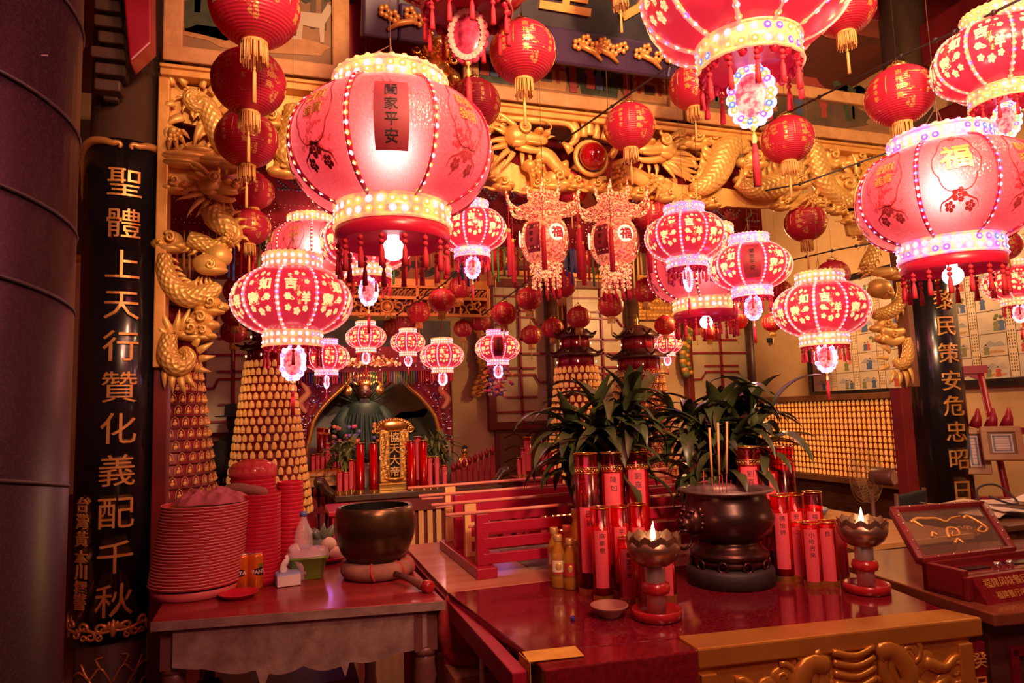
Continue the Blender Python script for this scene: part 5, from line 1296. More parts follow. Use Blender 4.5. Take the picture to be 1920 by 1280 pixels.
# right-hand wooden counter
t = thing('wooden_counter', 'glossy dark wooden counter under the glass lidded red box', 'counter', (2.8, 2.0, 0)); o = (2.8, 2.0)
q = rel([(2.125, 1.655), (3.7, 1.42), (3.8, 2.38), (2.265, 2.58)], o); m = MB(); m.hexa(slab(q, .855, .04), .04); m.build('counter_top', 'counter_top', t, .005) if 'counter_top' in MT else None
mat('counter_top', (.14, .035, .018), (.22, .065, .03), .14, scale=3, st=(3, .5, 1), coat=.4); m.build('counter_top', 'counter_top', t, .005)
q2 = rel([(2.15, 1.70), (3.65, 1.47), (3.75, 2.35), (2.28, 2.54)], o); m = MB(); m.hexa([V((x, y, 0)) for x, y in q2], .813); m.build('counter_body', 'dark_wood', t, .004)
a, b = V((*q2[0], 0)), V((*q2[1], 0)); d = (b-a).normalized(); nrm = V((d.y, -d.x, 0)); T = Matrix.Translation(a) @ Matrix(((d.x, 0, nrm.x, 0), (d.y, 0, nrm.y, 0), (0, 1, 0, 0), (0, 0, 0, 1)))
for k in range(3):
    m = MB(T); x = .08+k*.48
    for bx in ((x, .40, .03, .66), (x+.38, .40, .03, .66), (x+.19, .72, .40, .03), (x+.19, .08, .40, .03)): m.box((bx[0], bx[1], .004), (bx[2], bx[3], .02))
    m.build('door_panel', 'altar_red', t, .003)
frame_table('honey_table', 'honey coloured wooden table behind the right oil lamp', 'table', 2.62, 3.34, 2.66, 3.9, .85, 'honey_wood')
m = MB(); m.lathe([(0, 0), (.16, .004), (.18, .03), (.175, .034), (.155, .01), (0, .008)], 28); p = at(1655, 985, Z=.85); solo(m, 'blue_basin', 'blue_plastic', 'shallow blue basin on the honey coloured table', 'basin', (3.05, 3.6, .851))

# donation box with raised glass lid
BLh, BRh = at(1727, 1052, Z=.955), at(1897, 1031, Z=.955); tl, tr = at(1674, 957, d=depth(BLh)+.27), at(1841, 945, d=depth(BRh)+.27)
t = thing('donation_box', 'red wooden box with a raised glass lid painted with gold clouds', 'box', tuple(BLh*.5+BRh*.5-V((0, 0, .10)))); t0 = V(t.location)
e = (BRh-BLh); e.z = 0; e.normalize(); fw = V((e.y, -e.x, 0)); L = (BRh-BLh).length
Tb = Matrix.Translation(BLh-t0) @ Matrix(((e.x, fw.x, 0, 0), (e.y, fw.y, 0, 0), (e.z, 0, 1, 0), (0, 0, 0, 1)))    # x along hinge, y towards viewer, z up
W2 = L+.30; D2 = .165; m = MB(Tb)
for bx, s in (((W2/2, .012, -.05), (W2, .024, .10)), ((W2/2, D2, -.06), (W2, .024, .08)), ((.012, D2/2, -.05), (.024, D2, .10)), ((W2-.012, D2/2, -.05), (.024, D2, .10)), ((W2/2, D2/2, -.09), (W2, D2, .02))): m.box(bx, s)
m.build('box_base', 'red_paint_dark', t, .004)
m = MB(Tb); m.box((W2/2, D2/2, -.028), (W2-.05, D2-.04, .012)); bt = m.build('inner_tray', 'altar_red', t)
for x in (.13, .34): m = MB(Tb); m.box((x+.02, D2*.5, -.021), (.11, .04, .006)); m.build('coin_slot', 'black_lacquer', bt)
for x in (.235, .295): m = MB(Tb); m.lathe([(.013, 0), (.013, .012), (.009, .017), (0, .019)], 14, 0, (x, D2*.62, -.021)); m.build('button', 'rivet', bt)
m = MB(Tb); a_, b_ = (D2+.012, -.022), (D2+.062, -.10)          # sloping sign strip along the front
m.add([(.02, a_[0], a_[1]), (W2, a_[0], a_[1]), (W2, b_[0], b_[1]), (.02, b_[0], b_[1]), (.02, a_[0], -.10), (W2, a_[0], -.10)], [(0, 3, 2, 1), (0, 1, 5, 4), (3, 4, 5, 2), (0, 4, 3), (1, 2, 5)], 0, False)
sg = m.build('sign_strip', 'altar_red', t); sl = V((0, b_[0]-a_[0], b_[1]-a_[1])); sl_n = sl.normalized(); up_n = V((0, -sl_n.z, sl_n.y))
for j, (tx, sz, u) in enumerate((('福建风味餐厅地址', .034, .27), ('福建餐厅/福建风味', .027, .72))):
    o3 = V((.19, a_[0], a_[1]))+sl*u; c = MB(Tb); c.text(tx, sz, lambda x, y, z: o3+V((x, 0, 0))-sl_n*y+up_n*(.0015+z), 0, .0006); c.build('gold_lettering', 'gold_text', sg)
ld = MB(); C = [BLh-t0, BRh-t0, tr-t0, tl-t0]
for i in range(4):
    a, b = C[i], C[(i+1) % 4]; ld.tube([tuple(a), tuple(b)], .021, 4, 0)
ldo = ld.build('lid_frame', 'red_paint_dark', t, .003)
cen = (C[0]+C[1]+C[2]+C[3])*.25; qd = [cen+(c-cen)*.90 for c in C]; nn = (C[1]-C[0]).cross(C[3]-C[0]).normalized()
m = MB(); m.add(qd+[c+nn*.003 for c in qd], [(0,1,2,3), (7,6,5,4), (0,4,5,1), (1,5,6,2), (2,6,7,3), (3,7,4,0)], 0, False); m.build('lid_glass', 'box_glass', ldo)
m = MB()
for i in range(4):
    a, b = C[i], C[(i+1) % 4]
    for k in range(1, 6): m.ell(a+(b-a)*(k/6)+nn*.016-(0*nn), (.004,)*3, 6, 4); m.ell(a+(b-a)*(k/6)-nn*.016, (.004,)*3, 6, 4)
m.build('rivet', 'rivet', ldo)
m = MB()
def LP(u, v): return tuple(C[0]+(C[1]-C[0])*u+(C[3]-C[0])*v-nn*.003*(1 if nn.y > 0 else -1))
for pts in ([(.12, .72), (.2, .78), (.3, .76), (.42, .74), (.5, .66), (.58, .72), (.7, .74)], [(.14, .75), (.18, .68), (.22, .6)], [(.25, .4), (.28, .48), (.32, .42)], [(.42, .35), (.46, .52), (.56, .50), (.55, .38), (.47, .38), (.50, .45)], [(.45, .24), (.50, .30), (.54, .22)], [(.72, .7), (.78, .72), (.85, .6), (.9, .45), (.84, .38), (.78, .42), (.86, .5)]):
    P = smooth([LP(*c) for c in pts], 4); m.tube(P, [.007*(1-.6*i/len(P)) for i in range(len(P))], 6)
m.build('gold_cloud', 'gold_text', ldo)
# ------------------------------------------------------------------ plates, bowls, cans ... on the side table
def plate_mb(r, h=.020, th=.004):
    return MB().lathe([(0, .0), (r*.62, 0), (r*.70, .004), (r*.93, h*.62), (r*.985, h-.006), (r, h-.005), (r, h+th*.6), (r*.985, h+th), (r*.90, h*.72+th), (r*.66, th+.003), (0, th)], 44)
px, py = -.348, 3.14
pb = MB().lathe([(.150, 0), (.158, .004), (.168, .034), (.162, .036), (.14, .03)], 44); pb.lathe([(0, .028), (.155, .03)], 44, 0, cap=False)
solo(pb, 'serving_tray', 'plastic_pink', 'pale pink tray under the tall stack of red plates', 'tray', (px, py, TZ))
proto = None; NP = 27
for i in range(NP):
    z = TZ+.030+i*.0117; x = px+.0013*i; yy = py+.0003*i
    lb = 'red melamine plate, %s in the tall leaning stack' % (['lowest', 'second from the bottom', 'third from the bottom', 'fourth from the bottom', 'fifth from the bottom', 'sixth from the bottom', 'seventh from the bottom', 'eighth from the bottom', 'ninth from the bottom', 'tenth from the bottom',
        'eleventh from the bottom', 'twelfth from the bottom', 'thirteenth from the bottom', 'the exact middle one', 'thirteenth from the top', 'twelfth from the top', 'eleventh from the top', 'tenth from the top', 'ninth from the top', 'eighth from the top', 'seventh from the top', 'sixth from the top', 'fifth from the top', 'fourth from the top', 'third from the top', 'second from the top', 'topmost under the pink cloth'][i])
    if proto is None:
        proto = thing('plate', lb, 'plate', (x, yy, z), 0, 1, 'tall stack of red plates'); plate_mb(.176).build('dish', 'plastic_melamine', proto); MB().ring((0, 0, .0225), .176, .0026, 44, 6).build('rim', 'plate_rim_highlight', proto)
    else: clone(proto, (x, yy, z), .3*i, 1-.0016*i, lb)
m = MB(); rs = random.Random(4); nu, nv = 56, 40; vs = []       # crumpled cloth heap
fold = [(rs.uniform(0, PI), rs.uniform(40, 120), rs.uniform(0, 6), rs.uniform(.006, .013)) for _ in range(9)]
for i in range(nu+1):
    for j in range(nv+1):
        u, v = -1+2*i/nu, -1+2*j/nv; q = max(abs(u), abs(v)); l = math.hypot(u, v) or 1; u2, v2 = u*q/l, v*q/l
        x, y = .150*u2*(1+.08*math.sin(5*v)), .105*v2*(1+.10*math.sin(7*u)); hgt = .026*max(0, 1-q**2.2)**.6
        for an, fr_, ph, am in fold: hgt += am*(1-q**3)*(1-abs(math.sin(.5*(fr_*(x*math.cos(an)+y*math.sin(an)))+ph))**.6)
        vs.append((x, y, hgt+.002))
m.add(vs, [(i*(nv+1)+j, (i+1)*(nv+1)+j, (i+1)*(nv+1)+j+1, i*(nv+1)+j+1) for i in range(nu) for j in range(nv)])
solo(m, 'folded_cloth', 'cloth_pink', 'crumpled pink cloth lying on top of the plate stack', 'cloth', (px+.055, py+.015, TZ+.030+NP*.0117+.010), sub=1)
m = MB(); m.tube(smooth([(-.1, 0, .0), (-.03, .03, .02), (.05, 0, .015), (.12, -.02, .0)], 4), [.018]*4+[.024]*4+[.02]*4+[.012], 8); solo(m, 'rag', 'cloth_brown', 'dull brown rag behind the pink cloth on the plates', 'cloth', (px+.15, py+.10, TZ+.030+NP*.0117+.03))
def bowl_mb(r, h): return MB().lathe([(r*.78, 0), (r*.86, .004), (r*.95, h*.6), (r, h), (r*.985, h+.003), (r*.92, h*.6), (r*.8, .008), (0, .006)], 36)
def bowl_stack(x, y, n, r, h, pitch, where, lowname, mt='plastic_red'):
    pr_ = None; O = ['bottom', 'second', 'third', 'fourth', 'fifth', 'sixth', 'seventh', 'eighth', 'ninth', 'tenth', 'eleventh', 'twelfth', 'thirteenth', 'fourteenth', 'fifteenth', 'sixteenth', 'seventeenth', 'eighteenth', 'nineteenth', 'twentieth', 'twenty-first', 'twenty-second', 'twenty-third', 'twenty-fourth', 'twenty-fifth', 'twenty-sixth']
    for i in range(n):
        lb = 'red plastic bowl, %s %s, in %s' % (O[i], 'one' if i == 0 else 'from the bottom', where)
        if pr_ is None: pr_ = solo(bowl_mb(r, h), 'bowl', mt, lb, 'bowl', (x, y, TZ), 0, lowname)
        else: o = pr_.copy(); COL.objects.link(o); o.location = (x+.0009*math.sin(i*1.7), y, TZ+pitch*i); o['label'] = lb
    return TZ+pitch*n+h
bowl_stack(-.105, 3.19, 24, .086, .030, .0150, 'the front stack beside the orange cans', 'front stack of red bowls')
bowl_stack(-.145, 3.44, 24, .102, .034, .0175, 'the tallest stack under a clear bag', 'tall stack of red bowls')
bowl_stack(.02, 3.52, 20, .062, .03, .0190, 'the narrow stack behind the water bottle', 'narrow stack of red bowls')
m = MB(); m.lathe([(.106, .0), (.107, .03), (.09, .055), (.05, .07), (0, .075)], 28, 0, cap=False); solo(m, 'plastic_bag', 'cloudy_red', 'clear red tinted bag over the tallest bowl stack', 'bag', (-.145, 3.44, TZ+24*.0175+.018)) if 'cloudy_red' in MT else None
mat('cloudy_red', (.65, .05, .07), rough=.12, alpha=.75); solo(m, 'plastic_bag', 'cloudy_red', 'clear red tinted bag over the tallest bowl stack', 'bag', (-.145, 3.44, TZ+24*.0175+.018))
def can(x, y, rz, label):
    t = thing('drink_can', label, 'can', (x, y, TZ), rz)
    MB().lathe([(.024, 0), (.029, .006), (.029, .132), (.025, .142)], 28).build('body', 'orange_can', t); MB().lathe([(.025, .141), (.026, .145), (.023, .144), (.0, .142)], 24, 0, cap=False).build('lid', 'steel', t)
    f = lambda x_, y_, z: ((.0295+z)*math.cos(x_/.029), (.0295+z)*math.sin(x_/.029), .072+y_)
    m = MB(); n = 20
    for k in range(n):          # dark badge behind the white letters
        a0, a1 = -.9+1.8*k/n, -.9+1.8*(k+1)/n; h0 = .017*(1-.35*abs(-1+2*k/n)); h1 = .017*(1-.35*abs(-1+2*(k+1)/n))
        m.add([f(a0*.029, -h0, 0), f(a1*.029, -h1, 0), f(a1*.029, h1, 0), f(a0*.029, h0, 0)], [(0, 1, 2, 3)])
    m.text('FANTA', .021, lambda x_, y_, z: f(x_, y_, z+.0004), 1, .0004, -8, .0006)
    m.prism([(-.006, 0), (.006, 0), (.01, .01), (0, .014), (-.008, .009)], .001, Matrix.Translation((.0294, 0, .09)) @ Matrix.Rotation(R(90), 4, 'Y') @ Matrix.Rotation(R(90), 4, 'Z'), 2)
    m.build('printed_badge', ['navy', 'white_print', 'leaf_print'], t); return t
pc = at(454, 1105, Z=TZ); can(pc.x, pc.y, face_cam(pc)-.62, 'orange drink can nearer the plate stack, white letters turned left')
pc = at(479, 1103, Z=TZ); can(pc.x, pc.y, face_cam(pc)+.72, 'orange drink can beside the bowl stack, white letters turned right')
pc = at(447, 1118, Z=TZ); solo(MB().lathe([(0, 0), (.05, 0), (.072, .016), (.075, .02), (.07, .02), (.05, .005), (0, .004)], 32), 'saucer', 'plastic_red', 'small shiny red saucer in front of the orange cans', 'dish', (pc.x, pc.y-.01, TZ))
pc = at(541, 1098, Z=TZ); t = thing('tissue_pack', 'pale blue and white pack of tissues on the side table', 'tissue', (pc.x, pc.y, TZ), R(8))
MB().box((0, .05, .026), (.10, .13, .052)).build('pack', 'tissue_blue', t, .008); MB().box((0, -.0155, .024), (.092, .003, .042)).build('end_flap', 'paper_white', t)
m = MB(); m.tube(smooth([(-.012, .04, .05), (-.016, .035, .075), (.0, .04, .10), (-.004, .045, .118)], 4), [.022]*4+[.020]*4+[.014]*4+[.003], 8, 0, .5); m.build('tissue_sheet', 'paper_white', t)
pc = at(578, 1086, Z=TZ); t = thing('green_tub', 'green plastic tub of pickled scraps behind the tissue pack', 'tub', (pc.x, pc.y+.05, TZ), R(-4))
def sq(a): return 1/max(abs(math.cos(a)), abs(math.sin(a)))**.75
m = MB(); m.lathe([(.062, 0), (.066, .004), (.082, .088), (.088, .09), (.088, .098), (.078, .098), (.076, .088), (.06, .006), (0, .006)], 40, 0, sq=sq); m.build('tub', 'green_plastic', t)
m = MB(); m.lathe([(0, .006), (.060, .006), (.072, .06), (0, .066)], 40, 0, sq=sq, cap=False); m.build('contents', 'fishy_mix', t)
m = MB(); m.lathe([(.09, .10), (.085, .118), (.05, .125), (0, .12)], 28, 0, sq=sq, cap=False); m.build('cling_film', 'cloudy_plastic', t)
pc = at(540, 1040, Z=TZ); t = thing('water_bottle', 'clear plastic bottle with a blue cap beside the bowls', 'bottle', (.075, 3.28, TZ))
MB().lathe([(.034, 0), (.040, .01), (.040, .06), (.037, .065), (.040, .07), (.040, .15), (.036, .19), (.017, .235), (.014, .24), (.014, .255)], 28).build('body', 'clear_plastic', t); MB().cyl((0, 0, .255), .017, .02, 18).build('cap', 'blue_plastic', t); MB().lathe([(.0405, .075), (.0405, .125)], 28, 0, cap=False).build('label_band', 'tissue_blue', t)
m = MB(); m.ell((0, 0, .06), (.07, .06, .06), 14, 9)
for k in range(9): a = 2*PI*k/9; m.tube([(.02*math.cos(a), .02*math.sin(a), .09), (.05*math.cos(a), .04*math.sin(a), .12), (.075*math.cos(a), .06*math.sin(a), .14+.01*(k % 3))], [.02, .02, .006], 6)
solo(m, 'dark_bag', 'dark_bag', 'grey plastic bag of leaves behind the green tub', 'bag', (.17, 3.62, TZ))
m = MB(); m.tube(smooth([(0, 0, 0), (.01, 0, .06), (-.02, .01, .11), (-.04, .02, .15)], 4), [.035]*4+[.04]*4+[.03]*4+[.01], 9, 0, .5); m.tube(smooth([(.02, 0, .02), (.04, 0, .09), (.06, .01, .13)], 4), [.03]*4+[.028]*4+[.006], 8, 0, .5); solo(m, 'crumpled_bag', 'cloudy_plastic', 'crumpled pinkish plastic bag between bottle and green tub', 'bag', (.065, 3.17, TZ))
pc = at(617, 1052, Z=TZ); t = thing('bun_plate', 'red dish holding pale buns left of the bronze bowl', 'dish', (pc.x, pc.y, TZ)); plate_mb(.085, .022).build('dish', 'plastic_red', t)
for i, (x, y, z) in enumerate(((-.035, -.02, .036), (.035, -.015, .036), (.0, .035, .036), (.0, .0, .082))):
    m = MB(); m.ell((0, 0, 0), (.036, .036, .032), 18, 12)
    for k in range(8): a = 2*PI*k/8; m.tube([(.006*math.cos(a), .006*math.sin(a), .030), (.024*math.cos(a), .024*math.sin(a), .022)], [.004, .002], 5)
    solo(m, 'bun', 'bun', ['pale bun at the left of the red dish', 'pale bun nearest the bronze bowl', 'pale bun at the back of the red dish', 'pale bun on top of the others in the red dish'][i], 'bun', (pc.x+x, pc.y+y, TZ+z), 0, 'buns in the red dish')
# bronze bowl on its ring cushion, with striker
bp = at(711, 1090, Z=TZ); bx, by = bp.x, bp.y+.12
m = MB(); m.ring((0, 0, .036), .125, .036, 40, 12); cu = solo(m, 'ring_cushion', 'cloth_brown', 'faded brown ring cushion under the bronze bowl', 'cushion', (bx+.01, by, TZ))
m = MB()
for a in (-1.9, -1.0, -.5, .1): m.tube(smooth([(.10*math.cos(a), .10*math.sin(a), .068), (.135*math.cos(a), .135*math.sin(a), .068), (.163*math.cos(a+.05), .163*math.sin(a+.05), .036), (.15*math.cos(a+.1), .15*math.sin(a+.1), .008)], 3), .006, 6)
m.build('red_tie', 'cloth_red', cu)
t = thing('singing_bowl', 'large dark bronze bowl standing on a ring cushion', 'bowl', (bx, by, TZ+.03))
MB().lathe([(0, .012), (.06, .012), (.105, .028), (.145, .075), (.170, .14), (.176, .195), (.170, .245), (.163, .268), (.158, .272), (.147, .268)], 64, 0, cap=False).build('outer_wall', 'bowl_bronze', t)
MB().lathe([(.147, .268), (.155, .20), (.15, .12), (.11, .05), (0, .03)], 64, 0, cap=False).build('inner_wall', 'bowl_inside', t)
p = at(775, 1094, Z=TZ+.02); t = thing('striker', 'dark red padded striker with wooden grip leaning on the ring cushion', 'striker', (p.x+.01, p.y-.02, TZ+.022), R(-62)); m = MB(); m.tube([(-.14, 0, .02), (-.04, 0, .012), (.03, 0, 0), (.05, 0, 0)], [.013, .013, .019, .019], 14); m.build('grip', 'turned_wood', t); m = MB(); m.tube([(.05, 0, 0), (.055, 0, 0), (.085, 0, 0), (.09, 0, 0)], [.012, .024, .024, .016], 16); m.build('pad', 'lamp_red', t)

# ------------------------------------------------------------------ bronze censer with lion heads
cp = at(1369, 1112, Z=TZ); cx, cy = cp.x+.105, cp.y+.14
solo(MB().lathe([(.155, 0), (.166, .004), (.168, .055), (.16, .066), (.14, .07)], 48), 'censer_stand', 'stand_dark', 'round dark plinth under the bronze censer', 'stand', (cx, cy, TZ))
t = thing('censer', 'bronze incense burner with lion head handles and three tall incense sticks', 'censer', (cx, cy, TZ+.07), R(9))
MB().lathe([(.125, 0), (.142, .006), (.146, .022), (.135, .03), (.15, .035), (.152, .05), (.14, .06), (.128, .07), (.118, .085), (.122, .10)], 56).build('foot', 'censer_bronze', t)
MB().lathe([(.118, .092), (.15, .115), (.175, .155), (.18, .185), (.172, .215), (.158, .245), (.152, .268), (.155, .278)], 56, 0, cap=False).build('body', 'censer_bronze', t)
MB().lathe([(.152, .274), (.182, .284), (.184, .290), (.176, .294), (.146, .288), (.14, .27), (.14, .255)], 56, 0, cap=False).build('rim', 'censer_rim', t)
m = MB(); m.lathe([(.14, .262), (.10, .268), (0, .264)], 40, 0, cap=False); m.build('ash_bed', 'ash', t)
for s in (-1, 1):
    m = MB(Matrix.Rotation(PI/2*(1-s), 4, 'Z')); X = .178
    m.ell((X, 0, .185), (.042, .052, .055), 16, 12); m.ell((X+.035, 0, .175), (.032, .034, .030), 14, 10); m.ell((X+.06, 0, .188), (.014, .018, .012), 10, 8); m.ell((X+.04, 0, .152), (.026, .026, .012), 12, 8)
    for e in (-1, 1):
        m.ell((X+.036, e*.020, .208), (.012, .011, .011), 10, 8); m.tube(smooth([(X+.02, e*.008, .222), (X+.034, e*.022, .226), (X+.02, e*.038, .218)], 3), .007, 6); m.ell((X-.005, e*.045, .222), (.014, .010, .018), 8, 6); m.ell((X+.055, e*.014, .172), (.010, .009, .008), 8, 6)
        for k in range(5): m.ell((X-.012, e*(.034+.006*(k % 2)), .16+.016*k), (.018, .018, .012), 8, 6)
    m.build('lion_head', 'censer_bronze', t)
    m = MB(Matrix.Rotation(PI/2*(1-s), 4, 'Z')); m.ring((X+.046, 0, .118), .036, .0055, 24, 8, 0, Matrix.Rotation(R(90), 3, 'X') @ Matrix.Identity(3)); m.build('ring_handle', 'censer_bronze', t)
for k in range(10):
    a = 2*PI*k/10; m = MB(); m.ring((.148*math.cos(a), .148*math.sin(a), .012), .018, .006, 12, 5, 0, Matrix.Rotation(a, 3, 'Z') @ Matrix.Rotation(R(90), 3, 'Y')); m.build('scroll_foot', 'censer_bronze', t)
for i, (x0, y0, x1, y1) in enumerate(((1338, 945, 1330, 802), (1350, 938, 1346, 792), (1363, 945, 1363, 790))):
    d0 = 2.63+.02*i; a = at(x0, y0, d=d0); a.z = TZ+.335; b = at(x1, y1, d=d0+.02); tt = thing('incense_stick', ['left one of the three tall tan incense sticks', 'middle one of the three tall tan incense sticks', 'right one of the three tall tan incense sticks'][i], 'incense', a, 0, 1, 'tall incense sticks in the censer')
    v = b-a; MB().rod((0, 0, 0), tuple(v*.32), .0016, 6).build('red_stem', 'stick_red', tt); MB().rod(tuple(v*.30), tuple(v), .0045, 8).build('incense_coat', 'incense', tt)
for i, (x, y, h) in enumerate(((1322, 945, 50), (1345, 945, 25), (1356, 942, 40), (1372, 944, 30))):
    a = at(x, y, d=2.66); a.z = TZ+.335; solo(MB().rod((0, 0, 0), (random.uniform(-.004, .004), 0, h*.0021), .0014, 5), 'incense_stub', 'stick_red', ['burnt red incense stub standing alone at the left', 'shortest burnt red incense stub in the middle', 'taller burnt red stub behind the tall sticks', 'burnt red incense stub rightmost in the censer'][i], 'incense', a, 0, 'burnt incense stubs')

# ------------------------------------------------------------------ lotus oil lamps
def lotus_lamp(p, label, k=1.0):
    t = thing('oil_lamp', label, 'lamp', p, .2, k)
    m = MB(); m.lathe([(.058, 0), (.066, .003), (.067, .026), (.063, .028), (.06, .012), (0, .010)], 40); m.build('dish', 'lamp_red', t)
    m = MB(); m.lathe([(.026, .011), (.026, .058), (.027, .06), (.027, .10), (.027, .135), (.025, .14)], 28); m.build('stem', 'steel', t)
    m = MB(); m.lathe([(.027, .064), (.036, .068), (.039, .08), (.036, .093), (.027, .097)], 32, 0, cap=False); m.build('knob', 'lamp_red', t)
    m = MB(); m.lathe([(.020, .136), (.040, .141), (.060, .156), (.072, .180), (.074, .206), (.070, .206), (.066, .19), (.0, .178)], 40, 0, cap=False); m.build('cup', 'copper', t)
    def petal(r0, zb, hh, wd, out):
        mm = MB(); vs = []; fs = []; n = 6; k_ = 8
        for i in range(n+1):
            u = i/n; z = zb+hh*u; r = r0+out*math.sin(u*1.9)*.5; wv = wd*math.sqrt(max(0, 1-u**3))+.0005
            for j in range(k_+1): a = (j/k_-.5)*2*wv/r; q = (r-.004*abs(j/k_-.5)*2*(1-u))*(1-.22*(1-u)**2); vs.append((q*math.cos(a), q*math.sin(a), z))
        for i in range(n):
            for j in range(k_): b = i*(k_+1)+j; fs.append((b, b+1, b+k_+2, b+k_+1))
        return mm.add(vs, fs)
    for ringi, (r0, zb, hh, wd, out, n, off) in enumerate(((.0735, .158, .060, .0235, .004, 11, 0), (.0700, .170, .056, .0225, .005, 11, .5))):
        po = None
        for i in range(n):
            if po is None: po = o = petal(r0, zb, hh, wd, out).build('petal', 'copper', t)
            else: o = po.copy(); COL.objects.link(o); o.parent = t
            o.rotation_euler = (0, 0, 2*PI*(i+off)/n)
    m = MB(); m.lathe([(0, .190), (.058, .192)], 30, 0, cap=False); m.build('oil_pool', 'oil', t)
    MB().rod((0, 0, .188), (.002, 0, .212), .004, 6).build('wick', 'black_print', t)
    m = MB(); m.tube(smooth([(0, 0, .205, .004), (0, 0, .215, .0075), (.001, 0, .23, .006), (.003, 0, .252, .0008)], 4) and [(0, 0, .205), (0, 0, .213), (.0005, 0, .225), (.001, 0, .24), (.003, 0, .256)], [.003, .0072, .0068, .004, .0005], 10); m.build('flame', 'flame', t)
    ldd = bpy.data.lights.new('lamp_flame_light', 'POINT'); ldd.energy = .5; ldd.color = (1, .55, .2); ldd.shadow_soft_size = .01; lo = bpy.data.objects.new('lamp_flame_light', ldd); COL.objects.link(lo); lo.parent = t; lo.location = (0, 0, .265)
    return t
lp = at(1235, 1160, Z=TZ); lotus_lamp((lp.x, lp.y+.01, TZ), 'copper lotus oil lamp burning in front of the candles, beside the clay bowl', 1.22)
lp = at(1630, 1110, Z=TZ); lotus_lamp((lp.x, lp.y+.01, TZ), 'copper lotus oil lamp burning by the right counter edge', 1.18)
pc = at(1151, 1160, Z=TZ); solo(MB().lathe([(0, 0), (.034, 0), (.036, .006), (.058, .03), (.064, .037), (.062, .04), (.054, .03), (.034, .01), (0, .008)], 36), 'clay_bowl', 'clay', 'shallow brown clay bowl beside the left oil lamp', 'bowl', (pc.x, pc.y+.03, TZ))
pc = at(1074, 1162, Z=TZ); t = thing('lighter', 'tiny blue lighter lying on the red altar top', 'lighter', (pc.x, pc.y, TZ), R(70)); m = MB(); m.box((0, 0, .006), (.022, .014, .012)); m.build('body', 'lighter_blue', t, .003) if 'lighter_blue' in MT else None
mat('lighter_blue', (.03, .05, .30), rough=.25); m.build('body', 'lighter_blue', t, .003); m = MB(); m.box((.015, 0, .006), (.008, .012, .010)); m.build('head', 'steel', t)

# oil bottles
def oil_bottle(x, y, k, lab, label):
    t = thing('oil_bottle', label, 'bottle', (x, y, TZ), face_cam((x, y)), k)
    MB().lathe([(.028, 0), (.031, .005), (.031, .045), (.028, .05), (.031, .055), (.031, .115), (.028, .14), (.016, .168), (.0145, .175), (.0145, .185)], 24).build('body', 'oil', t)
    MB().lathe([(.017, .185), (.018, .188), (.018, .21), (.016, .213)], 18).build('cap', 'cap_gold', t)
    m = MB(); m.lathe([(.0316, .058), (.0316, .112)], 16, 0, cap=False, a0=-.95, a1=.95); m.lathe([(.0319, .058), (.0319, .066)], 16, 1, cap=False, a0=-.95, a1=.95); m.ell((.031, 0, .088), (.002, .012, .016), 8, 6, 2); m.build('label', [lab, 'label_red', 'gold_print'], t)
for i, (px_, py_, k, lab, lb) in enumerate(((1049, 1100, .95, 'label_cream', 'oil bottle with a cream label, front left of the candles'), (1071, 1103, .90, 'label_red', 'oil bottle with a red label next to the tallest candle'), (1042, 1085, .98, 'label_cream', 'oil bottle at the rear left, half hidden by the cream labelled one'), (1066, 1082, 1.0, 'label_red', 'oil bottle with a dark cap at the rear middle'), (1086, 1098, .84, 'label_cream', 'short oil bottle wedged against the dark tall candle'), (1085, 1072, 1.25, 'label_red', 'tallest oil bottle, mostly hidden behind the others'))):
    p = at(px_, py_, Z=TZ); oil_bottle(p.x, p.y, k, lab, lb)

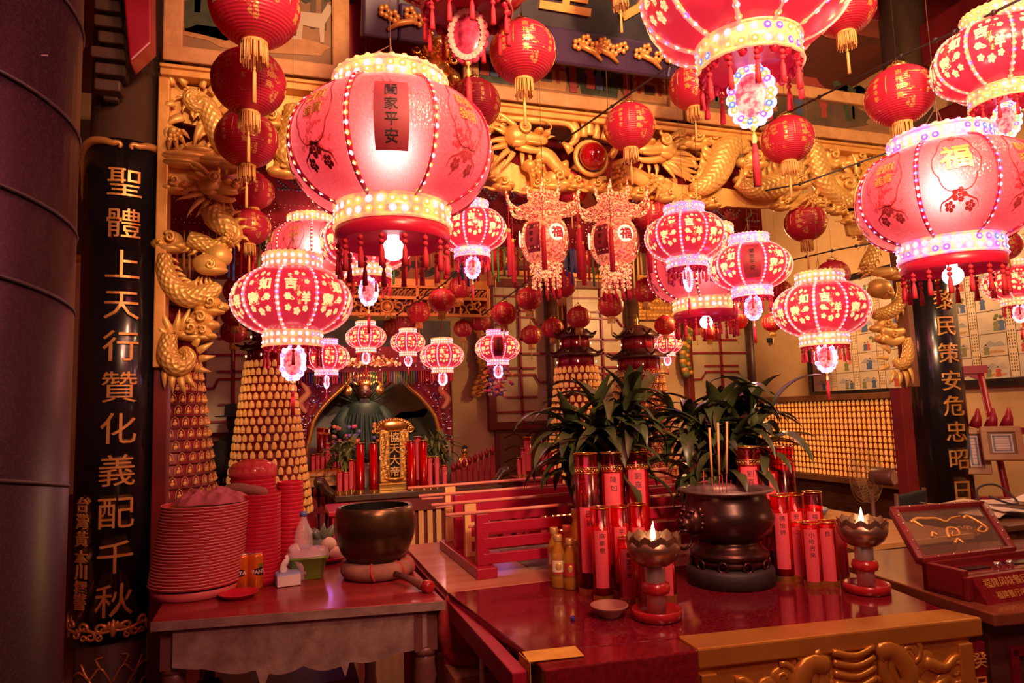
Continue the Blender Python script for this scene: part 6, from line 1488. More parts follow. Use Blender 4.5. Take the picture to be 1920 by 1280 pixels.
# ------------------------------------------------------------------ glass candles
def candle(x, y, z, r, h, label, grp, fill=.8, txt='', lit=True, dark=False, rz=None, group_band=False, wax='wax_red'):
    rz = face_cam((x, y)) if rz is None else rz
    t = thing('glass_candle', label, 'candle', (x, y, z), rz, 1, grp)
    MB().lathe([(r, .0), (r, h), (r*.93, h), (r*.93, .012)], 28, 0, cap=False).build('glass_cup', 'candle_glass', t)
    MB().lathe([(r*.9, .004), (r*.9, h*fill), (r*.8, h*fill-.006), (0, h*fill-.008)], 24).build('wax', 'wax_dark' if dark else wax, t)
    m = MB(); m.ring((0, 0, h), r*1.0, .0022, 28, 6); m.build('gold_rim', 'gold_foil', t); m = MB(); m.lathe([(r*1.005, .0), (r*1.012, .004), (r*1.012, .022), (r*1.005, .026)], 28, 0, cap=False)
    m.build('base_ring', 'gold_foil', t)
    if dark or group_band:
        m = MB()
        for zz in (h*.86, h*.90): m.ring((0, 0, zz), r*1.003, .0012, 28, 5)
        for i in range(9): a = -1.2+2.4*i/8; m.ring((r*1.0*math.cos(a), r*1.0*math.sin(a), h*.88), .006, .0012, 6, 4, 0, Matrix.Rotation(a, 3, 'Z') @ Matrix.Rotation(R(90), 3, 'Y'))
        m.build('gold_band', 'gold_foil', t)
    if txt:
        top = fill*h*.98 if not dark else h*.62; bot = h*.16 if h > .3 else h*.10
        m = MB(); m.lathe([(r*1.006, bot), (r*1.006, top)], 14, 0, cap=False, a0=-.72, a1=.72)
        rr = r*1.01; ch = min((top-bot)/max(4.6, len(txt)+.6), r*.68); f = lambda a0: (lambda x_, y_, zc: ((rr+zc)*math.cos(a0+x_/rr), (rr+zc)*math.sin(a0+x_/rr), y_))
        for j, c in enumerate(txt):
            zc = top-ch*(.8+j*1.05); g = f(.12); m.text(c, ch*.9, lambda x_, y_, z_: g(x_, y_+zc, z_), 1, .0004, -3)
        m.build('name_label', ['candle_label', 'black_print'], t)
    if lit and fill < .97:
        m = MB(); zz = h*fill; m.tube([(0, 0, zz-.005), (0, 0, zz+.006), (0, 0, zz+.010), (0, 0, zz+.022)], [.002, .0042, .0036, .0005], 8); m.build('flame', 'flame_small', t)
    return t
mat('wax_dark', (.10, .006, .012), rough=.4)
GA, GB = 'glass candles left of the censer', 'glass candles right of the censer'
def cput(px, ytop, ybase, wpx, label, grp, back=0, **kw):
    p = at(px, ybase, Z=TZ); d = depth(p); r = wpx*d/2560; x, y = p.x*(1+r/d), p.y*(1+r/d)
    # height so that the rim meets the seen rim
    top = at(px, ytop, d=depth((x, y, TZ))); candle(x, y, TZ, r, max(.08, top.z-TZ), label, grp, **kw)
cput(1109, 851, 1118, 46, 'tallest dark topped candle beside the oil bottles', GA, fill=.60, txt='田福', dark=True, lit=False)
cput(1157, 849, 1098, 44, 'tall lit candle in the middle of the back row, left group', GA, fill=.86, txt='陳如', group_band=True)
cput(1203, 847, 1085, 46, 'tall lit candle nearest the left lion handle', GA, fill=.88, txt='劉嘉玉', group_band=True)
cput(1132, 953, 1132, 37, 'middle height candle with a long name label in front of the dark topped one', GA, fill=.78, txt='麻樂樹')
cput(1169, 951, 1122, 35, 'lit middle height candle, second in the second row', GA, fill=.80, txt='平安')
cput(1203, 947, 1112, 35, 'brightly lit middle height candle behind the left oil lamp', GA, fill=.76, txt='吉祥')
cput(1181, 1009, 1137, 36, 'short candle with vertical writing next to the clay bowl', GA, fill=.86, txt='會堂平安')
cput(1216, 1010, 1146, 36, 'short candle directly behind the left oil lamp stem', GA, fill=.9, txt='合福', lit=False)
cput(1252, 1003, 1130, 36, 'short candle right of the left oil lamp', GA, fill=.9, txt='天恩')
cput(1417, 838, 1078, 45, 'tall lit candle touching the right side of the censer', GB, fill=.86, txt='劉嘉玉', group_band=True)
cput(1453, 838, 1070, 36, 'tall candle between the lit and the dark topped one, right group', GB, fill=.80, txt='陳')
cput(1481, 838, 1066, 44, 'tall dark topped candle at the right of the back row', GB, fill=.62, txt='田', dark=True, lit=False)
cput(1473, 930, 1094, 36, 'middle height lit candle with a name label right of the censer', GB, fill=.82, txt='傅怡婷')
cput(1500, 928, 1086, 34, 'middle height lit candle half hidden behind its neighbour', GB, fill=.82, txt='安')
cput(1534, 923, 1076, 34, 'middle height candle standing apart at the right rear', GB, fill=.78, txt='福', lit=False)
cput(1502, 978, 1092, 30, 'short dark red candle at the left of the right front row', GB, fill=.93, txt='文', lit=False)
cput(1527, 981, 1104, 35, 'short candle nearest the viewer in the right group', GB, fill=.93, txt='小哈古來', lit=False)
cput(1558, 979, 1103, 35, 'short candle with faint writing, second from the right lamp', GB, fill=.93, txt='良', lit=False)
cput(1579, 977, 1090, 28, 'short candle closest to the right oil lamp', GB, fill=.93, txt='永', lit=False)
cput(1432, 1040, 1085, 24, 'little candle low behind the censer handle', GB, fill=.9, lit=False)

# ------------------------------------------------------------------ potted dracaena plants
def leaf(m, base, ang, el, L, wd, droop, mi=0):
    n = 8; vs = []; fs = []; d = V((math.cos(ang), math.sin(ang), 0)); s = V((-math.sin(ang), math.cos(ang), 0)); p = V(base); e = el
    for i in range(n+1):
        u = i/n; w_ = wd*math.sin(PI*min(1, .06+.94*u**.72))**.8+.0006
        up = V((0, 0, 1))*math.cos(e)-d*math.sin(e)
        vs += [p-s*w_+up*w_*.35, p-up*.001, p+s*w_+up*w_*.35]
        p = p+(d*math.cos(e)+V((0, 0, 1))*math.sin(e))*(L/n); e -= droop/n
    for i in range(n):
        b = i*3; fs += [(b, b+1, b+4, b+3), (b+1, b+2, b+5, b+4)]
    m.add(vs, fs, mi)
def plant(p, label, seed, vase_m, k=1.0, n=34, spread=.33, name='potted_dracaena', leafm='leaf'):
    rs = random.Random(seed); t = thing(name, label, 'plant', p, 0, k)
    MB().lathe([(.045, 0), (.06, .01), (.075, .10), (.055, .2), (.05, .24), (.062, .27), (.055, .27), (.04, .2)], 28).build('vase', vase_m, t)
    st = MB(); lf = MB()
    stems = [(0, 0, .46), (.05, .03, .40), (-.055, .02, .38), (.0, -.04, .30), (.06, -.04, .50)]
    for (x, y, h) in stems: st.tube(smooth([(x*.5, y*.5, .2), (x, y, .2+h*.4), (x*1.8, y*1.8, .2+h*.8)], 3), .008, 6)
    for i in range(n):
        x, y, h = stems[i % 5]; u = rs.uniform(.30, .95); base = (x*(1+u)+rs.uniform(-.07, .07), y*(1+u)+rs.uniform(-.07, .07), .2+h*u)
        leaf(lf, base, rs.uniform(0, 2*PI), rs.uniform(.2, 1.25), spread*rs.uniform(.75, 1.2), rs.uniform(.020, .031), rs.uniform(1.1, 2.6))
    for (x, y, h) in stems:
        for j in range(3): leaf(lf, (x*1.8, y*1.8, .2+h*.8), rs.uniform(0, 2*PI), rs.uniform(1.0, 1.45), spread*.75, .03, rs.uniform(.3, 1.4))
    st.build('stem', 'stem', t); lf.build('foliage', leafm, t); return t
p = at(1128, 930, d=3.02); plant((p.x, p.y, TZ), 'broad leaved dark plant in a vase behind the oil bottles and tall candles', 3, 'vase', 1.14, 150, .27)
p = at(1358, 930, d=3.05); plant((p.x, p.y, TZ), 'broad leaved dark plant in a vase behind the censer', 11, 'vase', 1.12, 140, .26)
# ------------------------------------------------------------------ towers of little golden niches
def egg(m, T, w_, h, mi=0, fine=True):
    n, k = (10, 7) if fine else (7, 5); vs = []; fs = []
    for i in range(k+1):
        u = i/k; z = h*u; r = .5*w_*math.sqrt(max(0, 1-(max(0, u-.32)/.68)**2))*(.86+.14*min(1, u/.3))
        for j in range(n): a = 2*PI*j/n; vs.append(T @ V((r*math.cos(a), r*.8*math.sin(a), z)))
    for i in range(k):
        for j in range(n): fs.append((i*n+j, i*n+(j+1) % n, (i+1)*n+(j+1) % n, (i+1)*n+j))
    m.add(vs, fs, mi)
def arch_niche(m, T, w_, h, mi=0, fine=True):
    """gilt arched frame with a small seated figure"""
    pts = [(-.46*w_, 0), (-.46*w_, .5*h), (-.34*w_, .8*h), (0, h), (.34*w_, .8*h), (.46*w_, .5*h), (.46*w_, 0)]
    m.tube([T @ V((x, -.004, z)) for x, z in pts], w_*.055, 4, mi)
    m.ell(T @ V((0, -.004, .24*h)), (.33*w_, .16*w_, .25*h), 8, 5, mi); m.ell(T @ V((0, -.006, .56*h)), (.17*w_, .13*w_, .17*h), 7, 5, mi)
def tower(loc, r0, r1, h, rows, per, w_, eh, kind, label, sk=1.0, roofs=1):
    t = thing('niche_tower', label, 'tower', loc)
    MB().lathe([(r0*1.12, -loc[2]), (r0*1.12, -.06), (r0*1.05, -.05), (r0*1.05, -.01), (r0*.98, 0), (r1*.97, h), (r1*1.02, h+.01), (0, h+.01)], 40).build('core', 'red_paint', t)
    cam_a = math.atan2(-loc[1], -loc[0]); spots = []
    for i in range(rows):
        u = (i+.15)/rows; r = r0+(r1-r0)*u; n = max(8, int(round(per*(.62+.38*r/r0))))
        for j in range(n):
            a = 2*PI*(j+.5*(i % 2))/n; spots.append((abs((a-cam_a+PI) % (2*PI)-PI), a, r, u*h))
    front = sorted(spots, key=lambda q: (q[0] > 1.45, -q[3]*0+q[0]))[:100]; rest = [q for q in spots if q not in front]
    mt = {'egg': 'egg', 'arch': 'egg_dim'}[kind]; fn = egg if kind == 'egg' else arch_niche
    mm = MB(); fn(mm, Matrix(), w_, eh); proto_ = None
    for d, a, r, z in front:
        if proto_ is None: proto_ = o = mm.build('golden_niche', mt, t)
        else: o = proto_.copy(); COL.objects.link(o); o.parent = t
        o.location = (r*math.cos(a), r*math.sin(a), z); o.rotation_euler = (0, 0, a+PI/2)
    m = MB()
    for d, a, r, z in rest: fn(m, Matrix.Translation((r*math.cos(a), r*math.sin(a), z)) @ Matrix.Rotation(a+PI/2, 4, 'Z'), w_, eh, 0, False)
    o = m.build('golden_niche', mt, t); o['kind'] = 'stuff'
    for i in range(rows):           # little shelf rings between the rows
        pass
    m = MB()
    for i in range(rows): u = i/rows; m.ring((0, 0, u*h-.003), r0+(r1-r0)*u+.004, .006, 36, 5)
    m.build('shelf_rings', 'red_paint_dark', t)
    # pagoda top
    z = h+.01
    for k in range(roofs+1):
        q = r1*(1.0-.22*k)
        m = MB(); m.lathe([(q*.86, z), (q*.86, z+.14*sk)], 12)
        for i in range(8): a = 2*PI*i/8; m.rod((q*.92*math.cos(a), q*.92*math.sin(a), z), (q*.92*math.cos(a), q*.92*math.sin(a), z+.15*sk), .009, 6)
        m.build('pagoda_storey', 'red_paint', t)
        m = MB(); zz = z+.14*sk; m.lathe([(q*1.25, zz-.01), (q*1.32, zz), (q*.95, zz+.05*sk), (q*.7, zz+.10*sk), (q*.3, zz+.14*sk)], 8)
        for i in range(8): a = 2*PI*i/8; m.tube(smooth([(q*.75*math.cos(a), q*.75*math.sin(a), zz+.09*sk), (q*1.15*math.cos(a), q*1.15*math.sin(a), zz+.02), (q*1.5*math.cos(a), q*1.5*math.sin(a), zz+.055*sk)], 3), [.012]*6+[.005], 5)
        m.build('pagoda_roof', 'roof_dark', t)
        m = MB()
        for i in range(5): a = 2*PI*(i+.5)/5; m.ell((q*1.02*math.cos(a), q*1.02*math.sin(a), z+.05*sk), (.006, .006, .011), 6, 5)
        m.build('candle_bulbs', 'candle_bulb', t); z += .24*sk
    MB().lathe([(.03, z), (.045, z+.03), (.02, z+.07), (.028, z+.10), (.004, z+.18)], 12).build('finial', 'gold_foil', t); return t
p = at(296, 975, d=4.95); tower((p.x, p.y, p.z), .41, .26, 1.16, 14, 30, .050, .064, 'arch', 'dark red niche tower with gilt arched frames behind the left black pillar')
p = at(503, 965, d=5.85); tower((p.x, p.y, p.z), .36, .185, 1.32, 19, 29, .043, .062, 'egg', 'glowing golden egg studded tower behind the red bowls', .7)
p = at(1090, 918, d=6.9); tower((p.x, p.y, p.z), .35, .205, 1.24, 17, 26, .046, .066, 'egg', 'left one of the twin towers, glowing egg niches behind the plant', .8)
p = at(1208, 893, d=7.75); tower((p.x, p.y, p.z), .40, .262, 1.20, 14, 27, .066, .075, 'arch', 'right one of the twin towers, arched niches with a pale collar', 1.0)

# ------------------------------------------------------------------ right wall: niche board and picture tiles
YN0, YN1, ZN0, ZN1 = 5.45, 8.12, .66, 1.56
t = thing('niche_board', 'glowing board of hundreds of small golden niches below the picture tiles', 'board', (XW-.05, (YN0+YN1)/2, ZN0))
MB().box((0, 0, (ZN1-ZN0)/2), (.06, YN1-YN0, ZN1-ZN0)).build('backing', 'red_paint_dark', t)
m = MB(); W = YN1-YN0
for z in (-.035, ZN1-ZN0+.03): m.box((-.03, 0, z), (.12, W+.1, .07))
for s in (-1, 1): m.box((-.03, s*(W/2+.03), (ZN1-ZN0)/2), (.12, .06, ZN1-ZN0+.12))
m.build('board_frame', 'brown_wood', t, .006)
rows, cols = 13, 40; spots = []
for i in range(rows):
    for j in range(cols): spots.append((-W/2+W*(j+.5)/cols, .008+(ZN1-ZN0-.01)*i/rows))
mm = MB(); egg(mm, Matrix.Rotation(PI/2, 4, 'Z'), .042, .062); proto_ = None
nn = [q for q in sorted(spots, key=lambda q: (q[0] > -W/2+.6 or q[0] < -W/2+.08, q[0]))][:100]
for y, z in nn:
    if proto_ is None: proto_ = o = mm.build('golden_niche', 'egg_panel', t)
    else: o = proto_.copy(); COL.objects.link(o); o.parent = t
    o.location = (-.035, y, z)
m = MB(); ss = set(nn)
for y, z in spots:
    if (y, z) not in ss: egg(m, Matrix.Translation((-.035, y, z)) @ Matrix.Rotation(PI/2, 4, 'Z'), .042, .062, 0, False)
o = m.build('golden_niche', 'egg_panel', t); o['kind'] = 'stuff'
def picture_wall(y0, y1, z0, z1, label, seed):
    """framed wall of painted tiles with columns of tiny writing; local x runs from far to near"""
    rs = random.Random(seed); W = y1-y0; Hh = z1-z0
    t = thing('tile_picture', label, 'picture', (XW-.02, (y0+y1)/2, z0), -PI/2)
    MB().box((0, .0, Hh/2), (W, .04, Hh)).build('tile_ground', 'tile_cream', t)
    m = MB()
    for z in (-.03, Hh+.03): m.box((0, -.01, z), (W+.12, .08, .075))
    for s in (-1, 1): m.box((s*(W/2+.03), -.01, Hh/2), (.06, .08, Hh))
    m.build('picture_frame', 'black_lacquer', t, .004)
    rh = .212; x = -W/2+.02; col = 0
    while x < W/2-.1:
        if col % 2 == 0:
            cw = min(.27, W/2-x)
            for i in range(int(Hh/rh)):
                zc = i*rh; cx = x+cw/2; F = lambda d: Matrix.Translation((0, -.021-d, 0)) @ Matrix.Rotation(R(90), 4, 'X')
                m = MB(); m.prism([(x+.006, zc+.006), (x+cw-.006, zc+.006), (x+cw-.006, zc+rh-.006), (x+.006, zc+rh-.006)], .001, F(0), 0)
                kd = rs.random()
                if kd < .45: m.prism([(cx-.11, zc+.09), (cx-.03, zc+.15), (cx+.02, zc+.12), (cx+.07, zc+.14), (cx+.12, zc+.09)], .001, F(.001), 1)
                if kd > .5:
                    for q in range(5): a = rs.uniform(0, 6.28); m.prism([(cx+.07+.03*math.cos(a)+.02*math.cos(b*PI/4), zc+.13+.03*math.sin(a)+.018*math.sin(b*PI/4)) for b in range(8)], .001, F(.0012+.0002*q), 8 if kd > .8 else 9)
                if kd < .2: m.prism([(cx-.09, zc+.03), (cx+.09, zc+.03), (cx+.11, zc+.05), (cx-.12, zc+.055)], .001, F(.0015), 6)
                for q in range(rs.choice((1, 2, 2))):
                    fx = cx+rs.uniform(-.08, .05)+.05*q; hh = rs.uniform(.09, .125); zz = zc+.02; mi = rs.choice((2, 3, 2, 4)); b = .0018+.0004*q
                    m.prism([(fx-.028, zz), (fx+.028, zz), (fx+.022, zz+hh*.5), (fx+.034, zz+hh*.62), (fx+.012, zz+hh*.82), (fx-.012, zz+hh*.82), (fx-.03, zz+hh*.55), (fx-.018, zz+hh*.45)], .001, F(b), mi)
                    m.prism([(fx+.010*math.cos(k*PI/4), zz+hh*.89+.012*math.sin(k*PI/4)) for k in range(8)], .001, F(b+.0002), 5); m.prism([(fx+.011*math.cos(k*PI/4), zz+hh*.97+.008*math.sin(k*PI/4)) for k in range(8)], .001, F(b+.0004), 7)
                m.build('painted_tile', ['tile_sky', 'mountain', 'robe_blue', 'robe_red', 'robe_olive', 'skin_paint', 'rattan', 'ink', 'blossom', 'tree_green'], t)
            m = MB()
            for i in range(int(Hh/rh)+1): m.box((x+cw/2, -.0225, i*rh), (cw, .003, .004))
            m.build('grout_line', 'ink', t)
        else:
            cw = .085; m = MB()
            for s in (0, 1): m.box((x+s*cw, -.0215, Hh/2), (.003, .002, Hh))
            n = int(Hh/.030)
            for i in range(n):
                if i % 7 == 6: continue
                for k in range(3):     # columns of tiny brush strokes
                    cx, cz = x+.018+k*.024, Hh-.02-i*.030
                    m.box((cx, -.0215, cz+.006), (.011, .0014, .0025)); m.box((cx, -.0215, cz-.003), (.013, .0014, .0025)); m.box((cx+rs.uniform(-.003, .003), -.0215, cz), (.0025, .0014, .018))
            m.build('ink_column', 'ink', t)
        x += cw; col += 1
    return t
picture_wall(5.30, 6.93, 1.66, 2.94, 'framed wall of painted figure tiles left of the right black pillar', 4)
picture_wall(2.9, 5.12, 1.70, 3.20, 'framed wall of painted figure tiles at the right edge', 9)
solo(MB().box((0, 0, .47), (.05, .07, .94)), 'red_post', 'red_paint', 'slim red post beside the right black pillar in front of the niche board', 'post', (*at(1691, 900, d=5.15).xy, 0)) if False else None

# ------------------------------------------------------------------ main shrine at the back
zg = 2.55
t = thing('openwork_panel', 'gold openwork lintel panel over the main shrine', 'panel', (1.33, 7.0, zg)); a = at(640, 560, Y=7.0).x-1.33; b = at(915, 560, Y=7.0).x-1.33
m = MB(); zt_ = at(800, 538, Y=7.0).z-zg; zb_ = at(800, 592, Y=7.0).z-zg
for z in (zt_, zb_+.01, zt_-.12): m.box(((a+b)/2, 0, z), (b-a, .05, .035))
for x in (a, b, (a+b)/2): m.box((x, 0, (zt_+zb_)/2), (.035, .05, zt_-zb_))
m.box(((a+b)/2, .0, zt_+.04), (b-a, .06, .08)); m.build('panel_frame', 'gold_paint', t, .005)
m = MB(); rs = random.Random(5)
for i in range(34):
    x = a+(b-a)*(i+.5)/34; z = zb_+.09+.06*math.sin(i*1.3); s = rs.uniform(.05, .08); pts = []
    for k in range(12): u = k/11; an = (1 if i % 2 else -1)*u*2.2*PI+i; pts.append((x+s*(.15+.85*u)*math.cos(an), -.01, z+s*(.15+.85*u)*math.sin(an)))
    m.tube(pts, [.006+.010*(1-k/11) for k in range(12)], 5)
for i in range(46): x = a+(b-a)*(i+.5)/46; m.tube([(x-.03, -.01, zt_-.10), (x, -.015, zt_-.06+.02*(i % 2)), (x+.03, -.01, zt_-.03)], [.012, .008, .01], 5)
sx = at(725, 575, Y=7.0).x-1.33; sz = at(725, 575, Y=7.0).z-zg; m.ring((sx, -.02, sz), .06, .014, 18, 6, 0, Matrix.Rotation(R(90), 3, 'X')); m.ell((sx, -.02, sz), (.04, .02, .04), 12, 8)
for k in range(11): an = 2*PI*k/11; m.tube([(sx+.075*math.cos(an), -.02, sz+.075*math.sin(an)), (sx+.14*math.cos(an), -.02, sz+.14*math.sin(an))], [.016, .002], 5)
m.build('openwork', 'gold_paint', t); MB().box(((a+b)/2, .05, (zt_+zb_)/2), (b-a, .02, zt_-zb_)).build('backing', 'red_paint_dark', t)
pa, pb_ = at(640, 500, Y=7.15), at(925, 535, Y=7.15); t = thing('painted_board', 'faded painted board above the gold openwork panel', 'board', ((pa.x+pb_.x)/2, 7.15, pb_.z)); MB().box((0, 0, .22), (pb_.x-pa.x, .04, .44)).build('board', 'frieze_ochre', t)
m = MB()
for i in range(12): blob(m, -.6+i*.11, .1+.05*(i % 3), .07, .04, 0, -.021, 10, .4)
m.build('painted_scene', ['frieze_green', 'frieze_red'], t)
for px0, px1, nm in ((930, 1022, 'over the window right of the shrine'), (1072, 1180, 'over the window behind the twin towers')):
    a_, b_ = at(px0, 590, Y=YB-.05), at(px1, 590, Y=YB-.05); t = thing('overdoor_panel', 'dark framed scrollwork panel '+nm, 'panel', ((a_.x+b_.x)/2, YB-.12, 3.38)); W = b_.x-a_.x
    m = MB(); m.box((0, 0, .16), (W, .03, .32)); m.build('panel_board', 'frieze_tan', t); m = MB()
    for s in (-1, 1): m.box((s*W/2, -.02, .16), (.04, .05, .36)); m.box((0, -.02, .16+s*.16), (W, .05, .04))
    m.build('panel_frame', 'dark_wood', t); m = MB()
    for s in (-1, 1): m.tube(smooth([(0, -.03, .10), (s*.1, -.03, .2), (s*.2, -.03, .12), (s*.28, -.03, .2), (s*.22, -.03, .24)], 4), .012, 6)
    m.build('scroll', 'gold_paint', t)
a_, b_ = at(1178, 570, Y=YB-.1), at(1275, 600, Y=YB-.1); t = thing('gold_cornice', 'gilt carved cornice over the right end of the back wall', 'panel', ((a_.x+b_.x)/2, YB-.12, b_.z)); m = MB(); W = b_.x-a_.x
m.box((0, 0, .17), (W, .03, .34)); m.build('cornice_board', 'gold_fine', t); m = MB()
for i in range(14):
    x = -W/2+W*(i+.5)/14
    for k in range(3): m.ell((x+.02*(k % 2), -.02, .06+.1*k), (.04, .02, .035), 8, 6)
m.build('carved_leaves', 'gold_paint', t)
# mural, curtains
ma, mb_ = at(556, 640, Y=7.95), at(850, 870, Y=7.95)
t = thing('shrine_mural', 'dark misty landscape mural behind the shrine statue', 'painting', ((ma.x+mb_.x)/2, 7.95, .9)); W = mb_.x-ma.x
MB().box((0, 0, .8), (W, .04, 1.9)).build('mural_board', 'mural', t); m = MB()
for i, (x, z, rx, rz) in enumerate(((-.5, .9, .25, .2), (.35, .8, .3, .25), (.0, .5, .5, .12), (-.3, .45, .3, .15), (.5, .5, .3, .2))): blob(m, x, z, rx, rz, i % 2, -.021, 14, .3)
m.build('painted_hills', ['frieze_green', 'frieze_dark'], t)
a_, b_ = at(552, 700, Y=7.2), at(846, 700, Y=7.2); W = b_.x-a_.x; z_top = at(700, 628, Y=7.2).z; cx_ = (a_.x+b_.x)/2
t = thing('shrine_curtain', 'red embroidered shrine curtain with gold edges parted in the middle', 'curtain', (cx_, 7.2, .85))
for s in (-1, 1):
    m = MB(); edge = [(.10, z_top-.85), (.12, z_top-1.05), (.20, 1.02), (.36, .82), (.50, .58), (.555, .38), (.60, .10)]
    edge = [(x*W, z) for x, z in ((.14, 1.22), (.16, 1.10), (.22, .98), (.31, .84), (.38, .68), (.41, .50), (.44, .28))]
    pts = smooth([(x, z) for x, z in edge], 5); n = len(pts); vs = []; fs = []
    for i, (x, z) in enumerate(pts):
        for k in range(9): u = k/8; vs.append((s*(x+(W*.5-x)*u), .03*math.sin(u*14)+0.0, z))
    for i in range(n-1):
        for k in range(8): b = i*9+k; fs.append((b, b+1, b+10, b+9))
    m.add(vs, fs); c = m.build('curtain_half', 'banner_red', t); so = c.modifiers.new('th', 'SOLIDIFY'); so.thickness = .01
    m = MB(); m.tube([(s*x, -.01, z) for x, z in pts], .022, 7); m.build('gold_edge', 'gold_altar', c)
    m = MB(); rs = random.Random(8+s)
    for i in range(70):
        i0 = rs.randrange(n); x, z = pts[i0]; u = rs.uniform(.12, .95); m.dot((s*(x+(W*.5-x)*u), -.035, z), (0, -1, 0), rs.uniform(.006, .013), rs.randrange(2))
    for q in range(4):
        i0 = int(n*(.25+.2*q)); x, z = pts[min(n-1, i0)]; xx = s*(x+(W*.5-x)*.5); pp = [(xx+.05*(.2+k/11)*math.cos(k*.6), -.035, z+.05*(.2+k/11)*math.sin(k*.6)) for k in range(12)]; m.tube(pp, .006, 5, q % 2)
    pp = smooth([(s*W*.46, -.04, 1.05, .02), (s*W*.42, -.04, .95, .035), (s*W*.47, -.04, .85, .035), (s*W*.43, -.04, .75, .02)], 4); m.tube([p[:3] for p in pp], [p[3] for p in pp], 7, 2)
    m.build('embroidery', ['sequin_silver', 'sequin', 'banner_gold'], c)
m = MB(); m.box((0, -.06, 1.28), (W, .03, .26)); v = m.build('valance', 'banner_red', t); m = MB(); rs = random.Random(2)
for i in range(90): m.dot((rs.uniform(-W/2, W/2), -.078, rs.uniform(1.17, 1.40)), (0, -1, 0), rs.uniform(.006, .014), rs.randrange(2))
m.build('sequins', ['sequin_silver', 'sequin'], v); m = MB()
for i in range(64):
    x = -W/2+W*(i+.5)/64; m.rod((x, -.065, 1.15), (x, -.065, 1.15-rs.uniform(.09, .15)), .007, 5, rs.choice((0, 0, 0, 1, 2, 3)))
o = m.build('fringe', ['tassel_red', 'tassel_gold', 'tassel_blue', 'tassel_green'], v); o['kind'] = 'stuff'
# statue
sp_ = at(682, 840, Y=7.55); t = thing('deity_statue', 'seated dark faced statue in a green robe with a gold headdress', 'statue', (sp_.x, 7.5, 1.06))
MB().lathe([(.34, -1.12), (.34, -.05), (.30, 0), (.26, .02)], 24).build('pedestal', 'dark_wood', t)
m = MB(); m.lathe([(.26, .0), (.28, .10), (.24, .25), (.20, .40), (.22, .52), (.16, .62), (.06, .66)], 28, sq=lambda a: 1-.18*abs(math.sin(a)))
for s in (-1, 1): m.tube(smooth([(s*.17, 0, .56, .07), (s*.27, -.06, .42, .075), (s*.2, -.18, .30, .07)], 4) and [(s*.17, 0, .56), (s*.27, -.06, .42), (s*.2, -.18, .30)], [.07, .08, .07], 10)
for k in range(13):
    an = R(-165+150*k/12); m.tube(smooth([(.13*math.cos(an), .11*math.sin(an), .62), (.21*math.cos(an), .19*math.sin(an), .45), (.25*math.cos(an), .24*math.sin(an), .22), (.27*math.cos(an), .26*math.sin(an), .02)], 3), .016, 6)
m.build('robe', 'robe_green', t)
m = MB(); m.ell((0, -.02, .74), (.075, .085, .10), 18, 12); m.ell((0, -.10, .73), (.014, .02, .02), 8, 6); m.lathe([(.045, .6), (.05, .68)], 12)
for s in (-1, 1): m.ell((s*.03, -.09, .76), (.016, .012, .008), 8, 6); m.ell((s*.076, -.01, .74), (.012, .02, .03), 8, 6)
m.ell((0, -.095, .69), (.025, .012, .008), 8, 6); m.build('face', 'face_dark', t)
m = MB()
for k in range(5): m.tube(smooth([((k-2)*.018, -.09, .67), ((k-2)*.03, -.13, .5), ((k-2)*.045, -.15, .28)], 3), [.014]*3+[.012]*3+[.003], 6)
m.build('beard', 'black_cloth', t)
m = MB(); m.ell((0, 0, .84), (.085, .09, .05), 16, 8)
for s in (-1, 1): m.tube(smooth([(s*.07, -.03, .82), (s*.14, -.04, .86), (s*.19, -.04, .80), (s*.16, -.04, .72)], 4), .018, 7); m.ell((s*.17, -.05, .76), (.05, .03, .06), 10, 8)
for k in range(9): m.ell(((k-4)*.035, -.05, .90+.03*math.cos((k-4)*.4)), (.02, .02, .022), 8, 6)
m.build('headdress', 'gold_foil', t)
m = MB(); rs = random.Random(12)
for i in range(130):
    s = rs.choice((-1, 1)); m.ell((s*rs.uniform(.06, .34), -.24+rs.uniform(-.05, .05), rs.uniform(.02, .42)), (.022, .018, .02), 6, 5, rs.randrange(4))
o = m.build('flower_garland', ['flower_pink', 'flower_blue', 'flower_orange', 'leaf'], t); o['kind'] = 'stuff'
m = MB()
for i in range(18): an = R(-70+140*i/17); m.tube([(0, .05, .6), (.38*math.sin(an), .06, .6+.42*math.cos(an))], [.008, .012], 5, i % 2)
m.build('feather_fan', ['robe_green', 'leaf'], t)
cp_ = at(690, 682, Y=7.06); m = MB(); rs = random.Random(31)
for i in range(120): an = rs.uniform(0, PI); q = rs.uniform(.2, 1); m.ell((.34*q*math.cos(an), .0, -.02+.13*q*math.sin(an)*rs.uniform(.5, 1)), (.02, .015, .02), 6, 4, rs.randrange(2))
solo(m, 'gilt_canopy', ['gold_foil', 'crystal'], 'glittering gilt canopy above the shrine statue', 'canopy', cp_)

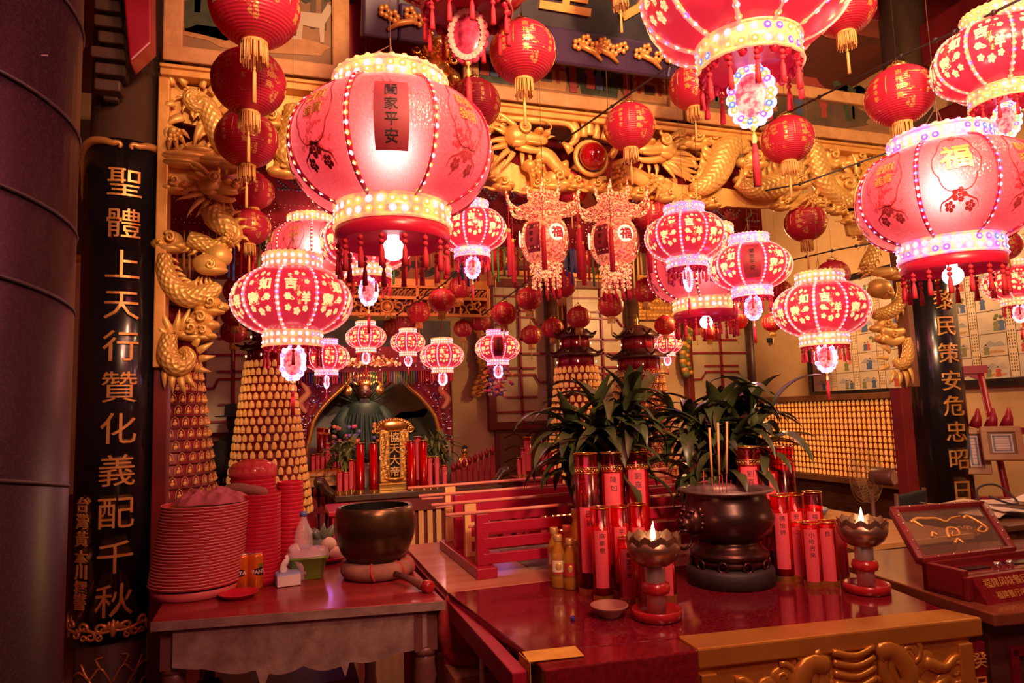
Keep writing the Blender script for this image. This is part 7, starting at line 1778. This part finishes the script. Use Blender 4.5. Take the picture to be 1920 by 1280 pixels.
# altar table with upturned ends
YT = 6.15; ta, tb = at(624, 920, Y=YT), at(925, 920, Y=YT); zt_ = at(730, 923, Y=YT-.25).z
t = thing('altar_table', 'long dark altar table with upturned ends before the shrine', 'table', ((ta.x+tb.x)/2, YT, 0)); W = tb.x-ta.x
MB().box((0, 0, zt_-.025), (W, .55, .05)).build('tabletop', 'dark_wood', t, .006)
for s in (-1, 1):
    m = MB(); m.tube(smooth([(s*W*.48, 0, zt_-.03), (s*W*.53, 0, zt_+.02), (s*W*.565, 0, zt_+.09), (s*W*.61, 0, zt_+.10)], 4), [.04]*4+[.04]*4+[.045]*4+[.02], 10, 0, 1); m.build('upturned_end', 'dark_wood', t)
MB().box((0, -.22, zt_-.11), (W-.1, .04, .12)).build('apron', 'red_paint_dark', t, .004)
m = MB()
for i in range(17): m.box((-W/2+.1+(W-.2)*i/16, -.21, (zt_-.17)/2), (.045, .03, zt_-.17))
m.build('slat_front', 'rack_yellow', t); MB().box((0, .0, (zt_-.18)/2), (W-.2, .36, zt_-.18)).build('cabinet', 'red_paint_dark', t)
for s in (-1, 1): MB().box((s*(W/2-.06), .0, (zt_-.05)/2), (.08, .46, zt_-.05)).build('leg', 'dark_wood', t)
# tablet
tp = at(740, 921, Y=YT-.05); t = thing('spirit_tablet', 'gilt carved tablet with four gold characters on black, centre of the altar table', 'tablet', (tp.x, YT-.05, zt_))
s_ = depth((tp.x, YT-.05, zt_))/1280
m = MB(); m.box((0, 0, .03), (.28, .10, .06)); m.box((0, 0, .07), (.24, .08, .03)); m.lathe([(.05, .06), (.08, .08), (.09, .10)], 16); m.build('tablet_base', 'gold_foil', t, .005)
m = MB(); m.box((0, 0, .30), (.25, .04, .44)); m.build('carved_surround', 'gold_fine', t); m = MB(); rs = random.Random(3)
for s in (-1, 1):
    for i in range(12): c = V((s*rs.uniform(.06, .115), -.022, .12+.032*i)); m.ring(c, rs.uniform(.014, .02), .006, 10, 5, 0, Matrix.Rotation(R(90), 3, 'X'))
for i in range(15): an = PI*i/14; m.ell((.145*math.cos(an), -.015, .53+.075*math.sin(an)), (.022, .02, .02), 8, 6)
for s in (-1, 1): m.ring((s*.145, -.015, .52), .025, .010, 12, 6, 0, Matrix.Rotation(R(90), 3, 'X'))
m.ell((0, -.015, .56), (.12, .025, .06), 16, 8); m.build('gilt_scrolls', 'gold_foil', t)
m = MB(); m.box((0, -.024, .305), (.088, .01, .40)); m.build('name_field', 'black_lacquer', t); m = MB()
for s in (-1, 1): m.box((s*.047, -.028, .305), (.008, .012, .41)); m.box((0, -.028, .305+s*.203), (.1, .012, .008))
m.build('gold_border', 'gold_foil', t)
for j, ch in enumerate('協天大帝'): MB().text(ch, .092, lambda x, y, z: (x, -.031-z, .455-.098*j+y), 0, .002, 0, .001).build('gold_character', 'gold_text', t)

# candles of the back altars
GC = 'candles on the rear altar tables'
back_tables = []
def bput(px, y0, y1, wpx, Y, z, label, **kw):
    b = at(px, y1, Y=Y); r = wpx*depth(b)/2560; h = (y1-y0)*depth(b)/1280*1.0
    candle(b.x, Y, z, r, h, label, GC, **kw)
for px, y0, wpx, lb, dY in ((637, 880, 12, 'short candle at the far left end of the altar table', 0), (649, 882, 11, 'second short candle from the left end of the altar table', 0), (659, 861, 11, 'rear candle left of the two tall plain ones', .1), (668, 863, 11, 'rear candle with a dark label left of the tall pair', .1),
                        (676, 828, 16, 'tall plain candle, outer one left of the tablet', 0), (701, 827, 16, 'tall plain candle, inner one left of the tablet', -.05), (772, 825, 16, 'tall plain candle, inner one right of the tablet', -.05), (795, 826, 15, 'tall plain candle, outer one right of the tablet', 0),
                        (785, 820, 12, 'tall candle half hidden between the right pair', .1), (807, 857, 11, 'labelled candle just right of the right tall pair', .02), (820, 857, 11, 'second labelled candle right of the tall pair', .02), (834, 873, 11, 'short candle at the right end of the altar table', 0)):
    bput(px, y0, 922 - (px-640)*.045, wpx, YT-.12+dY, zt_, lb, txt='' if wpx > 13 else '吉祥', fill=.96, lit=False, wax='wax_bright')
YT2 = 6.9; z2 = at(605, 884, Y=YT2).z
xa, xb = at(570, 884, Y=YT2).x, at(668, 884, Y=YT2).x; frame_table('offering_table', 'small pale edged table left of the shrine carrying candles', 'table', xa, xb, YT2-.18, YT2+.2, z2, 'rack_yellow', .04)
for px, y0, wpx, lb, dY in ((587, 851, 10, 'first candle on the table left of the shrine'), (596, 850, 10, 'second candle on the table left of the shrine'), (605, 851, 9, 'third candle on the table left of the shrine'), (615, 832, 11, 'tallest labelled candle on the table left of the shrine'), (627, 839, 11, 'candle beside the tallest one on the left table'), (637, 846, 10, 'candle at the right end of the left table')) and [(a, b, c, d, 0) for a, b, c, d in ((587, 851, 10, 'first candle on the table left of the shrine'), (596, 850, 10, 'second candle on the table left of the shrine'), (605, 851, 9, 'third candle on the table left of the shrine'), (615, 832, 11, 'tallest labelled candle on the table left of the shrine'), (627, 839, 11, 'candle beside the tallest one on the left table'), (637, 846, 10, 'candle at the right end of the left table'))]:
    bput(px, y0, 884, wpx, YT2, z2, lb, txt='平安', fill=.92, lit=False)
for px, y0, dY, lb in ((602, 804, .13, 'dark red cup candle at the back left of the shrine'), (612, 806, .14, 'dark red cup candle second at the back left of the shrine')): bput(px, y0, 884, 15, YT2+dY, z2, lb, dark=True, txt='', fill=.6, lit=False)
YT3 = 6.0; xa, xb = at(968, 905, Y=YT3).x, at(1050, 905, Y=YT3).x; z3 = at(990, 893, Y=YT3).z
frame_table('offering_table', 'small red table with candles right of the shrine fence', 'table', xa, xb, YT3-.16, YT3+.18, z3, 'red_paint', .05)
for px, y0, y1, wpx, lb in ((974, 857, 893, 10, 'short candle at the left of the right offering table'), (983, 840, 893, 11, 'slim candle behind the short one on the right table'), (991, 820, 893, 15, 'tall candle on the right offering table'), (1022, 822, 893, 14, 'tall candle nearest the twin towers'), (1034, 850, 893, 12, 'short candle at the foot of the left twin tower')): bput(px, y0, y1, wpx, YT3, z3, lb, txt='福', fill=.9, lit=False)
p = at(1004, 893, Y=YT3); MBv = MB(); MBv.lathe([(.03, 0), (.05, .01), (.03, .05), (.045, .07)], 16); solo(MBv, 'small_burner', 'dark_wood', 'small dark burner between the candles on the right table', 'burner', (p.x, YT3, z3))
p = at(645, 880, Y=6.35); plant((p.x, 6.32, zt_), 'bushy green plant in a pale vase left of the tablet', 21, 'porcelain', .62, 60, .36, 'potted_bamboo', 'leaf_bright')
p = at(815, 880, Y=6.4); plant((p.x, 6.36, zt_), 'bushy green plant in a dark vase right of the tablet', 22, 'vase', .62, 60, .36, 'potted_bamboo', 'leaf_bright')
p = at(905, 700, Y=7.6); t = thing('flower_basket', 'hanging bunch of mixed flowers below the lantern with the dark slip', 'flowers', (at(932, 690, d=7.3).x, at(932, 690, d=7.3).y, at(932, 715, d=7.3).z)); m = MB(); rs = random.Random(6)
for i in range(70): q = V((rs.gauss(0, .07), rs.gauss(0, .07), rs.uniform(-.16, .16))); m.ell(q, (.026, .026, .022), 6, 5, rs.randrange(4))
o = m.build('blossom_mass', ['flower_pink', 'flower_orange', 'porcelain', 'flower_blue'], t); o['kind'] = 'stuff'; m = MB(); m.rod((0, 0, .1), (0, 0, 5.22-t.location.z), .003, 4); m.build('hanging_cord', 'wire_dark', t)
m = MB(); g = at(902, 690, Y=7.9)
for i in range(16): u = i/15; m.ell((.10*math.sin(u*3.0)-.16*u*0, 0, .75-1.0*u), (.06+.03*math.sin(i), .03, .05), 8, 6); m.tube([(.10*math.sin(u*3.0), -.02, .75-u), (.10*math.sin(u*3.0)+.10, -.03, .78-u), (.10*math.sin(u*3.0)+.06, -.02, .84-u)], [.025, .02, .006], 5)
solo(m, 'carved_bracket', 'gold_paint', 'pale gilt carved side bracket right of the shrine', 'bracket', (g.x, 8.22, g.z-.05))
m = MB(); g = at(1287, 660, Y=8.1)
for i in range(18): u = i/17; m.ell((.06*math.sin(u*6), 0, .7-1.0*u), (.06, .04, .05), 8, 6, i % 2); m.ell((.06*math.sin(u*6)+.06, -.02, .72-u), (.035, .03, .035), 7, 5, (i+1) % 2)
solo(m, 'garland', ['gold_paint', 'leaf_bright'], 'hanging pale garland left of the right fretwork window', 'garland', (g.x, 8.1, g.z))
solo(MB().cyl((0, 0, 0), .035, .06, 12), 'wall_speaker', 'black_cloth', 'small dark camera on the plain right wall', 'camera', (XW-.06, at(1450, 640, X=XW).y, at(1450, 642, X=XW).z))

# picket fences and stools
def fence(pts, label, n, z0, z1):
    a_, b_ = V(pts[0]), V(pts[1]); t = thing('picket_fence', label, 'fence', ((a_+b_)/2)); o = (a_+b_)/2
    for k in range(n):
        p = a_+(b_-a_)*k/(n-1)-o; h = z1+(.16 if pts[2] else 0)*(k/(n-1)); m = MB(); m.box((p.x, p.y, h/2), (.045, .02, h)); m.tube([(p.x, p.y, h), (p.x, p.y, h+.03), (p.x, p.y, h+.05), (p.x, p.y, h+.09)], [.016, .024, .03, .004], 4); m.build('picket', 'red_paint', t)
    m = MB(); d = (b_-a_)
    for z in (z0, z1-.12): m.box((0, 0, z), (d.length, .03, .05), 0, math.atan2(d.y, d.x))
    m.build('fence_rail', 'red_paint', t)
a_, b_ = at(842, 930, Y=6.3), at(925, 930, Y=5.9); fence(((a_.x+.12, 6.62, 0), (b_.x+.12, 6.3, 0), 1), 'red picket fence right of the altar table', 8, .25, .98)
a_, b_ = at(562, 940, Y=6.5), at(618, 940, Y=6.5); fence(((a_.x, 6.5, 0), (b_.x, 6.45, 0), 0), 'red picket fence left of the altar table', 5, .25, .84)
p = at(872, 872, Y=6.9); t = thing('small_statue', 'small gilded figure behind the picket fence', 'statue', (p.x, 6.9, .95)); MB().lathe([(.16, -.95), (.16, -.02), (.12, 0)], 16).build('pedestal', 'wall_red' if False else 'red_paint_dark', t)
m = MB(); m.lathe([(.10, 0), (.11, .05), (.07, .14), (.03, .17)], 16); m.ell((0, 0, .21), (.035, .035, .045), 10, 8); m.build('figure', 'gold_foil', t); m = MB(); m.ell((0, 0, .24), (.032, .035, .03), 10, 6); m.build('hat', 'black_cloth', t)
p = at(655, 940, Y=5.3); frame_table('stool', 'bright red stool left of the bronze bowl', 'stool', at(612, 940, Y=5.0).x, at(692, 940, Y=5.0).x, 4.75, 5.2, at(655, 950, Y=4.95).z, 'plastic_red', .05, False)
p = at(1062, 935, Y=5.0); frame_table('stool', 'red square stool seen through the incense rack', 'stool', at(928, 950, Y=5.6).x, at(975, 950, Y=5.6).x, 5.45, 5.8, at(950, 933, Y=5.6).z, 'red_paint', .05, False)
sb = at(893, 960, Y=5.55); t = thing('sign_board', 'dark red board with gold characters behind the incense rack', 'sign', (sb.x, 5.55, 0)); MB().box((0, 0, .37), (.34, .03, .74)).build('board', 'red_paint_dark', t)
for j in range(4):
    for k, ch in enumerate(('本', '公', '六', '合')[j:j+1]+('人', '小', '丁', '日')[j:j+1]): m = MB(); m.text(ch, .075, lambda x, y, z: (-.10+.062*j+x, -.016-z, .66-.085*k+y), 0, .002); m.build('gold_character', 'gold_text', t)

# robed figure behind the egg tower
p = at(436, 940, d=6.7); t = thing('robed_statue', 'tall statue in a black beaded robe and brimmed hat, half behind the egg tower', 'statue', (p.x, p.y, 0), face_cam(p)+R(90+40))
H0 = 1.54+(784-745)*6.7/1280+.02
m = MB(); m.lathe([(.20, .0), (.21, .1), (.17, .6), (.15, .9), (.19, 1.02), (.20, 1.18), (.15, 1.34), (.06, 1.42)], 26, sq=lambda a: 1-.12*abs(math.cos(a)))
for s in (-1, 1): m.tube([(s*.15, 0, 1.32), (s*.22, -.06, 1.18), (s*.20, -.16, 1.05)], [.07, .085, .10], 12)
m.build('robe', 'black_cloth', t); m = MB(); m.ell((0, -.01, 1.53), (.07, .08, .10), 16, 12); m.lathe([(.04, 1.38), (.045, 1.46)], 12); m.ell((0, -.085, 1.52), (.012, .018, .02), 8, 6); m.build('head', 'face_dark', t)
for s in (-1, 1): m = MB(); m.ell((s*.20, -.22, 1.03), (.035, .05, .03), 10, 8); [m.tube([(s*.20+(k-2)*.012, -.25, 1.03), (s*.20+(k-2)*.014, -.285, 1.02), (s*.20+(k-2)*.014, -.30, 1.0)], [.009, .008, .005], 6) for k in range(5)]; m.build('hand', 'skin_paint', t)
m = MB(); m.lathe([(.0, 1.58), (.17, 1.585), (.17, 1.595), (.085, 1.60), (.08, 1.70), (0, 1.72)], 28); m.build('hat', 'black_cloth', t)
m = MB()
for k in range(26): a = 2*PI*k/26; m.ell((.205*math.cos(a), .19*math.sin(a), 1.0), (.010, .010, .012), 6, 5); m.rod((.205*math.cos(a), .19*math.sin(a), 1.0), (.205*math.cos(a), .19*math.sin(a), .93+.02*(k % 2)), .005, 4)
for s in (-1, 1): m.tube(smooth([(s*.05, -.14, 1.36), (s*.14, -.16, 1.25), (s*.10, -.2, 1.12), (s*.16, -.19, 1.03)], 4), .010, 6)
m.build('bead_trim', 'banner_gold', t)

# ------------------------------------------------------------------ incense rack with long poles on the pale counter top
X0, X1 = .80, 2.02; t = thing('incense_rack', 'red stepped wooden rack with long pale poles on the counter', 'rack', (0, 0, TZ))
for xs, nm in ((X0, ''), (X1, '')):
    MB().box((xs, 3.20, .022), (.09, .74, .044)).build('foot', 'rack_red', t, .004)
    for i in range(4): MB().box((xs, 2.90+.20*i, .044+(.215+.020*i)/2), (.055, .035, .215+.020*i)).build('post', 'rack_red' if i % 2 == 0 else 'rack_yellow', t, .003)
for i in range(4):
    y = 2.885+.20*i; hh = .262+.020*i
    for k, z in enumerate((.070, .135, .200)):
        if i < 2 or k == 2: MB().box(((X0+X1)/2, y+.005, z+.02*i), (X1-X0, .018, .045)).build('board', 'rack_red', t, .003)
    m = MB(); m.rod((X0-.16-.02*i, y, hh+.005), (X1+.05, y, hh+.018), .0075, 7); m.build('pole', 'rack_pale', t)
    m = MB(); m.rod((X0-.05-.03*i, y+.05, hh-.06), (X1+.03, y+.05, hh-.05), .006, 7); m.build('pole', 'rack_pale', t)
for i, x in enumerate((1.35, 1.50, 1.65, 1.8)): MB().box((x, 3.52, .20), (.03, .02, .32)).build('slat', 'rack_yellow' if i % 2 else 'rack_red', t)
m = MB(); m.box((1.2, 3.3, .001), (.6, .7, .002)); solo(m, 'ash_layer', 'ash', 'grey ash spread on the counter beneath the incense rack', 'ash', (.12, -.05, TZ), kind='stuff')
st_ = thing('votive_shelf', 'low red shelf with rows of tiny votive lights behind the rack', 'shelf', (2.45, 5.6, 0))
MB().box((0, .1, .35), (.8, .3, .7)).build('shelf_body', 'red_paint', st_)
for k in range(3):
    MB().box((0, -.08-.06*k, .62-.12*k), (.8, .08, .02)).build('step', 'rack_pale', st_)
    for i in range(14): MB().ell((-.36+.055*i, -.08-.06*k, .648-.12*k), (.012, .012, .018), 7, 5).build('votive_light', 'votive', st_) if 'votive' in MT else None
glow('votive', (1, .6, .22), 1.8)
for k in range(3):
    for i in range(14): MB().ell((-.36+.055*i, -.08-.06*k, .648-.12*k), (.012, .012, .018), 7, 5).build('votive_light', 'votive', st_)

# ------------------------------------------------------------------ right side: fan, chair, easel, frames, papers
fp = at(1632, 892, d=4.9); t = thing('fan', 'round see-through pedestal fan facing away, in front of the niche board', 'fan', (fp.x, fp.y, 0), R(-160)); zc = fp.z
m = MB(); m.lathe([(.17, 0), (.17, .02), (.05, .04), (.02, .06)], 28); m.rod((0, 0, .05), (0, 0, zc-.1), .015, 10); m.build('stand', 'motor', t)
T = Matrix.Translation((0, 0, zc)) @ Matrix.Rotation(R(90), 4, 'X')
m = MB(T); m.lathe([(.055, -.16), (.06, -.15), (.06, -.02), (.04, .0)], 24); m.build('motor_housing', 'motor', t); m = MB(T); m.lathe([(0, -.165), (.052, -.163)], 24, 0, cap=False); m.build('motor_cap', 'clay', t)
m = MB(T)
for zr, r in ((.0, .19), (.06, .19), (-.03, .14), (.09, .12)): m.ring((0, 0, zr), r, .0025, 40, 5)
for k in range(44): a = 2*PI*k/44; c, s = math.cos(a), math.sin(a); m.tube([(.05*c, .05*s, -.05), (.15*c, .15*s, -.03), (.19*c, .19*s, .02), (.15*c, .15*s, .08), (.03*c, .03*s, .095)], .0011, 4)
m.build('cage', 'fan_plastic', t)
for k in range(3):
    a = 2*PI*k/3; m = MB(T @ Matrix.Rotation(a, 4, 'Z')); n = 8; vs = []
    for i in range(n+1): u = i/n; r = .04+.135*u; hw = .5+.35*math.sin(u*PI*.8); vs += [(r*math.cos(-hw*.6), r*math.sin(-hw*.6), .01), (r*math.cos(0), r*math.sin(0), .03), (r*math.cos(hw), r*math.sin(hw), .055)]
    fs = []
    for i in range(n): b = i*3; fs += [(b, b+1, b+4, b+3), (b+1, b+2, b+5, b+4)]
    m.add(vs, fs); m.build('blade', 'fan_plastic', t)
cpx = at(1642, 962, d=4.35); t = thing('chair', 'dark backed chair in front of the fan', 'chair', (cpx.x, cpx.y-.0, 0), R(20))
MB().box((0, 0, .45), (.42, .42, .05)).build('seat', 'black_cloth', t, .01); MB().box((0, -.20, .78), (.40, .04, .38), 0, 0, R(6)).build('backrest', 'black_cloth', t, .012)
for sx in (-1, 1):
    MB().rod((sx*.20, -.2, .0), (sx*.20, -.22, .98), .013, 8).build('rear_leg', 'motor', t); MB().rod((sx*.19, .19, 0), (sx*.19, .19, .45), .013, 8).build('front_leg', 'motor', t)
ep = at(1842, 692, d=5.35); E0 = V((ep.x, ep.y, 0)); t = thing('easel', 'red carved easel holding framed certificates right of the black pillar', 'easel', E0, R(-42)); zt_ = ep.z
for s in (0, .52):
    MB().rod((-.02+s, 0, zt_ if s == 0 else zt_-.42), (.10+s*1.05, -.28, .0), .028, 4).build('leg', 'red_paint', t)
m = MB(); m.box((-.22, .0, zt_), (.50, .06, .06)); m.prism([(-.46, -.03), (-.40, -.10), (-.30, -.06), (-.2, -.09), (-.1, -.05), (-.0, -.10), (0, -.03)], .03, Matrix.Translation((0, .015, zt_)) @ Matrix.Rotation(R(90), 4, 'X')); m.build('top_rail', 'red_paint', t)
MB().rod((-.44, .0, zt_), (-.36, -.26, 0), .026, 4).build('leg', 'red_paint', t)
m = MB(); m.box((.1, -.07, zt_-.48), (.95, .03, .05)); m.box((.15, -.16, zt_-.98), (1.0, .10, .035)); m.build('cross_rail', 'red_paint', t)
m = MB()
for x in (-.1, .0, .1): m.tube([(x, -.07, zt_-.45), (x+.02, -.07, zt_-.38), (x+.03, -.07, zt_-.30)], [.05, .035, .008], 6)
m.build('carved_crest', 'red_paint', t)
def certificate(cpx_, cpy_, d, W, Hh, label, rz):
    p = at(cpx_, cpy_, d=d); t = thing('framed_certificate', label, 'picture', (p.x, p.y, p.z), rz); t.rotation_euler = (R(-12), 0, rz)
    m = MB()
    for s in (-1, 1): m.box((s*(W/2-.02), 0, 0), (.045, .03, Hh)); m.box((0, 0, s*(Hh/2-.02)), (W-.001, .032, .045))
    m.build('frame', 'frame_wood', t, .005); MB().box((0, .005, 0), (W-.07, .012, Hh-.07)).build('mount', 'brown_wood', t)
    m = MB(); m.box((0, -.003, 0), (W-.12, .004, Hh-.11)); m.build('sheet', 'cert', t); m = MB()
    for s in (-1, 1): m.box((s*(W/2-.075), -.0055, 0), (.012, .002, Hh-.13)); m.box((0, -.0055, s*(Hh/2-.07)), (W-.14, .002, .012))
    for i in range(6): m.box((random.uniform(-.01, .01), -.0055, Hh*.22-i*Hh*.075), (W*(.15 if i == 0 else .42), .002, .003))
    m.build('printed_lines', 'cert_blue', t)
certificate(1879, 831, 5.0, .25, .245, 'framed certificate with a blue border on the easel', R(-42))
certificate(1826, 846, 5.15, .19, .34, 'narrow framed document behind the blue bordered certificate', R(-42))
dk = at(1880, 965, d=3.75); frame_table('desk', 'brown desk covered with papers at the right edge', 'desk', dk.x-.30, dk.x+.7, dk.y-.25, dk.y+.45, dk.z, 'brown_wood', .06)
for i, (dx, dy, rz, mt, lb) in enumerate(((-.10, .0, .3, 'paper', 'cream sheet on top of the desk clutter'), (.02, -.08, -.4, 'paper_white', 'white sheet at the front of the desk clutter'), (.12, .06, .9, 'cert', 'greyish sheet at the back of the desk clutter'), (-.2, .12, -.2, 'tile_cream', 'folded newspaper on the desk'), (.25, -.02, .1, 'paper_white', 'white leaflet near the right edge of the desk'))):
    m = MB(); n = 8; vs = []
    for k in range(n+1): u = k/n; vs += [(-.14+.28*u, -.1, .012*math.sin(u*5+i)+.012), (-.14+.28*u, .1, .012*math.sin(u*4+i)+.014)]
    m.add(vs, [(2*k, 2*k+2, 2*k+3, 2*k+1) for k in range(n)]); m.add([(x, y, z-.003) for x, y, z in vs], [(2*k+1, 2*k+3, 2*k+2, 2*k) for k in range(n)])
    solo(m, 'paper_sheet', mt, lb, 'paper', (dk.x+dx, dk.y+dy, dk.z+.008+.014*i), rz)
m = MB(); m.tube(smooth([(-.1, 0, .0), (-.05, .05, .08), (.05, .02, .1), (.1, -.05, .02), (.02, -.08, .01), (-.06, -.02, .05)], 5), .006, 6); solo(m, 'cable_coil', 'wire_dark', 'black coiled cable among the papers on the desk', 'cable', (dk.x-.12, dk.y-.05, dk.z+.07))
